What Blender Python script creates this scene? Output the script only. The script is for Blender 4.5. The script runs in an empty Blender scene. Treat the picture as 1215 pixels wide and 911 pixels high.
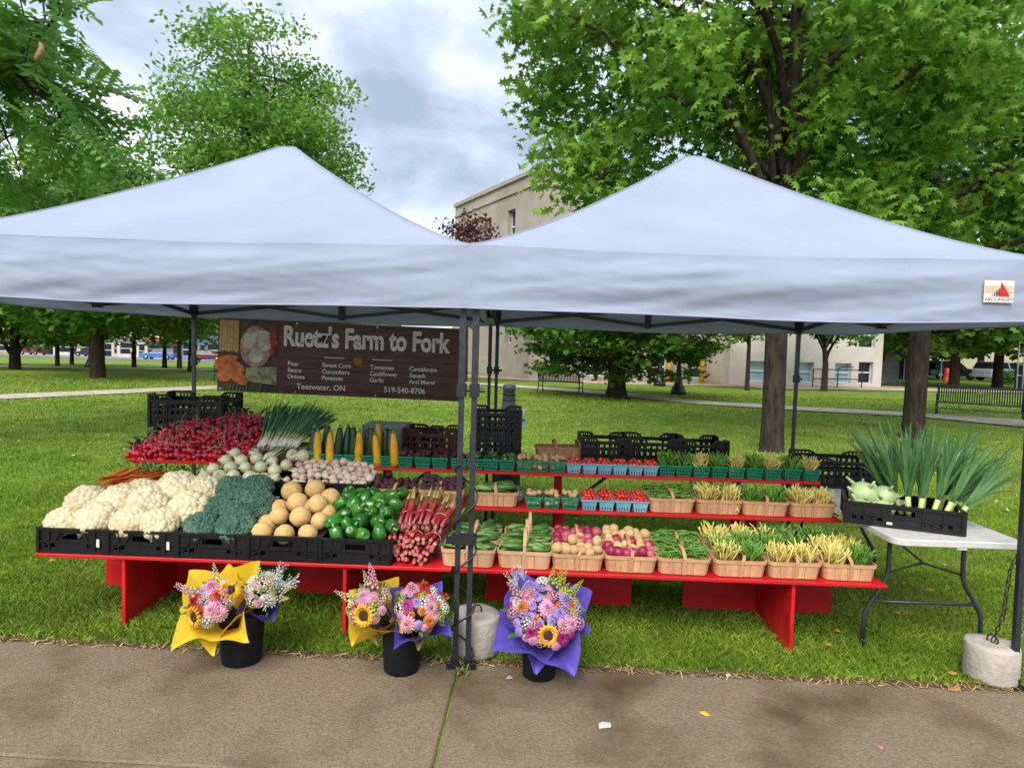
import bpy, math, random
import numpy as np
from mathutils import Vector, Matrix, noise as mnoise

random.seed(7)
RNG = np.random.default_rng(11)
R = math.radians
PI = math.pi
scene = bpy.context.scene
COL = scene.collection

# ---------------------------------------------------------------- camera
cam_d = bpy.data.cameras.new('camera')
cam = bpy.data.objects.new('camera', cam_d)
COL.objects.link(cam)
cam_d.sensor_fit = 'HORIZONTAL'
cam_d.sensor_width = 36.0
cam_d.lens = 776.2 / 1215 * 36.0
cam_d.clip_start = 0.05
cam_d.clip_end = 3000
PITCH, ROLL = 0.0578, 0.0281
cam.matrix_world = (Matrix.Translation((0, 0, 1.733)) @ Matrix.Rotation(PI / 2 - PITCH, 4, 'X')
                    @ Matrix.Rotation(ROLL, 4, 'Z'))
scene.camera = cam

# ---------------------------------------------------------------- sky, sun, exposure
SUN_EL, SUN_AZ = R(46), R(200)          # azimuth: direction the light comes from, clockwise from +Y
world = bpy.data.worlds.new('World')
scene.world = world
world.use_nodes = True
wn, wl = world.node_tree.nodes, world.node_tree.links
wn.clear()
w_out = wn.new('ShaderNodeOutputWorld')
sky = wn.new('ShaderNodeTexSky')
sky.sky_type = 'NISHITA'
sky.sun_disc = False
sky.sun_elevation = SUN_EL
sky.sun_rotation = SUN_AZ
bg_sky = wn.new('ShaderNodeBackground')
bg_sky.inputs[1].default_value = 0.13
wl.new(sky.outputs[0], bg_sky.inputs[0])
tc = wn.new('ShaderNodeTexCoord')
mp = wn.new('ShaderNodeMapping')
mp.inputs['Scale'].default_value = (1.0, 1.0, 1.9)
mp.inputs['Location'].default_value = (0.35, 0.15, 0.4)
wl.new(tc.outputs['Generated'], mp.inputs[0])
n1 = wn.new('ShaderNodeTexNoise')
n1.inputs['Scale'].default_value = 3.4
n1.inputs['Detail'].default_value = 7
n1.inputs['Roughness'].default_value = 0.52
n1.inputs['Distortion'].default_value = 0.35
wl.new(mp.outputs[0], n1.inputs['Vector'])
cr = wn.new('ShaderNodeValToRGB')
cr.color_ramp.elements[0].position = 0.36
cr.color_ramp.elements[0].color = (0.20, 0.235, 0.30, 1)
cr.color_ramp.elements[1].position = 0.64
cr.color_ramp.elements[1].color = (0.60, 0.625, 0.68, 1)
e = cr.color_ramp.elements.new(0.50)
e.color = (0.35, 0.39, 0.465, 1)
wl.new(n1.outputs['Fac'], cr.inputs[0])
bg_cl = wn.new('ShaderNodeBackground')
bg_cl.inputs[1].default_value = 1.0
wl.new(cr.outputs[0], bg_cl.inputs[0])
mixw = wn.new('ShaderNodeMixShader')
mixw.inputs[0].default_value = 0.90
wl.new(bg_sky.outputs[0], mixw.inputs[1])
wl.new(bg_cl.outputs[0], mixw.inputs[2])
wl.new(mixw.outputs[0], w_out.inputs[0])

sun_d = bpy.data.lights.new('sun', 'SUN')
sun_d.energy = 2.0
sun_d.angle = R(40)
sun_d.color = (1.0, 0.95, 0.88)
sun = bpy.data.objects.new('sun', sun_d)
COL.objects.link(sun)
sd = Vector((math.sin(SUN_AZ) * math.cos(SUN_EL), math.cos(SUN_AZ) * math.cos(SUN_EL), math.sin(SUN_EL)))
sun.rotation_euler = sd.to_track_quat('Z', 'Y').to_euler()
sun.location = (0, 0, 30)

vs = scene.view_settings
vs.view_transform = 'Standard'
vs.look = 'None'
vs.exposure = 1.22
vs.gamma = 1.0
vs.use_curve_mapping = False

# ---------------------------------------------------------------- helpers
def lin(c):
    if isinstance(c, str):
        c = tuple(int(c[i:i + 2], 16) / 255 for i in (0, 2, 4))
    return tuple((x / 12.92 if x <= 0.04045 else ((x + 0.055) / 1.055) ** 2.4) for x in c) + (1.0,)

MATS = {}
def mat(name, c1, c2=None, rough=0.6, nscale=8.0, detail=4, bump=0.0, bscale=60.0, rand=0.0, island=0.0,
        trans=0.0, metal=0.0, spec=0.5, sss=0.0, contrast=(0.35, 0.65), bdist=0.01, c3=None, n3=2.0, stretch=None, coat=0.0):
    if name in MATS:
        return MATS[name]
    m = bpy.data.materials.new(name)
    MATS[name] = m
    m.use_nodes = True
    nt = m.node_tree
    n, l = nt.nodes, nt.links
    b = n['Principled BSDF']
    b.inputs['Roughness'].default_value = rough
    b.inputs['Metallic'].default_value = metal
    b.inputs['Specular IOR Level'].default_value = spec
    if coat:
        b.inputs['Coat Weight'].default_value = coat
        b.inputs['Coat Roughness'].default_value = 0.15
    col = None
    tcn = n.new('ShaderNodeTexCoord')
    vec = tcn.outputs['Object']
    if stretch:
        mpn = n.new('ShaderNodeMapping')
        mpn.inputs['Scale'].default_value = stretch
        l.new(vec, mpn.inputs[0])
        vec = mpn.outputs[0]
    if c2 is not None:
        nz = n.new('ShaderNodeTexNoise')
        nz.inputs['Scale'].default_value = nscale
        nz.inputs['Detail'].default_value = detail
        nz.inputs['Roughness'].default_value = 0.6
        l.new(vec, nz.inputs['Vector'])
        rp = n.new('ShaderNodeValToRGB')
        rp.color_ramp.elements[0].position = contrast[0]
        rp.color_ramp.elements[1].position = contrast[1]
        rp.color_ramp.elements[0].color = lin(c1)
        rp.color_ramp.elements[1].color = lin(c2)
        l.new(nz.outputs['Fac'], rp.inputs[0])
        col = rp.outputs[0]
        if c3 is not None:
            nz3 = n.new('ShaderNodeTexNoise')
            nz3.inputs['Scale'].default_value = n3
            nz3.inputs['Detail'].default_value = 5
            l.new(vec, nz3.inputs['Vector'])
            r3 = n.new('ShaderNodeValToRGB')
            r3.color_ramp.elements[0].position = 0.48
            r3.color_ramp.elements[1].position = 0.72
            l.new(nz3.outputs['Fac'], r3.inputs[0])
            mx = n.new('ShaderNodeMix')
            mx.data_type = 'RGBA'
            l.new(r3.outputs[0], mx.inputs[0])
            l.new(col, mx.inputs[6])
            mx.inputs[7].default_value = lin(c3)
            col = mx.outputs[2]
    if rand or island:
        hs = n.new('ShaderNodeHueSaturation')
        if col is not None:
            l.new(col, hs.inputs['Color'])
        else:
            hs.inputs['Color'].default_value = lin(c1)
        if rand:
            src = n.new('ShaderNodeObjectInfo').outputs['Random']
            amt = rand
        else:
            src = n.new('ShaderNodeNewGeometry').outputs['Random Per Island']
            amt = island
        mr = n.new('ShaderNodeMapRange')
        mr.inputs[3].default_value = 1 - amt
        mr.inputs[4].default_value = 1 + amt
        l.new(src, mr.inputs[0])
        l.new(mr.outputs[0], hs.inputs['Value'])
        # hue jitter decorrelated from the value
        ml = n.new('ShaderNodeMath'); ml.operation = 'MULTIPLY'; ml.inputs[1].default_value = 7.31
        fr = n.new('ShaderNodeMath'); fr.operation = 'FRACT'
        l.new(src, ml.inputs[0]); l.new(ml.outputs[0], fr.inputs[0])
        mh = n.new('ShaderNodeMapRange')
        mh.inputs[3].default_value = 0.5 - amt * 0.05
        mh.inputs[4].default_value = 0.5 + amt * 0.05
        l.new(fr.outputs[0], mh.inputs[0])
        l.new(mh.outputs[0], hs.inputs['Hue'])
        col = hs.outputs[0]
    if col is not None:
        l.new(col, b.inputs['Base Color'])
    else:
        b.inputs['Base Color'].default_value = lin(c1)
    if bump:
        nb = n.new('ShaderNodeTexNoise')
        nb.inputs['Scale'].default_value = bscale
        nb.inputs['Detail'].default_value = 5
        l.new(vec, nb.inputs['Vector'])
        bp = n.new('ShaderNodeBump')
        bp.inputs['Strength'].default_value = bump
        bp.inputs['Distance'].default_value = bdist
        l.new(nb.outputs['Fac'], bp.inputs['Height'])
        l.new(bp.outputs[0], b.inputs['Normal'])
    if sss:
        b.inputs['Subsurface Weight'].default_value = sss
        b.inputs['Subsurface Radius'].default_value = (0.02, 0.01, 0.006)
        b.inputs['Subsurface Scale'].default_value = 0.5
    if trans:
        tr = n.new('ShaderNodeBsdfTranslucent')
        if col is not None:
            l.new(col, tr.inputs[0])
        else:
            tr.inputs[0].default_value = lin(c1)
        ms = n.new('ShaderNodeMixShader')
        ms.inputs[0].default_value = trans
        l.new(b.outputs[0], ms.inputs[1])
        l.new(tr.outputs[0], ms.inputs[2])
        l.new(ms.outputs[0], n['Material Output'].inputs[0])
    return m

def props(o, label=None, cat=None, group=None, kind=None):
    if label: o['label'] = label
    if cat: o['category'] = cat
    if group: o['group'] = group
    if kind: o['kind'] = kind
    return o

def link(name, me, parent=None, loc=None, rot=None, scale=None):
    o = bpy.data.objects.new(name, me)
    COL.objects.link(o)
    if parent is not None: o.parent = parent
    if loc is not None: o.location = loc
    if rot is not None: o.rotation_euler = rot
    if scale is not None: o.scale = (scale,) * 3 if isinstance(scale, (int, float)) else scale
    return o

def empty(name, label, cat, loc=(0, 0, 0), rot=(0, 0, 0), group=None):
    o = link(name, None, None, loc, rot)
    o.empty_display_size = 0.1
    return props(o, label, cat, group)

def copy_tree(o, parent=None):
    c = o.copy()
    COL.objects.link(c)
    c.parent = parent
    for ch in o.children:
        copy_tree(ch, c)
    return c

def frame_of(d):
    d = Vector(d).normalized()
    a = Vector((0, 0, 1)) if abs(d.z) < 0.9 else Vector((1, 0, 0))
    s = d.cross(a).normalized()
    return d, s, s.cross(d).normalized()

class B:
    """collects shapes, then builds one mesh"""
    def __init__(self):
        self.v, self.f = [], []
    def add(self, v, f):
        o = len(self.v)
        self.v += [tuple(p) for p in v]
        self.f += [tuple(i + o for i in q) for q in f]
        return self
    def box(self, c, s, rot=None, taper=None):
        hx, hy, hz = s[0] / 2, s[1] / 2, s[2] / 2
        t = taper or (1, 1)
        pts = [(-hx, -hy, -hz), (hx, -hy, -hz), (hx, hy, -hz), (-hx, hy, -hz),
               (-hx * t[0], -hy * t[1], hz), (hx * t[0], -hy * t[1], hz), (hx * t[0], hy * t[1], hz), (-hx * t[0], hy * t[1], hz)]
        if rot is not None:
            m = rot if isinstance(rot, Matrix) else Matrix.Rotation(rot, 3, 'Z')
            pts = [m @ Vector(p) for p in pts]
        pts = [(p[0] + c[0], p[1] + c[1], p[2] + c[2]) for p in pts]
        return self.add(pts, [(3, 2, 1, 0), (4, 5, 6, 7), (0, 1, 5, 4), (1, 2, 6, 5), (2, 3, 7, 6), (3, 0, 4, 7)])
    def b2(self, x0, x1, y0, y1, z0, z1):
        return self.box(((x0 + x1) / 2, (y0 + y1) / 2, (z0 + z1) / 2), (x1 - x0, y1 - y0, z1 - z0))
    def bar(self, p, q, w, h=None, up=(0, 0, 1)):
        p, q = Vector(p), Vector(q)
        d = (q - p).normalized()
        u = Vector(up)
        if abs(d.dot(u)) > 0.95: u = Vector((0, 1, 0))
        s = d.cross(u).normalized(); t = s.cross(d).normalized()
        h = h or w
        s, t = s * w / 2, t * h / 2
        pts = [p - s - t, p + s - t, p + s + t, p - s + t, q - s - t, q + s - t, q + s + t, q - s + t]
        return self.add(pts, [(0, 1, 2, 3), (7, 6, 5, 4), (0, 4, 5, 1), (1, 5, 6, 2), (2, 6, 7, 3), (3, 7, 4, 0)])
    def tube(self, pts, r, n=8, cap=True):
        pts = [Vector(p) for p in pts]
        k = len(pts)
        rs = r if hasattr(r, '__len__') else [r] * k
        o = len(self.v)
        ps = None
        for i in range(k):
            d = pts[min(i + 1, k - 1)] - pts[max(i - 1, 0)]
            if d.length < 1e-9: d = Vector((0, 0, 1))
            d.normalize()
            if ps is None:
                _, s, t = frame_of(d)
            else:
                s = ps - d * ps.dot(d)
                s = s.normalized() if s.length > 1e-6 else frame_of(d)[1]
                t = s.cross(d).normalized()
            ps = s
            for j in range(n):
                a = 2 * PI * j / n
                self.v.append(tuple(pts[i] + (s * math.cos(a) + t * math.sin(a)) * rs[i]))
        for i in range(k - 1):
            for j in range(n):
                a, b_ = o + i * n + j, o + i * n + (j + 1) % n
                self.f.append((a, a + n, b_ + n, b_))
        if cap:
            self.f.append(tuple(o + j for j in range(n)))
            self.f.append(tuple(o + (k - 1) * n + j for j in range(n - 1, -1, -1)))
        return self
    def lathe(self, prof, n=16, c=(0, 0, 0), sx=1, sy=1, cap=True):
        o = len(self.v)
        for (r, z) in prof:
            for j in range(n):
                a = 2 * PI * j / n
                self.v.append((c[0] + r * math.cos(a) * sx, c[1] + r * math.sin(a) * sy, c[2] + z))
        k = len(prof)
        for i in range(k - 1):
            for j in range(n):
                a, b_ = o + i * n + j, o + i * n + (j + 1) % n
                self.f.append((a, b_, b_ + n, a + n))
        if cap:
            if prof[0][0] > 1e-4: self.f.append(tuple(o + j for j in range(n - 1, -1, -1)))
            if prof[-1][0] > 1e-4: self.f.append(tuple(o + (k - 1) * n + j for j in range(n)))
        return self
    def ball(self, c, r, n=10, m=7, sz=1.0):
        return self.lathe([(max(1e-5, r * math.sin(PI * i / m)), -r * sz * math.cos(PI * i / m)) for i in range(m + 1)], n, c, cap=False)
    def xform(self, m, start=0):
        for i in range(start, len(self.v)):
            self.v[i] = tuple(m @ Vector(self.v[i]))
        return self
    def mesh(self, name, m=None, smooth=False):
        me = bpy.data.meshes.new(name)
        me.from_pydata(self.v, [], self.f)
        if smooth:
            me.polygons.foreach_set('use_smooth', np.ones(len(me.polygons), dtype=bool))
        if m is not None:
            for mm in (m if isinstance(m, (list, tuple)) else [m]):
                me.materials.append(mm)
        me.update()
        return me
    def obj(self, name, m=None, parent=None, smooth=False, loc=None, rot=None):
        return link(name, self.mesh(name, m, smooth), parent, loc, rot)

def smooth_angle(me, ang=40):
    me.polygons.foreach_set('use_smooth', np.ones(len(me.polygons), dtype=bool))
    me.set_sharp_from_angle(angle=R(ang))

def np_mesh(name, V, F, m, smooth=False):
    """V (n,3), F (k,3 or 4) numpy arrays"""
    me = bpy.data.meshes.new(name)
    V = np.ascontiguousarray(V, dtype=np.float32); F = np.ascontiguousarray(F, dtype=np.int32)
    k, c = F.shape
    me.vertices.add(len(V)); me.vertices.foreach_set('co', V.ravel())
    me.loops.add(k * c); me.loops.foreach_set('vertex_index', F.ravel())
    me.polygons.add(k)
    me.polygons.foreach_set('loop_start', np.arange(0, k * c, c, dtype=np.int32))
    if smooth: me.polygons.foreach_set('use_smooth', np.ones(k, dtype=bool))
    me.update(calc_edges=True)
    me.materials.append(m)
    return me

def nz(x, y, z=0.0):
    return mnoise.noise((x, y, z))

def rot_rand(n, rng, flat=0.0):
    """n random rotation matrices; flat>0 biases the local Z axis upwards"""
    z = rng.normal(size=(n, 3)); z[:, 2] = np.abs(z[:, 2]) + flat
    z /= np.linalg.norm(z, axis=1)[:, None]
    a = rng.normal(size=(n, 3)); x = np.cross(a, z); x /= np.linalg.norm(x, axis=1)[:, None] + 1e-9
    y = np.cross(z, x)
    return np.stack([x, y, z], axis=2)

def scatter(tmplV, tmplF, P, Rm, S):
    """copies of a template at points P with rotations Rm and sizes S, as one vertex / face array"""
    n, k = len(P), len(tmplV)
    V = np.einsum('nij,kj->nki', Rm, tmplV) * np.asarray(S)[:, None, None] + P[:, None, :]
    F = tmplF[None, :, :] + (np.arange(n) * k)[:, None, None]
    return V.reshape(-1, 3), F.reshape(-1, tmplF.shape[1])
# ================================================================ SETTING
def terrain(x, y):
    s = min(1.0, max(0.0, (-x - 2) / 10.0))
    return -0.026 * max(0.0, y - 30) * s

# ---- lawn: one sheet to the horizon, finer near the stall
def lawn_mesh():
    xs = np.unique(np.concatenate([np.linspace(-900, -60, 22), np.linspace(-60, 60, 121), np.linspace(60, 900, 22)]))
    ys = np.unique(np.concatenate([np.linspace(-20, 3.2, 8), np.linspace(3.2, 130, 200), np.linspace(130, 1500, 24)]))
    V = np.array([(x, y, terrain(x, min(y, 200)) + (0.012 * nz(x * .6, y * .6) if 3.9 < y < 100 else 0) - 0.012) for y in ys for x in xs])
    nx = len(xs)
    F = [(j * nx + i, j * nx + i + 1, (j + 1) * nx + i + 1, (j + 1) * nx + i) for j in range(len(ys) - 1) for i in range(nx - 1)]
    return V, np.array(F)

def lawn_material():
    m = mat('lawn', '4a661a', '7e982f', rough=0.85, nscale=2.4, detail=8, bump=0.6, bscale=55, bdist=0.03, c3='828f42', n3=0.35, spec=0.2, contrast=(0.3, 0.72))
    return m
LV, LF = lawn_mesh()
lawn = props(link('lawn', np_mesh('lawn', LV, LF, lawn_material(), True)), kind='structure')

CONC = mat('concrete_slab', '665843', '948570', rough=0.9, nscale=70, detail=8, bump=0.8, bscale=140, bdist=0.008, c3='524430', n3=1.7, contrast=(0.25, 0.75), spec=0.25)
PATHM = mat('path_concrete', 'a89d8b', 'c4bbab', rough=0.9, nscale=3, detail=6, bump=0.2, bscale=60, c3='978c79', n3=0.7, spec=0.2)

# ---- foreground pavement: slabs with recessed joints, edge slightly askew to the stall
pave = props(link('pavement', None), kind='structure')
pave.location = (-0.24, 3.47, 0)
pave.rotation_euler = (0, 0, -0.045)
base = B(); base.b2(-14, 14, -6.2, 0.0, -0.2, -0.016)
base.obj('bedding', mat('joint_soil', '2c2a18', '3d4220', rough=1, nscale=20), pave)
def slab(x0, x1, y0, y1):
    b = B(); g = 0.006
    x0 += g; x1 -= g; y0 += g; y1 -= g
    e = 0.008
    z0, z1 = -0.1, 0.004
    pts = [(x0, y0, z0), (x1, y0, z0), (x1, y1, z0), (x0, y1, z0), (x0, y0, z1 - e), (x1, y0, z1 - e), (x1, y1, z1 - e), (x0, y1, z1 - e),
           (x0 + e, y0 + e, z1), (x1 - e, y0 + e, z1), (x1 - e, y1 - e, z1), (x0 + e, y1 - e, z1)]
    fs = [(0, 1, 5, 4), (1, 2, 6, 5), (2, 3, 7, 6), (3, 0, 4, 7), (4, 5, 9, 8), (5, 6, 10, 9), (6, 7, 11, 10), (7, 4, 8, 11), (8, 9, 10, 11)]
    b.add(pts, fs)
    b.obj('slab', CONC, pave)
for (x0, x1) in ((-12, -8.2), (-8.2, -4.1), (-4.1, 0.0), (0.0, 4.1), (4.1, 8.2), (8.2, 12)):
    ys = [0.0, -0.965, -2.6, -4.2, -5.8] if x0 < 0 else [0.0, -1.6, -3.2, -4.8, -5.8]
    for y1_, y0_ in zip(ys[:-1], ys[1:]):
        slab(x0, x1, y0_, y1_)

# ---- park paths (sheets just above the lawn)
def strip(name, pts, width, m, z=0.012, uv=None):
    V, F = [], []
    P = []
    for a, b_ in zip(pts[:-1], pts[1:]):
        for t in np.linspace(0, 1, 14)[:-1]:
            P.append((a[0] + (b_[0] - a[0]) * t, a[1] + (b_[1] - a[1]) * t))
    P.append(pts[-1])
    for i, p in enumerate(P):
        a, b_ = P[max(0, i - 1)], P[min(len(P) - 1, i + 1)]
        d = Vector((b_[0] - a[0], b_[1] - a[1], 0)).normalized()
        nrm = Vector((-d.y, d.x, 0))
        for s in (-0.5, 0.5):
            q = Vector((p[0], p[1], 0)) + nrm * width * s
            V.append((q.x, q.y, terrain(q.x, q.y) + z))
    for i in range(len(P) - 1):
        F.append((2 * i, 2 * i + 2, 2 * i + 3, 2 * i + 1))
    b = B(); b.add(V, F)
    return props(b.obj(name, m), kind='structure')
strip('path', [(-19, 14.6), (-13.6, 17.3), (-10.3, 22.9), (-5, 26.6), (-1.7, 28.7)], 1.5, PATHM, z=0.014)
strip('path', [(-6, 31.0), (-1.75, 29.4), (1.2, 27.6), (4.2, 24.9), (6.6, 21.9), (9.5, 20.6), (12.3, 19.7), (14.0, 17.3), (19, 11)], 1.5, PATHM, z=0.018)
bench_pad = B(); bench_pad.add([(12.2, 20.5, .022), (15.2, 18.9, .022), (14.2, 17.0, .022), (11.6, 19.3, .022)], [(3, 2, 1, 0)])
props(bench_pad.obj('bench_pad', PATHM), kind='structure')
strip('path', [(-60, 33), (-27.4, 35.0), (-18, 40.5), (-8, 43)], 1.3, PATHM, z=0.02)
strip('forecourt', [(-9, 44.5), (-2.8, 36.3), (4.0, 33.6), (12.0, 34.3), (20, 36.2), (38, 40)], 2.6, mat('brick_paving', 'a8897a', 'b89d8e', rough=.9, nscale=3), z=0.01)
strip('path', [(12.0, 32.6), (20, 34.3), (38, 37.6), (60, 41)], 1.8, PATHM, z=0.024)
ROADM = mat('asphalt', '6f7276', '85888c', rough=.9, nscale=1.5, detail=6, spec=.3)
def road():
    b = B()
    xs = np.linspace(-190, -8, 40)
    V = []
    for x in xs:
        for (y) in (62 + (-x - 30) * 0.28 if x < -30 else 62, ):
            V += [(x, y + 14, terrain(x, y + 14) + 0.03), (x, y + 52, terrain(x, y + 52) + 0.03)]
    F = [(2 * i, 2 * i + 2, 2 * i + 3, 2 * i + 1) for i in range(len(xs) - 1)]
    b.add(V, F)
    props(b.obj('street', ROADM), kind='structure')
road()

# ---- courthouse: pale stone, corner towards the stall
STONE = mat('limestone', '968d83', 'a9a094', rough=.85, nscale=.8, detail=6, bump=.15, bscale=30, c3='94897b', n3=.35, spec=.25)
STONE2 = mat('limestone_base', 'bab4a9', 'cbc6bc', rough=.85, nscale=.7, detail=6, c3='adA79c', n3=.3, spec=.25)
GLASS = mat('window_glass', '14181c', '22282d', rough=.25, nscale=.5, spec=.4)
GLASST = mat('window_glass_teal', '7fa0a5', '9ab8bb', rough=.2, nscale=.8, spec=.6)
WFRAME = mat('window_frame_white', 'c9ccd0', rough=.5)
DARK = mat('dark_metal_frame', '26282b', rough=.5)
court = empty('courthouse', 'large pale limestone courthouse with slit windows behind the park lawn', 'building', (0.86, 34.7, 0))
# local: face B runs along +X turned by +24 deg, face A along +Y (receding left)
court.rotation_euler = (0, 0, R(9))
def rect_wall(b, org, dx, dz, w, h, openings, depth=0.25, nrm=(0, -1, 0)):
    """wall face in the plane org + s*dx + t*z with rectangular openings and their reveals"""
    dx = Vector(dx); nr = Vector(nrm)
    ss = sorted({0, w} | {o[0] for o in openings} | {o[1] for o in openings})
    ts = sorted({0, h} | {o[2] for o in openings} | {o[3] for o in openings})
    P = lambda s, t, d=0: Vector(org) + dx * s + Vector((0, 0, t)) - nr * d
    for i in range(len(ss) - 1):
        for j in range(len(ts) - 1):
            s0, s1, t0, t1 = ss[i], ss[i + 1], ts[j], ts[j + 1]
            cs, ct = (s0 + s1) / 2, (t0 + t1) / 2
            if any(o[0] < cs < o[1] and o[2] < ct < o[3] for o in openings): continue
            b.add([P(s0, t0), P(s1, t0), P(s1, t1), P(s0, t1)], [(0, 1, 2, 3)])
    for (s0, s1, t0, t1) in openings:
        b.add([P(s0, t0), P(s1, t0), P(s1, t1), P(s0, t1), P(s0, t0, depth), P(s1, t0, depth), P(s1, t1, depth), P(s0, t1, depth)],
              [(0, 4, 5, 1), (1, 5, 6, 2), (2, 6, 7, 3), (3, 7, 4, 0)])
def window(parent, org, dx, nrm, o, glass, depth=0.25, bars=1, frame=WFRAME, fw=0.06):
    dx, nr = Vector(dx), Vector(nrm)
    s0, s1, t0, t1 = o
    P = lambda s, t, d: Vector(org) + dx * s + Vector((0, 0, t)) - nr * d
    g = B(); d = depth - 0.02
    g.add([P(s0, t0, d), P(s1, t0, d), P(s1, t1, d), P(s0, t1, d)], [(0, 1, 2, 3)])
    w = g.obj('window', glass, parent)
    fr = B(); d2 = d - 0.04
    up = tuple(nr)
    for a, c in (((s0, t0), (s1, t0)), ((s1, t0), (s1, t1)), ((s1, t1), (s0, t1)), ((s0, t1), (s0, t0))):
        fr.bar(P(*a, d2), P(*c, d2), fw, fw, up)
    for k in range(bars):
        t = t0 + (t1 - t0) * (k + 1) / (bars + 1)
        fr.bar(P(s0, t, d2), P(s1, t, d2), fw, fw, up)
    fr.obj('frame', frame, w)
    return w
HT = 10.9
LA = 10.5
# face A: from the corner going away to the left (local direction)
dA = Vector((-math.sin(R(19)), math.cos(R(19)), 0)); nA = Vector((-dA.y, dA.x, 0))
opA = [(2.0, 2.9, 5.7, 9.3), (5.0, 5.9, 5.7, 9.3), (8.2, 9.1, 5.7, 9.3), 
       (2.1, 2.9, 1.9, 2.7), (8.3, 9.1, 1.9, 2.7), (8.3, 9.1, 0.05, 1.2)]
wallA = B(); rect_wall(wallA, tuple(dA * LA), -dA, None, LA, HT, [(LA - o[1], LA - o[0], o[2], o[3]) for o in opA], .35, nA)
wallA.obj('wall', STONE, court)
for o in opA:
    window(court, tuple(dA * LA), -dA, nA, (LA - o[1], LA - o[0], o[2], o[3]), GLASS, .35, 3 if o[3] > 6 else 1, WFRAME, .07)
# face B: from the corner to the right, frontal
opB = [(1.1, 2.2, .25, 1.35), (3.2, 4.2, .25, 1.35), (6.6, 7.7, .25, 1.4), (9.0, 10.0, .25, 1.4),
       (1.1, 2.1, 3.6, 5.6), (4.2, 5.2, 3.6, 5.6), (7.4, 8.4, 3.6, 5.6), (9.1, 10.1, 3.0, 4.9)]
WB = 10.9
nB = Vector((0, -1, 0))
wallB = B(); rect_wall(wallB, (0, 0, 0), (1, 0, 0), None, WB, HT, opB, .3, nB)
wallB.obj('wall', STONE, court)
for o in opB:
    window(court, (0, 0, 0), (1, 0, 0), nB, o, GLASS, .3, 1, WFRAME, .09)
# right block set 0.9 m forward
opC = [(1.0, 2.35, .2, 1.3), (4.0, 5.0, .2, 1.3), (6.3, 7.3, .2, 1.3), (7.75, 8.65, .2, 1.4),
       (2.0, 3.1, 2.3, 3.7), (5.2, 6.3, 2.3, 3.7), (7.7, 8.7, 2.2, 3.6), (2.0, 3.1, 5.2, 7.2), (5.2, 6.3, 5.2, 7.2)]
WC = 9.2
wallC = B()
rect_wall(wallC, (WB, -.9, 0), (1, 0, 0), None, WC, HT - .8, opC, .3, nB)
wallC.b2(WB + WC - .005, WB + WC, -.9, 14, 0, HT - .8)
wallC.b2(WB - .004, WB, -.9, 0, 0, HT - .8)
wallC.obj('wall', STONE2, court)
for o in opC:
    window(court, (WB, -.9, 0), (1, 0, 0), nB, o, GLASST if o[3] < 1.35 else GLASS, .3, 1, WFRAME, .07)
co = B()
a = dA * LA
rf = [(0, 0, HT), tuple(a + Vector((0, 0, HT))), (a.x + 26, a.y, HT), (26, 9, HT), (WB + .1, 0, HT)]
co.add(rf, [(4, 3, 2, 1, 0)])
co.add([(WB, -.9, HT - .8), (WB + WC, -.9, HT - .8), (WB + WC, 14, HT - .8), (WB, 14, HT - .8)], [(0, 1, 2, 3)])
rfo = co.obj('roof', mat('roof_gravel', '6c675f', rough=.9), court)
for z, w_, h_ in ((HT - .02, .16, .22), (HT - .75, .07, .09), (3.95, .06, .18)):
    cn = B(); cn.bar(Vector((0, 0, z)) + nA * .05 - dA * .15, a + Vector((0, 0, z)) + nA * .05, w_, h_); cn.obj('cornice', STONE, court)
    cn = B(); cn.bar((-.05, -.05, z), (WB - .02, -.05, z), w_, h_); cn.obj('cornice', STONE, court)
cn = B(); cn.bar((WB, -.95, HT - .85), (WB + WC + .1, -.95, HT - .85), .22, .4); cn.obj('cornice', STONE, court)
# small penthouse and coping block at the far left end of the roof
ph = B(); ph.box(tuple(dA * (LA - 1) + Vector((3, 2, HT + .25))), (3.4, 5, .7)); ph.obj('parapet_block', STONE, court)
# yellow guard posts by the basement window
for x in (5.2, 7.1):
    yp = B(); yp.lathe([(.13, 0), (.13, 1.45), (.09, 1.52), (.001, 1.54)], 12)
    p = Matrix.Rotation(R(9), 3, 'Z') @ Vector((x + 2.4, -.55, 0)) + court.location
    o = yp.obj('guard_post', mat('yellow_paint', 'd9a21c', 'c78f14', rough=.5, nscale=3), None, True, tuple(p))
    props(o, 'thick yellow guard post standing against the courthouse wall', 'post', 'yellow posts by the courthouse window')
hr = B()
for z in (.45, .95):
    hr.tube([(0, 0, z), (3.0, 0, z)], .03, 6)
for x in (0.05, 1.5, 2.95):
    hr.tube([(x, 0, 0), (x, 0, .97)], .03, 6)
hr.tube([(1.4, 0, .95), (1.7, 0, 1.1), (2.4, 0, 1.1)], .035, 6)
props(hr.obj('handrail', DARK, None, False, (16.1, 35.1, 0), (0, 0, R(9))), 'thin dark metal handrail in front of the courthouse wall', 'railing')
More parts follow.
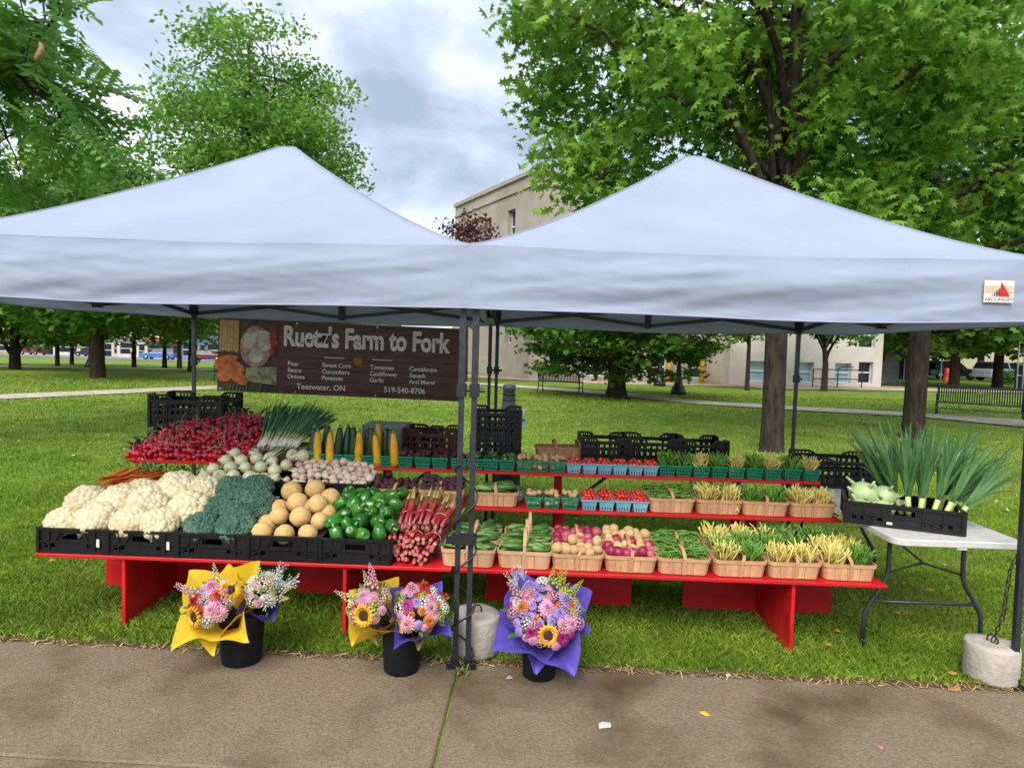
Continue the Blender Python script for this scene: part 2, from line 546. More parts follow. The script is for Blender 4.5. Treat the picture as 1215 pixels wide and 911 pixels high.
# ================================================================ TREES
def fan(pts):
    """polygon outline (x,y) round the origin -> vertices with slight cup, triangle fan"""
    V = [(0, 0, 0)] + [(x, y, -.18 * (x * x) + .05 * y) for x, y in pts]
    k = len(pts)
    F = [(0, i + 1, (i + 1) % k + 1) for i in range(k)]
    return np.array(V, dtype=float), np.array(F)
OAK_L = fan([(0, -.55), (.07, -.28), (.30, -.30), (.14, -.08), (.40, .08), (.14, .14), (.28, .42), (.06, .42), (0, .72), (-.10, .40), (-.30, .36), (-.13, .12), (-.38, .02), (-.13, -.10), (-.27, -.34), (-.07, -.28)])
OAK_L[0][:, 2] += -.45 * OAK_L[0][:, 1] ** 2 - .5 * np.abs(OAK_L[0][:, 0])
MAPLE_L = fan([(0, -.5), (.38, -.28), (.26, -.05), (.5, .2), (.16, .2), (0, .6), (-.16, .2), (-.5, .2), (-.26, -.05), (-.38, -.28)])
SIMPLE_L = (np.array([(0, -.5, 0), (.28, 0, -.06), (0, .55, 0), (-.28, 0, -.06)], dtype=float), np.array([(0, 1, 2), (0, 2, 3)]))
CLUMP_L = fan([(0, -.55), (.3, -.4), (.2, -.1), (.6, .05), (.25, .25), (.3, .6), (-.05, .35), (-.4, .5), (-.3, .1), (-.62, -.1), (-.25, -.25)])
def frond():
    V, F = [], []
    def quad(p):
        o = len(V); V.extend(p); F.extend([(o, o + 1, o + 2), (o, o + 2, o + 3)])
    n = 8
    for i in range(n):
        f = (i + .6) / n
        y, z = f, -.38 * f * f
        l = .19 * (1 - .45 * abs(f - .45))
        for s in (-1, 1):
            quad([(0, y, z), (s * l * .42, y - .05, z - .02), (s * l * 1.08, y + .045, z - .07), (s * l * .5, y + .075, z - .02)])
    for i in range(4):
        a, b_ = i / 4, (i + 1) / 4
        quad([(-.006, a, -.38 * a * a), (.006, a, -.38 * a * a), (.006, b_, -.38 * b_ * b_), (-.006, b_, -.38 * b_ * b_)])
    return np.array(V, dtype=float), np.array(F)
FROND = frond()

def leafmat(name, c1, c2, trans=.42, island=.2):
    return mat(name, c1, c2, rough=.5, nscale=.9, detail=3, island=island, trans=trans, spec=.35)
LF_OAK = leafmat('oak_leaf', '5c8a2a', '8cb344')
LF_MAPLE = leafmat('maple_leaf', '5a872e', '86ae46')
LF_DARK = leafmat('dark_leaf', '446e26', '66923a')
LF_LIGHT = leafmat('light_leaf', '6d9437', '90b048')
LF_PINN = leafmat('pinnate_leaf', '5a8a3a', '88b454')
LF_PURP = leafmat('purple_leaf', '4c2a2c', '6e4242', .25)
BARK = mat('bark_grey', '2b241e', '4a4138', rough=.95, nscale=14, detail=8, bump=1.0, bscale=26, bdist=.05, stretch=(1, 1, .22), spec=.15)
BARKD = mat('bark_dark', '2c241d', '493c31', rough=.95, nscale=12, detail=8, bump=.8, bscale=24, bdist=.04, stretch=(1, 1, .25), spec=.15)

def tree(name, label, base, trunk, crown_c, crown_r, limbs, clumps, lpc, leaf, size, lm, bark=BARK, seed=0, group=None, spread=.55, flat=.6, zmin=None, droop=False, hole=-.12, extra=None, nside=10, zflat=.5, more=()):
    rng = np.random.default_rng(seed); rnd = random.Random(seed)
    bz = terrain(base[0], base[1])
    t = empty(name, label, 'tree', (base[0], base[1], bz), (0, 0, 0), group)
    tr = B()
    # trunk: (height, radius, dx, dy)
    pts = [(d[2] if len(d) > 2 else 0, d[3] if len(d) > 3 else 0, d[0]) for d in trunk]
    rad = [d[1] for d in trunk]
    fine_p, fine_r = [], []
    for i in range(len(pts) - 1):
        for q in range(4):
            f = q / 4
            fine_p.append(Vector(pts[i]).lerp(Vector(pts[i + 1]), f) + Vector((.03 * nz(seed, i * 4 + q, 0), .03 * nz(i * 4 + q, seed, 4), 0)) * (rad[0] * 4))
            fine_r.append((rad[i] * (1 - f) + rad[i + 1] * f) * (1 + .05 * nz(i * 4 + q, seed, 9)))
    fine_p.append(Vector(pts[-1])); fine_r.append(rad[-1])
    tr.tube([(0, 0, -.05)] + [tuple(p) for p in fine_p], [rad[0] * 1.35] + fine_r, 16)
    to = tr.obj('trunk', bark, t, True)
    cc, cr_ = Vector(crown_c), Vector(crown_r)
    lb = B()
    nodes = []
    def limb(p0, p1, r0, r1, sag=.25):
        k = 7
        P, RR = [], []
        up = (p1 - p0).length * sag
        off = Vector((rnd.uniform(-1, 1), rnd.uniform(-1, 1), 0)) * (p1 - p0).length * .07
        for i in range(k + 1):
            f = i / k
            p = p0.lerp(p1, f) + Vector((0, 0, up * math.sin(PI * f) * (1 - f))) + off * math.sin(2 * PI * f)
            P.append(p); RR.append(r0 * (1 - f) + r1 * f)
            if f > .3: nodes.append((p, RR[-1]))
        lb.tube(P, RR, 7)
    zs = [p.z for p in fine_p]
    for k in range(limbs):
        a = 2 * PI * (k * .618 + rnd.uniform(-.06, .06)) + seed
        h = rnd.uniform(.30, .97)
        i0 = min(range(len(fine_p)), key=lambda i: abs(fine_p[i].z - (zs[-1] * (.42 + .56 * k / max(1, limbs - 1)))))
        p0 = fine_p[i0]
        el = rnd.uniform(-.45, .85)
        tgt = cc + Vector((math.cos(a) * cr_.x * .72, math.sin(a) * cr_.y * .72, el * cr_.z * .75))
        if zmin is not None and tgt.z < zmin + .2: tgt.z = zmin + .2
        limb(p0, tgt, max(.02, fine_r[i0] * .5), .018 + .004 * crown_r[0] * .3)
    for (p0, p1, r0, r1) in (extra or []):
        limb(Vector(p0), Vector(p1), r0, r1, .06)
    nodes.append((fine_p[-1], fine_r[-1]))
    C = []
    tries = 0
    while len(C) < clumps and tries < clumps * 30:
        tries += 1
        d = Vector(rng.normal(size=3)); d.normalize()
        r = rng.uniform() ** .42
        p = Vector((d.x * cr_.x * r, d.y * cr_.y * r, d.z * cr_.z * r)) + cc
        if zmin is not None and p.z < zmin: continue
        sc = 2.2 / max(cr_.x, 1)
        if nz(p.x * sc + seed * 3, p.y * sc, p.z * sc * 1.3) < hole: continue
        C.append(p)
    C += [Vector(q) for q in more]
    L = []
    for p in C:
        q, r_ = min(nodes, key=lambda nn: (nn[0] - p).length_squared)
        mid = q.lerp(p, .5) + Vector((0, 0, .12 * (p - q).length))
        lb.tube([q, mid, p], [min(r_, .02) * .8, min(r_, .014) * .7, .004], 4, False)
        L.append((p, (p - q).normalized() if (p - q).length > 1e-4 else Vector((0, 0, 1))))
    lb.obj('branches', bark, to, True)
    Cn = np.array([tuple(p) for p in C]); Dn = np.array([tuple(d) for _, d in L])
    P = np.repeat(Cn, lpc, axis=0) + np.clip(rng.normal(size=(len(Cn) * lpc, 3)), -2, 2) * np.array([spread, spread, spread * zflat])
    n = len(P)
    if droop:
        out = np.repeat(Dn, lpc, axis=0) + rng.normal(size=(n, 3)) * .7
        out[:, 2] = out[:, 2] * .4 - .12
        y = out / np.linalg.norm(out, axis=1)[:, None]
        up = np.tile([0, 0, 1.0], (n, 1)) + rng.normal(size=(n, 3)) * .35
        x = np.cross(y, up); x /= np.linalg.norm(x, axis=1)[:, None]
        Rm = np.stack([x, y, np.cross(x, y)], axis=2)
        P = P - y * size * .35
    else:
        Rm = rot_rand(n, rng, flat)
    V, F = scatter(leaf[0], leaf[1], P, Rm, size * rng.uniform(.65, 1.25, n))
    o = link('crown', np_mesh('crown', V, F, lm, False), t)
    o['kind'] = 'stuff'
    return t

# --- near trees
tree('oak_tree', 'tall lobed leaf oak whose bare grey trunk rises behind the bean baskets', (4.66, 11.6),
     [(0, .215), (.5, .19), (3, .18, -.02), (6, .15, .04), (9, .09, .1)], (-.55, .1, 7.0), (4.1, 3.0, 3.8), 15, 200, 88, OAK_L, .21, LF_OAK, BARK, 4, spread=.36, zmin=3.75, flat=.25, hole=-.02,
     extra=[((-.02, 0, 2.6), (-.45, -.2, 6.6), .07, .04), ((0, 0, 4.4), (-3.4, -1.2, 6.6), .07, .02), ((0, 0, 3.6), (-3.3, -.8, 4.5), .05, .015), ((0, 0, 3.3), (-2.8, -.3, 3.9), .04, .012)], zflat=.55,
     more=[(-3.9, -.6, 4.7), (-3.6, -.9, 4.25), (-3.3, -.5, 4.0), (-3.0, -.8, 3.85), (-3.2, -.4, 4.5), (-2.7, -.7, 4.2), (-2.3, -.5, 4.0), (-2.6, -.3, 4.7), (-2.0, -.6, 4.4), (-3.6, -.4, 5.1), (-2.9, -.7, 5.2), (-1.5, -.5, 4.5)])
tree('oak_tree', 'tall lobed leaf oak with rough pale trunk rising behind the leek crate', (8.65, 14.0),
     [(0, .25), (.5, .215), (3, .2, .02), (6, .17, .05), (10, .09, .1)], (.8, -.6, 7.3), (4.7, 3.8, 4.0), 16, 205, 84, OAK_L, .22, LF_OAK, BARK, 9, spread=.38, zmin=3.75, flat=.25, hole=-.03,
     extra=[((0, 0, 3.1), (-3.0, -1.5, 4.4), .07, .02), ((0, 0, 3.4), (4.2, -1.6, 4.9), .09, .03), ((0, 0, 3.9), (2.2, -1.0, 6.5), .08, .03)], zflat=.55)
tree('shade_tree', 'broad leafy shade tree with dark trunk beyond the chained canopy leg', (13.3, 16.4),
     [(0, .3), (1.5, .27), (4, .24), (8, .14)], (-.2, .2, 5.6), (3.4, 3.4, 3.3), 12, 130, 70, MAPLE_L, .22, LF_MAPLE, BARKD, 21, spread=.5, zmin=2.15, flat=.7)
t1 = tree('pinnate_tree', 'tree with long drooping feathery green fronds beside the left canopy', (-9.15, 9.9),
     [(0, .24), (2, .2), (5, .15, .1), (8, .08, .2)], (.55, -.4, 5.6), (2.55, 2.6, 2.7), 12, 112, 12, FROND, .74, LF_PINN, BARKD, 13, spread=.26, zmin=2.6, droop=True, hole=-.05,
     extra=[((.1, 0, 4.6), (2.5, -.9, 5.35), .05, .012)])
pod = B(); pod.tube([(0, 0, .10), (.035, 0, .05), (.02, 0, -.03), (-.03, 0, -.10), (-.06, 0, -.12)], [.006, .03, .042, .032, .006], 8)
pod.obj('seed_pod', mat('dry_pod', '8a6a45', 'a88658', rough=.8, nscale=30, bump=.3), t1, True, (3.05, -1.4, 5.3))
tree('maple_tree', 'tall conical maple rising behind the left canopy', (-9.0, 22.2),
     [(0, .24), (3, .2), (7, .13), (11.5, .04)], (.2, 0, 7.4), (3.5, 3.3, 5.0), 20, 300, 135, SIMPLE_L, .175, LF_MAPLE, BARK, 5, spread=.40, zmin=2.6, flat=.3, hole=-.3)
tree('young_tree', 'pale green young tree between the feathery tree and the maple', (-19.2, 30.2),
     [(0, .2), (3, .15), (8.5, .04)], (0, 0, 7.0), (3.6, 3.4, 4.2), 12, 110, 55, SIMPLE_L, .34, LF_LIGHT, BARK, 6, spread=.5, zmin=3.2, hole=-.1)
tree('purple_plum_tree', 'sparse purple leaved tree rising where the two canopies meet', (-2.2, 30.3),
     [(0, .14), (2.2, .11), (4.8, .06), (7.2, .02)], (0, 0, 5.2), (2.1, 2.0, 2.8), 16, 100, 40, SIMPLE_L, .20, LF_PURP, BARKD, 8, spread=.30, zmin=2.6, hole=-.05)
tree('spreading_tree', 'dense low spreading tree with thick flared trunk beside the black bench', (3.75, 23.4),
     [(0, .44), (.35, .33), (.9, .31), (1.5, .34, -.05), (2.6, .22), (4, .1)], (-.05, 0, 2.7), (3.9, 3.0, 2.3), 24, 310, 58, MAPLE_L, .21, LF_DARK, BARKD, 12, spread=.36, flat=1.0, zmin=.62, zflat=.3, hole=-.22)
# --- park trees to the left, seen under the canopy
gl = 'park trees by the far street'
tree('park_tree', 'thick dark trunk maple standing alone on the lawn left of the banner', (-16.5, 26.0),
     [(0, .30), (.6, .26), (2.0, .24), (4, .2), (7, .1)], (0, 0, 5.0), (4.8, 4.2, 3.5), 16, 250, 62, MAPLE_L, .27, LF_DARK, BARKD, 31, spread=.5, zmin=1.6, hole=-.35, zflat=.4)
tree('park_tree', 'three stemmed park tree with bright low foliage', (-23.9, 31.4),
     [(0, .26), (.7, .22), (2.6, .15), (6, .08)], (.2, -.3, 4.5), (4.8, 4.0, 3.6), 14, 240, 62, MAPLE_L, .28, LF_MAPLE, BARKD, 32, spread=.5, zmin=1.35, hole=-.35,
     extra=[((0, 0, .5), (-1.3, 0, 2.8), .10, .06), ((0, 0, .5), (1.5, .1, 2.9), .10, .06)])
for k, (x, y, h, lm_, lab) in enumerate((
        (-27.5, 39.5, 5.0, LF_MAPLE, 'slim young tree with rounded crown beside the far path'),
        (-31.0, 46.0, 4.6, LF_DARK, 'small dark crowned tree close to the far street lamps'),
        (-24.6, 42.5, 6.0, LF_MAPLE, 'slim straight tree just beyond the tall black street lamp'),
        (-23.2, 43.6, 6.4, LF_DARK, 'pale trunked tree partly covering the blue car'),
        (-21.6, 42.4, 6.0, LF_LIGHT, 'slim tree between the blue car and the canopy leg'),
        (-18.0, 36.6, 6.0, LF_LIGHT, 'bright yellow green tree just right of the rear canopy leg'),
        (-33.5, 37.0, 6.5, LF_DARK, 'dense dark tree beyond the three stemmed tree'))):
    tree('park_tree', lab, (x, y), [(0, .13 + .01 * k), (1.5, .11), (h * .6, .08), (h, .04)], (0, 0, h * .70 + .1), (2.9, 2.6, h * .48), 10, 105, 55, SIMPLE_L, .34, lm_, BARKD, 40 + k, group=gl, spread=.5, zmin=1.35 + .2 * (k % 3), hole=-.35)
# --- trees in front of and beyond the courthouse
tree('forked_tree', 'small forked tree standing before the courthouse end wall', (15.0, 31.4),
     [(0, .16), (1.3, .13), (2.2, .09, -.1), (4.5, .03, -.2)], (0, 0, 4.3), (2.4, 2.2, 2.1), 10, 90, 60, SIMPLE_L, .27, LF_DARK, BARKD, 51, spread=.4, zmin=2.3, hole=-.2,
     extra=[((0, 0, 1.3), (.7, 0, 3.2), .08, .04), ((0, 0, 1.5), (-.8, 0, 3.3), .06, .03)])
tree('slim_tree', 'slim dark stemmed tree left of the bare oak trunk', (10.9, 30.3),
     [(0, .11), (1.5, .09), (3.6, .06), (5, .02)], (-.6, 0, 4.1), (2.5, 2.2, 1.9), 9, 85, 60, SIMPLE_L, .26, LF_MAPLE, BARKD, 52, spread=.4, zmin=2.3, hole=-.2)
for k, (x, y, h, rr_, lm_, lab) in enumerate((
        (25.8, 38.2, 7.5, 4.4, LF_DARK, 'dark trunked broad tree behind the green bench'),
        (29.3, 39.5, 7.0, 3.8, LF_DARK, 'broad tree beside the ladder shaped poles'),
        (22.8, 46.5, 8.5, 4.6, LF_MAPLE, 'leafy tree spreading over the grey memorial stones'),
        (31.0, 52.0, 9.0, 5.2, LF_MAPLE, 'large leafy tree above the blue canopy'),
        (40.0, 56.0, 10.0, 6.0, LF_DARK, 'very broad dark tree closing the far right of the park'),
        (27.0, 62.0, 10.5, 6.0, LF_DARK, 'tall dark tree behind the small brick building'),
        (36.0, 66.0, 11.0, 6.5, LF_DARK, 'tall dark tree behind the parked cars'),
        (47.0, 48.0, 10.0, 6.0, LF_MAPLE, 'leafy tree beyond the chained canopy leg'))):
    tree('shade_tree', lab, (x, y), [(0, .3), (2, .25), (h * .5, .18), (h, .06)], (0, 0, h * .64), (rr_, rr_, h * .44), 10, 130, 55, CLUMP_L, .42, lm_, BARKD, 60 + k, group='trees beyond the courthouse', spread=.65, zmin=1.9 + .5 * (k % 2), hole=-.4)
for k, (x, y, h, rr_) in enumerate(((-66, 150, 11, 7), (-84, 152, 12, 8), (-104, 156, 11, 8), (-122, 160, 13, 9), (-142, 160, 12, 9), (-52, 152, 12, 8), (-40, 120, 11, 7))):
    tree('street_tree', 'tall rounded tree rising behind the row of shops', (x, y), [(0, .35), (3, .28), (h * .6, .2), (h, .06)], (0, 0, h * .62), (rr_, rr_, h * .42), 8, 90, 40, CLUMP_L, 1.0, LF_DARK, BARKD, 80 + k, group='trees behind the shops', spread=1.2, zmin=2.4, hole=-.5)

# low shrubs near the memorial
for k, (x, y, s, lab) in enumerate(((23.5, 47.5, .9, 'low rounded shrub between the pale stone and the grey memorial'), (36.5, 46.8, 1.5, 'dark spreading shrub behind the green bench'), (39.5, 44.5, 1.3, 'dark shrub beside the ladder shaped poles'))):
    t = empty('shrub', lab, 'shrub', (x, y, 0))
    rng = np.random.default_rng(90 + k)
    d = rng.normal(size=(1500, 3)); d /= np.linalg.norm(d, axis=1)[:, None]; d[:, 2] = np.abs(d[:, 2])
    P = d * rng.uniform(.4, 1, (1500, 1)) ** .5 * np.array([s * 1.3, s, s * .8])
    V, F = scatter(SIMPLE_L[0], SIMPLE_L[1], P, rot_rand(1500, rng, .3), .22 * rng.uniform(.6, 1.2, 1500))
    o = link('foliage', np_mesh('foliage', V, F, LF_DARK), t); o['kind'] = 'stuff'
    st = B()
    for a in range(5): st.tube([(0, 0, 0), (math.cos(a * 1.3) * s * .7, math.sin(a * 1.3) * s * .5, s * .55)], [.03, .01], 5)
    st.obj('stems', BARKD, t)

# ================================================================ GRASS
def grass():
    rng = np.random.default_rng(3)
    Vs, Fs = [], []
    off = 0
    def pave_edge(x):
        return 3.47 - .045 * (x + .24)
    for (ya, yb, dens, hgt, wid) in ((3.38, 5.2, 9500, .040, .0038), (5.2, 7.5, 3600, .042, .0055), (7.5, 11, 1300, .045, .009), (11, 17, 360, .05, .018), (17, 27, 95, .055, .036)):
        wf = 1.2 if yb < 11.5 else .95
        area = .5 * (ya + yb) * 2 * wf * (yb - ya)
        n = int(area * dens)
        y = np.sqrt(rng.uniform(ya ** 2, yb ** 2, n)); x = rng.uniform(-wf, wf, n) * y
        ed = pave_edge(x)
        jit = np.abs(rng.normal(size=n)) * .03 + .03 * np.sin(x * 5.1) * np.sin(x * 13.7 + 1) 
        keep = y > ed + .01 + jit * .8
        # worn thin strip next to the pavement
        keep &= ~((y < ed + .07) & (rng.uniform(size=n) < .5))
        # keep the paths clear
        def near_line(pts, w):
            k = np.zeros(n, bool)
            for a, b_ in zip(pts[:-1], pts[1:]):
                dx, dy = b_[0] - a[0], b_[1] - a[1]
                t = np.clip(((x - a[0]) * dx + (y - a[1]) * dy) / (dx * dx + dy * dy), 0, 1)
                k |= (x - a[0] - t * dx) ** 2 + (y - a[1] - t * dy) ** 2 < (w / 2) ** 2
            return k
        keep &= ~near_line([(-19, 14.6), (-13.6, 17.3), (-10.3, 22.9), (-5, 26.6), (-1.7, 28.7)], 1.5)
        keep &= ~near_line([(-6, 31.0), (-1.75, 29.4), (1.2, 27.6), (4.2, 24.9), (6.6, 21.9), (9.5, 20.6), (12.3, 19.7), (14.0, 17.3), (19, 11)], 1.5)
        keep &= ~((x > 11.4) & (x < 15.4) & (y > 16.8) & (y < 20.6))
        x, y = x[keep], y[keep]; n = len(x)
        near = y < 5.3
        h = hgt * rng.uniform(.45, 1.25, n) * np.where(near & (y < 4.6), 1.15, 1.0)
        a = rng.uniform(0, 2 * PI, n); w = wid * rng.uniform(.6, 1.3, n)
        ln_ = h * rng.uniform(.1, .9, n); b_ = rng.uniform(0, 2 * PI, n)
        dx, dy = np.cos(a) * w / 2, np.sin(a) * w / 2
        lx, ly = np.cos(b_) * ln_, np.sin(b_) * ln_
        z0 = np.full(n, -.015)
        V = np.empty((n, 4, 3))
        V[:, 0] = np.stack([x - dx, y - dy, z0], 1); V[:, 1] = np.stack([x + dx, y + dy, z0], 1)
        V[:, 2] = np.stack([x + lx * .3 + dx * .7, y + ly * .3 + dy * .7, z0 + h * .6], 1)
        V[:, 3] = np.stack([x + lx, y + ly, z0 + h], 1)
        i = np.arange(n) * 4 + off
        Fs.append(np.stack([i, i + 1, i + 2], 1)); Fs.append(np.stack([i, i + 2, i + 3], 1))
        Vs.append(V.reshape(-1, 3)); off += n * 4
    gm_ = mat('grass_blade', '54761e', '90aa3a', rough=.55, nscale=1.4, detail=6, island=.35, trans=.3, spec=.3, contrast=(.3, .7), c3='97a24e', n3=.5)
    o = link('grass', np_mesh('grass', np.concatenate(Vs), np.concatenate(Fs), gm_))
    props(o, 'short green lawn grass behind and under the stand', 'grass', kind='stuff')
grass()
# white clover heads and pale clippings in the lawn
def specks():
    rng = np.random.default_rng(17)
    n = 900
    y = np.sqrt(rng.uniform(4.6 ** 2, 24 ** 2, n)); x = rng.uniform(-.85, .85, n) * y
    P = np.stack([x, y, np.full(n, .035)], 1)
    V, F = scatter(SIMPLE_L[0], SIMPLE_L[1], P, rot_rand(n, rng, 2.0), rng.uniform(.02, .045, n))
    o = link('clover', np_mesh('clover', V, F, mat('clover_white', 'c9cbb0', 'd8d6b8', rough=.8, nscale=9, island=.2)))
    props(o, 'tiny pale clover heads and clippings dotting the lawn', 'clover', kind='stuff')
specks()
def edge_litter():
    rng = np.random.default_rng(27)
    n = 1100
    x = rng.uniform(-3.4, 3.4, n); y = 3.47 - .045 * (x + .24) + np.abs(rng.normal(size=n)) * .045 - .035
    P = np.stack([x, y, np.full(n, .012)], 1)
    tv = np.array([(-.08, -.5, 0), (.08, -.5, 0), (.06, .5, .05), (-.06, .5, .05)]); tf = np.array([(0, 1, 2), (0, 2, 3)])
    V, F = scatter(tv, tf, P, rot_rand(n, rng, 3.0), rng.uniform(.012, .05, n))
    o = link('dry_clippings', np_mesh('dry_clippings', V, F, mat('straw', '8a7448', 'b09a6a', rough=.9, nscale=9, island=.35)))
    props(o, 'dry straw coloured clippings along the pavement edge', 'clippings', kind='stuff')
    sb = B()
    xs = np.linspace(-13, 13, 160)
    V = []
    for x in xs:
        e = 3.47 - .045 * (x + .24)
        V += [(x, e - .015, -.004), (x, e + .07 + .04 * nz(x * 3, 0) , -.001)]
    sb.add(V, [(2 * i, 2 * i + 2, 2 * i + 3, 2 * i + 1) for i in range(len(xs) - 1)])
    props(sb.obj('soil_strip', mat('bare_soil', '43351f', '6a5738', rough=1, nscale=25, detail=8, bump=.8, bscale=90)), kind='structure')
edge_litter()
# ================================================================ TENTS
CANVAS = mat('tent_canvas', '9fa9be', 'a8b2c7', rough=.75, nscale=1.5, detail=6, trans=.22, spec=.25, bump=.12, bscale=14, bdist=.02, c3='98a2b6', n3=.8)
LEGM = mat('tent_steel', '2b2d32', '383b41', rough=.42, nscale=30, metal=.3, spec=.5)
BLK = mat('black_plastic', '15161a', '1f2126', rough=.45, nscale=40, spec=.5)
TRUSS = mat('truss_steel', '2b2d31', '36383d', rough=.45, nscale=20)
T_O, T_TH, T_S = Vector((-0.2304, 3.4053, 0)), -0.0151, 2.93
ZV, ZE, ZP = 1.925, 2.245, 3.17

def make_tent(x0, label, seed, logo):
    t = empty('canopy_tent', label, 'canopy', tuple(T_O), (0, 0, T_TH), 'white market canopies side by side')
    x1 = x0 + T_S
    cx, cy, hx, hy = (x0 + x1) / 2, T_S / 2, T_S / 2 + .015, T_S / 2 + .02
    # canopy top
    n = 48
    V, F = [], []
    for j in range(n + 1):
        for i in range(n + 1):
            s, q = 2 * i / n - 1, 2 * j / n - 1
            r = max(abs(s), abs(q))
            g = (1 - r) ** 1.22
            if r < .035: g = (1 - .035) ** 1.22 + (.035 - r) * .5
            mn = min(abs(s), abs(q)) / (r + 1e-6)
            sag = -.055 * math.sin(PI * r) * (1 - mn ** 3)       # cloth sags between the hips
            w = .006 * nz(s * 3 + seed, q * 3, 1.7) * (1 - (1 - r) ** 4)
            # edge line itself sags a little between the corners
            ed = -.022 * (1 - mn ** 2) * r ** 6
            V.append((cx + s * hx, cy + q * hy, ZE + (ZP - ZE) * g + sag + w + ed))
    for j in range(n):
        for i in range(n):
            a = j * (n + 1) + i
            if (i < n / 2) == (j < n / 2): F += [(a, a + 1, a + n + 2), (a, a + n + 2, a + n + 1)]
            else: F += [(a, a + 1, a + n + 1), (a + 1, a + n + 2, a + n + 1)]
    b = B(); b.add(V, F)
    b.obj('canopy_top', CANVAS, t, True)
    for (sa, sb) in ((-1, -1), (1, -1), (1, 1), (-1, 1)):
        hp = B(); idx = [(round(n / 2 + sa * q * n / 2), round(n / 2 + sb * q * n / 2)) for q in np.linspace(0.02, 1, 25)]
        hp.tube([(V[j * (n + 1) + i][0], V[j * (n + 1) + i][1], V[j * (n + 1) + i][2] + .001) for i, j in idx], .0045, 6); hp.obj('hip_seam', CANVAS, t, True)
    # valance: four hanging strips with pulls and creases
    def strip_(pa, pb, nrm, sd):
        m, k = 110, 22
        V, F = [], []
        for j in range(k + 1):
            v = j / k
            for i in range(m + 1):
                u = i / m
                x = pa[0] + (pb[0] - pa[0]) * u; y = pa[1] + (pb[1] - pa[1]) * u
                e_ = 1 - (2 * u - 1) ** 2
                cre = .012 * nz(u * 2.6 + sd, v * 3.2 + (u - .5) * 2.6, sd) + .008 * nz(u * 6 + sd, v * 7 + u * 7, 3.1) + .004 * nz(u * 16, v * 12 - u * 9 + sd, 1.1) \
                    + .005 * math.sin((v * 2.4 + .5 * abs(2 * u - 1)) * PI + sd) * (1 - e_ * .6)
                d = (cre + .03 * e_ * math.sin(PI * min(1, v * 1.2))) * min(1, v * 4)
                d *= min(1, 12 * u + .1) * min(1, 12 * (1 - u) + .1)
                z = ZE - .022 * e_ - (ZE - ZV) * v + .006 * math.sin(u * 9 + sd) * v - .0 * e_
                V.append((x + nrm[0] * (d + .004), y + nrm[1] * (d + .004), z))
        for j in range(k):
            for i in range(m):
                a = j * (m + 1) + i
                F.append((a, a + m + 1, a + m + 2, a + 1))
        b = B(); b.add(V, F)
        o = b.obj('valance', CANVAS, t, True)
        h = B()
        rows = [V[k * (m + 1) + i] for i in range(m + 1)]
        h.tube([(p[0] + nrm[0] * .002, p[1] + nrm[1] * .002, p[2] + .003) for p in rows[::2]], .0045, 5)
        h.obj('hem', CANVAS, o, True)
        return o
    X0, X1, Y0, Y1 = cx - hx, cx + hx, cy - hy, cy + hy
    fv = strip_((X0, Y0), (X1, Y0), (0, -1), seed)
    strip_((X1, Y1), (X0, Y1), (0, 1), seed + 2)
    strip_((X0, Y1), (X0, Y0), (-1, 0), seed + 4) if x0 < -1 else strip_((X0, Y1), (X0, Y0), (-.15, 0), seed + 4)
    strip_((X1, Y0), (X1, Y1), (1, 0), seed + 6) if x0 > -1 else strip_((X1, Y0), (X1, Y1), (.15, 0), seed + 6)
    # legs
    ins = .028
    cs = [(x0 + ins, ins), (x1 - ins, ins), (x1 - ins, T_S - ins), (x0 + ins, T_S - ins)]
    for k, (x, y) in enumerate(cs):
        lean = -.02 if (logo and k == 1) else 0.0
        x += .035 if (logo and k == 1) else 0.0
        lb = B()
        lb.bar((x + lean, y, ZV - .45), (x + lean, y, ZE - .01), .034, .034)
        lg = lb.obj('leg', LEGM, t)
        ib = B(); ib.bar((x - lean * 0, y, .012), (x + lean, y, ZV - .40), .028, .028)
        ib.obj('inner_leg', LEGM, lg)
        fb = B(); fb.b2(x - .045, x + .045, y - .04, y + .04, .004, .012); fb.bar((x, y, .01), (x, y, .05), .042, .042)
        fb.lathe([(.008, .012), (.008, .02), (.001, .021)], 8, (x - .034, y - .03, 0)); fb.lathe([(.008, .012), (.008, .02), (.001, .021)], 8, (x + .034, y - .03, 0))
        fb.obj('foot', BLK, lg)
        kb = B(); kb.box((x + lean, y, ZV - .43), (.05, .05, .07)); kb.tube([(x + lean + .02, y, ZV - .43), (x + lean + .055, y, ZV - .43)], .01, 8)
        kb.obj('height_lock', BLK, lg)
        br = B(); br.box((x + lean, y, (ZE + 1.94) / 2), (.06, .06, ZE - 1.95))
        br.obj('bracket', BLK, lg)
    # scissor trusses on the four sides
    zu, zl = 2.13, 1.96
    for k in range(4):
        (ax, ay), (bx_, by) = cs[k], cs[(k + 1) % 4]
        d = Vector((bx_ - ax, by - ay, 0)).normalized() * .03
        P = lambda f, z, o=0: Vector((ax + (bx_ - ax) * f - d.y * o, ay + (by - ay) * f + d.x * o, z))
        for (f0, z0, f1, z1, o) in ((0, zu, .5, zl, .4), (0, zl, .5, zu, -.4), (.5, zl, 1, zu, .4), (.5, zu, 1, zl, -.4)):
            tb = B(); tb.bar(P(f0, z0, o), P(f1, z1, o), .018, .034)
            tb.obj('truss_bar', TRUSS, t)
        jb = B(); jb.box(tuple(P(.5, (zl + zu) / 2)), (.055, .05, zu - zl + .05)); jb.obj('truss_joint', BLK, t)
        # rafter from the side's middle up to the peak
        rb = B(); m_ = P(.5, zu); c_ = Vector((cx, cy, ZP - .13))
        e_ = m_.lerp(c_, .5) + Vector((0, 0, -.20)); rb.bar(m_, e_, .016, .024); rb.bar(e_, c_ - Vector((0, 0, .1)), .016, .024)
        rb.obj('rafter', TRUSS, t)
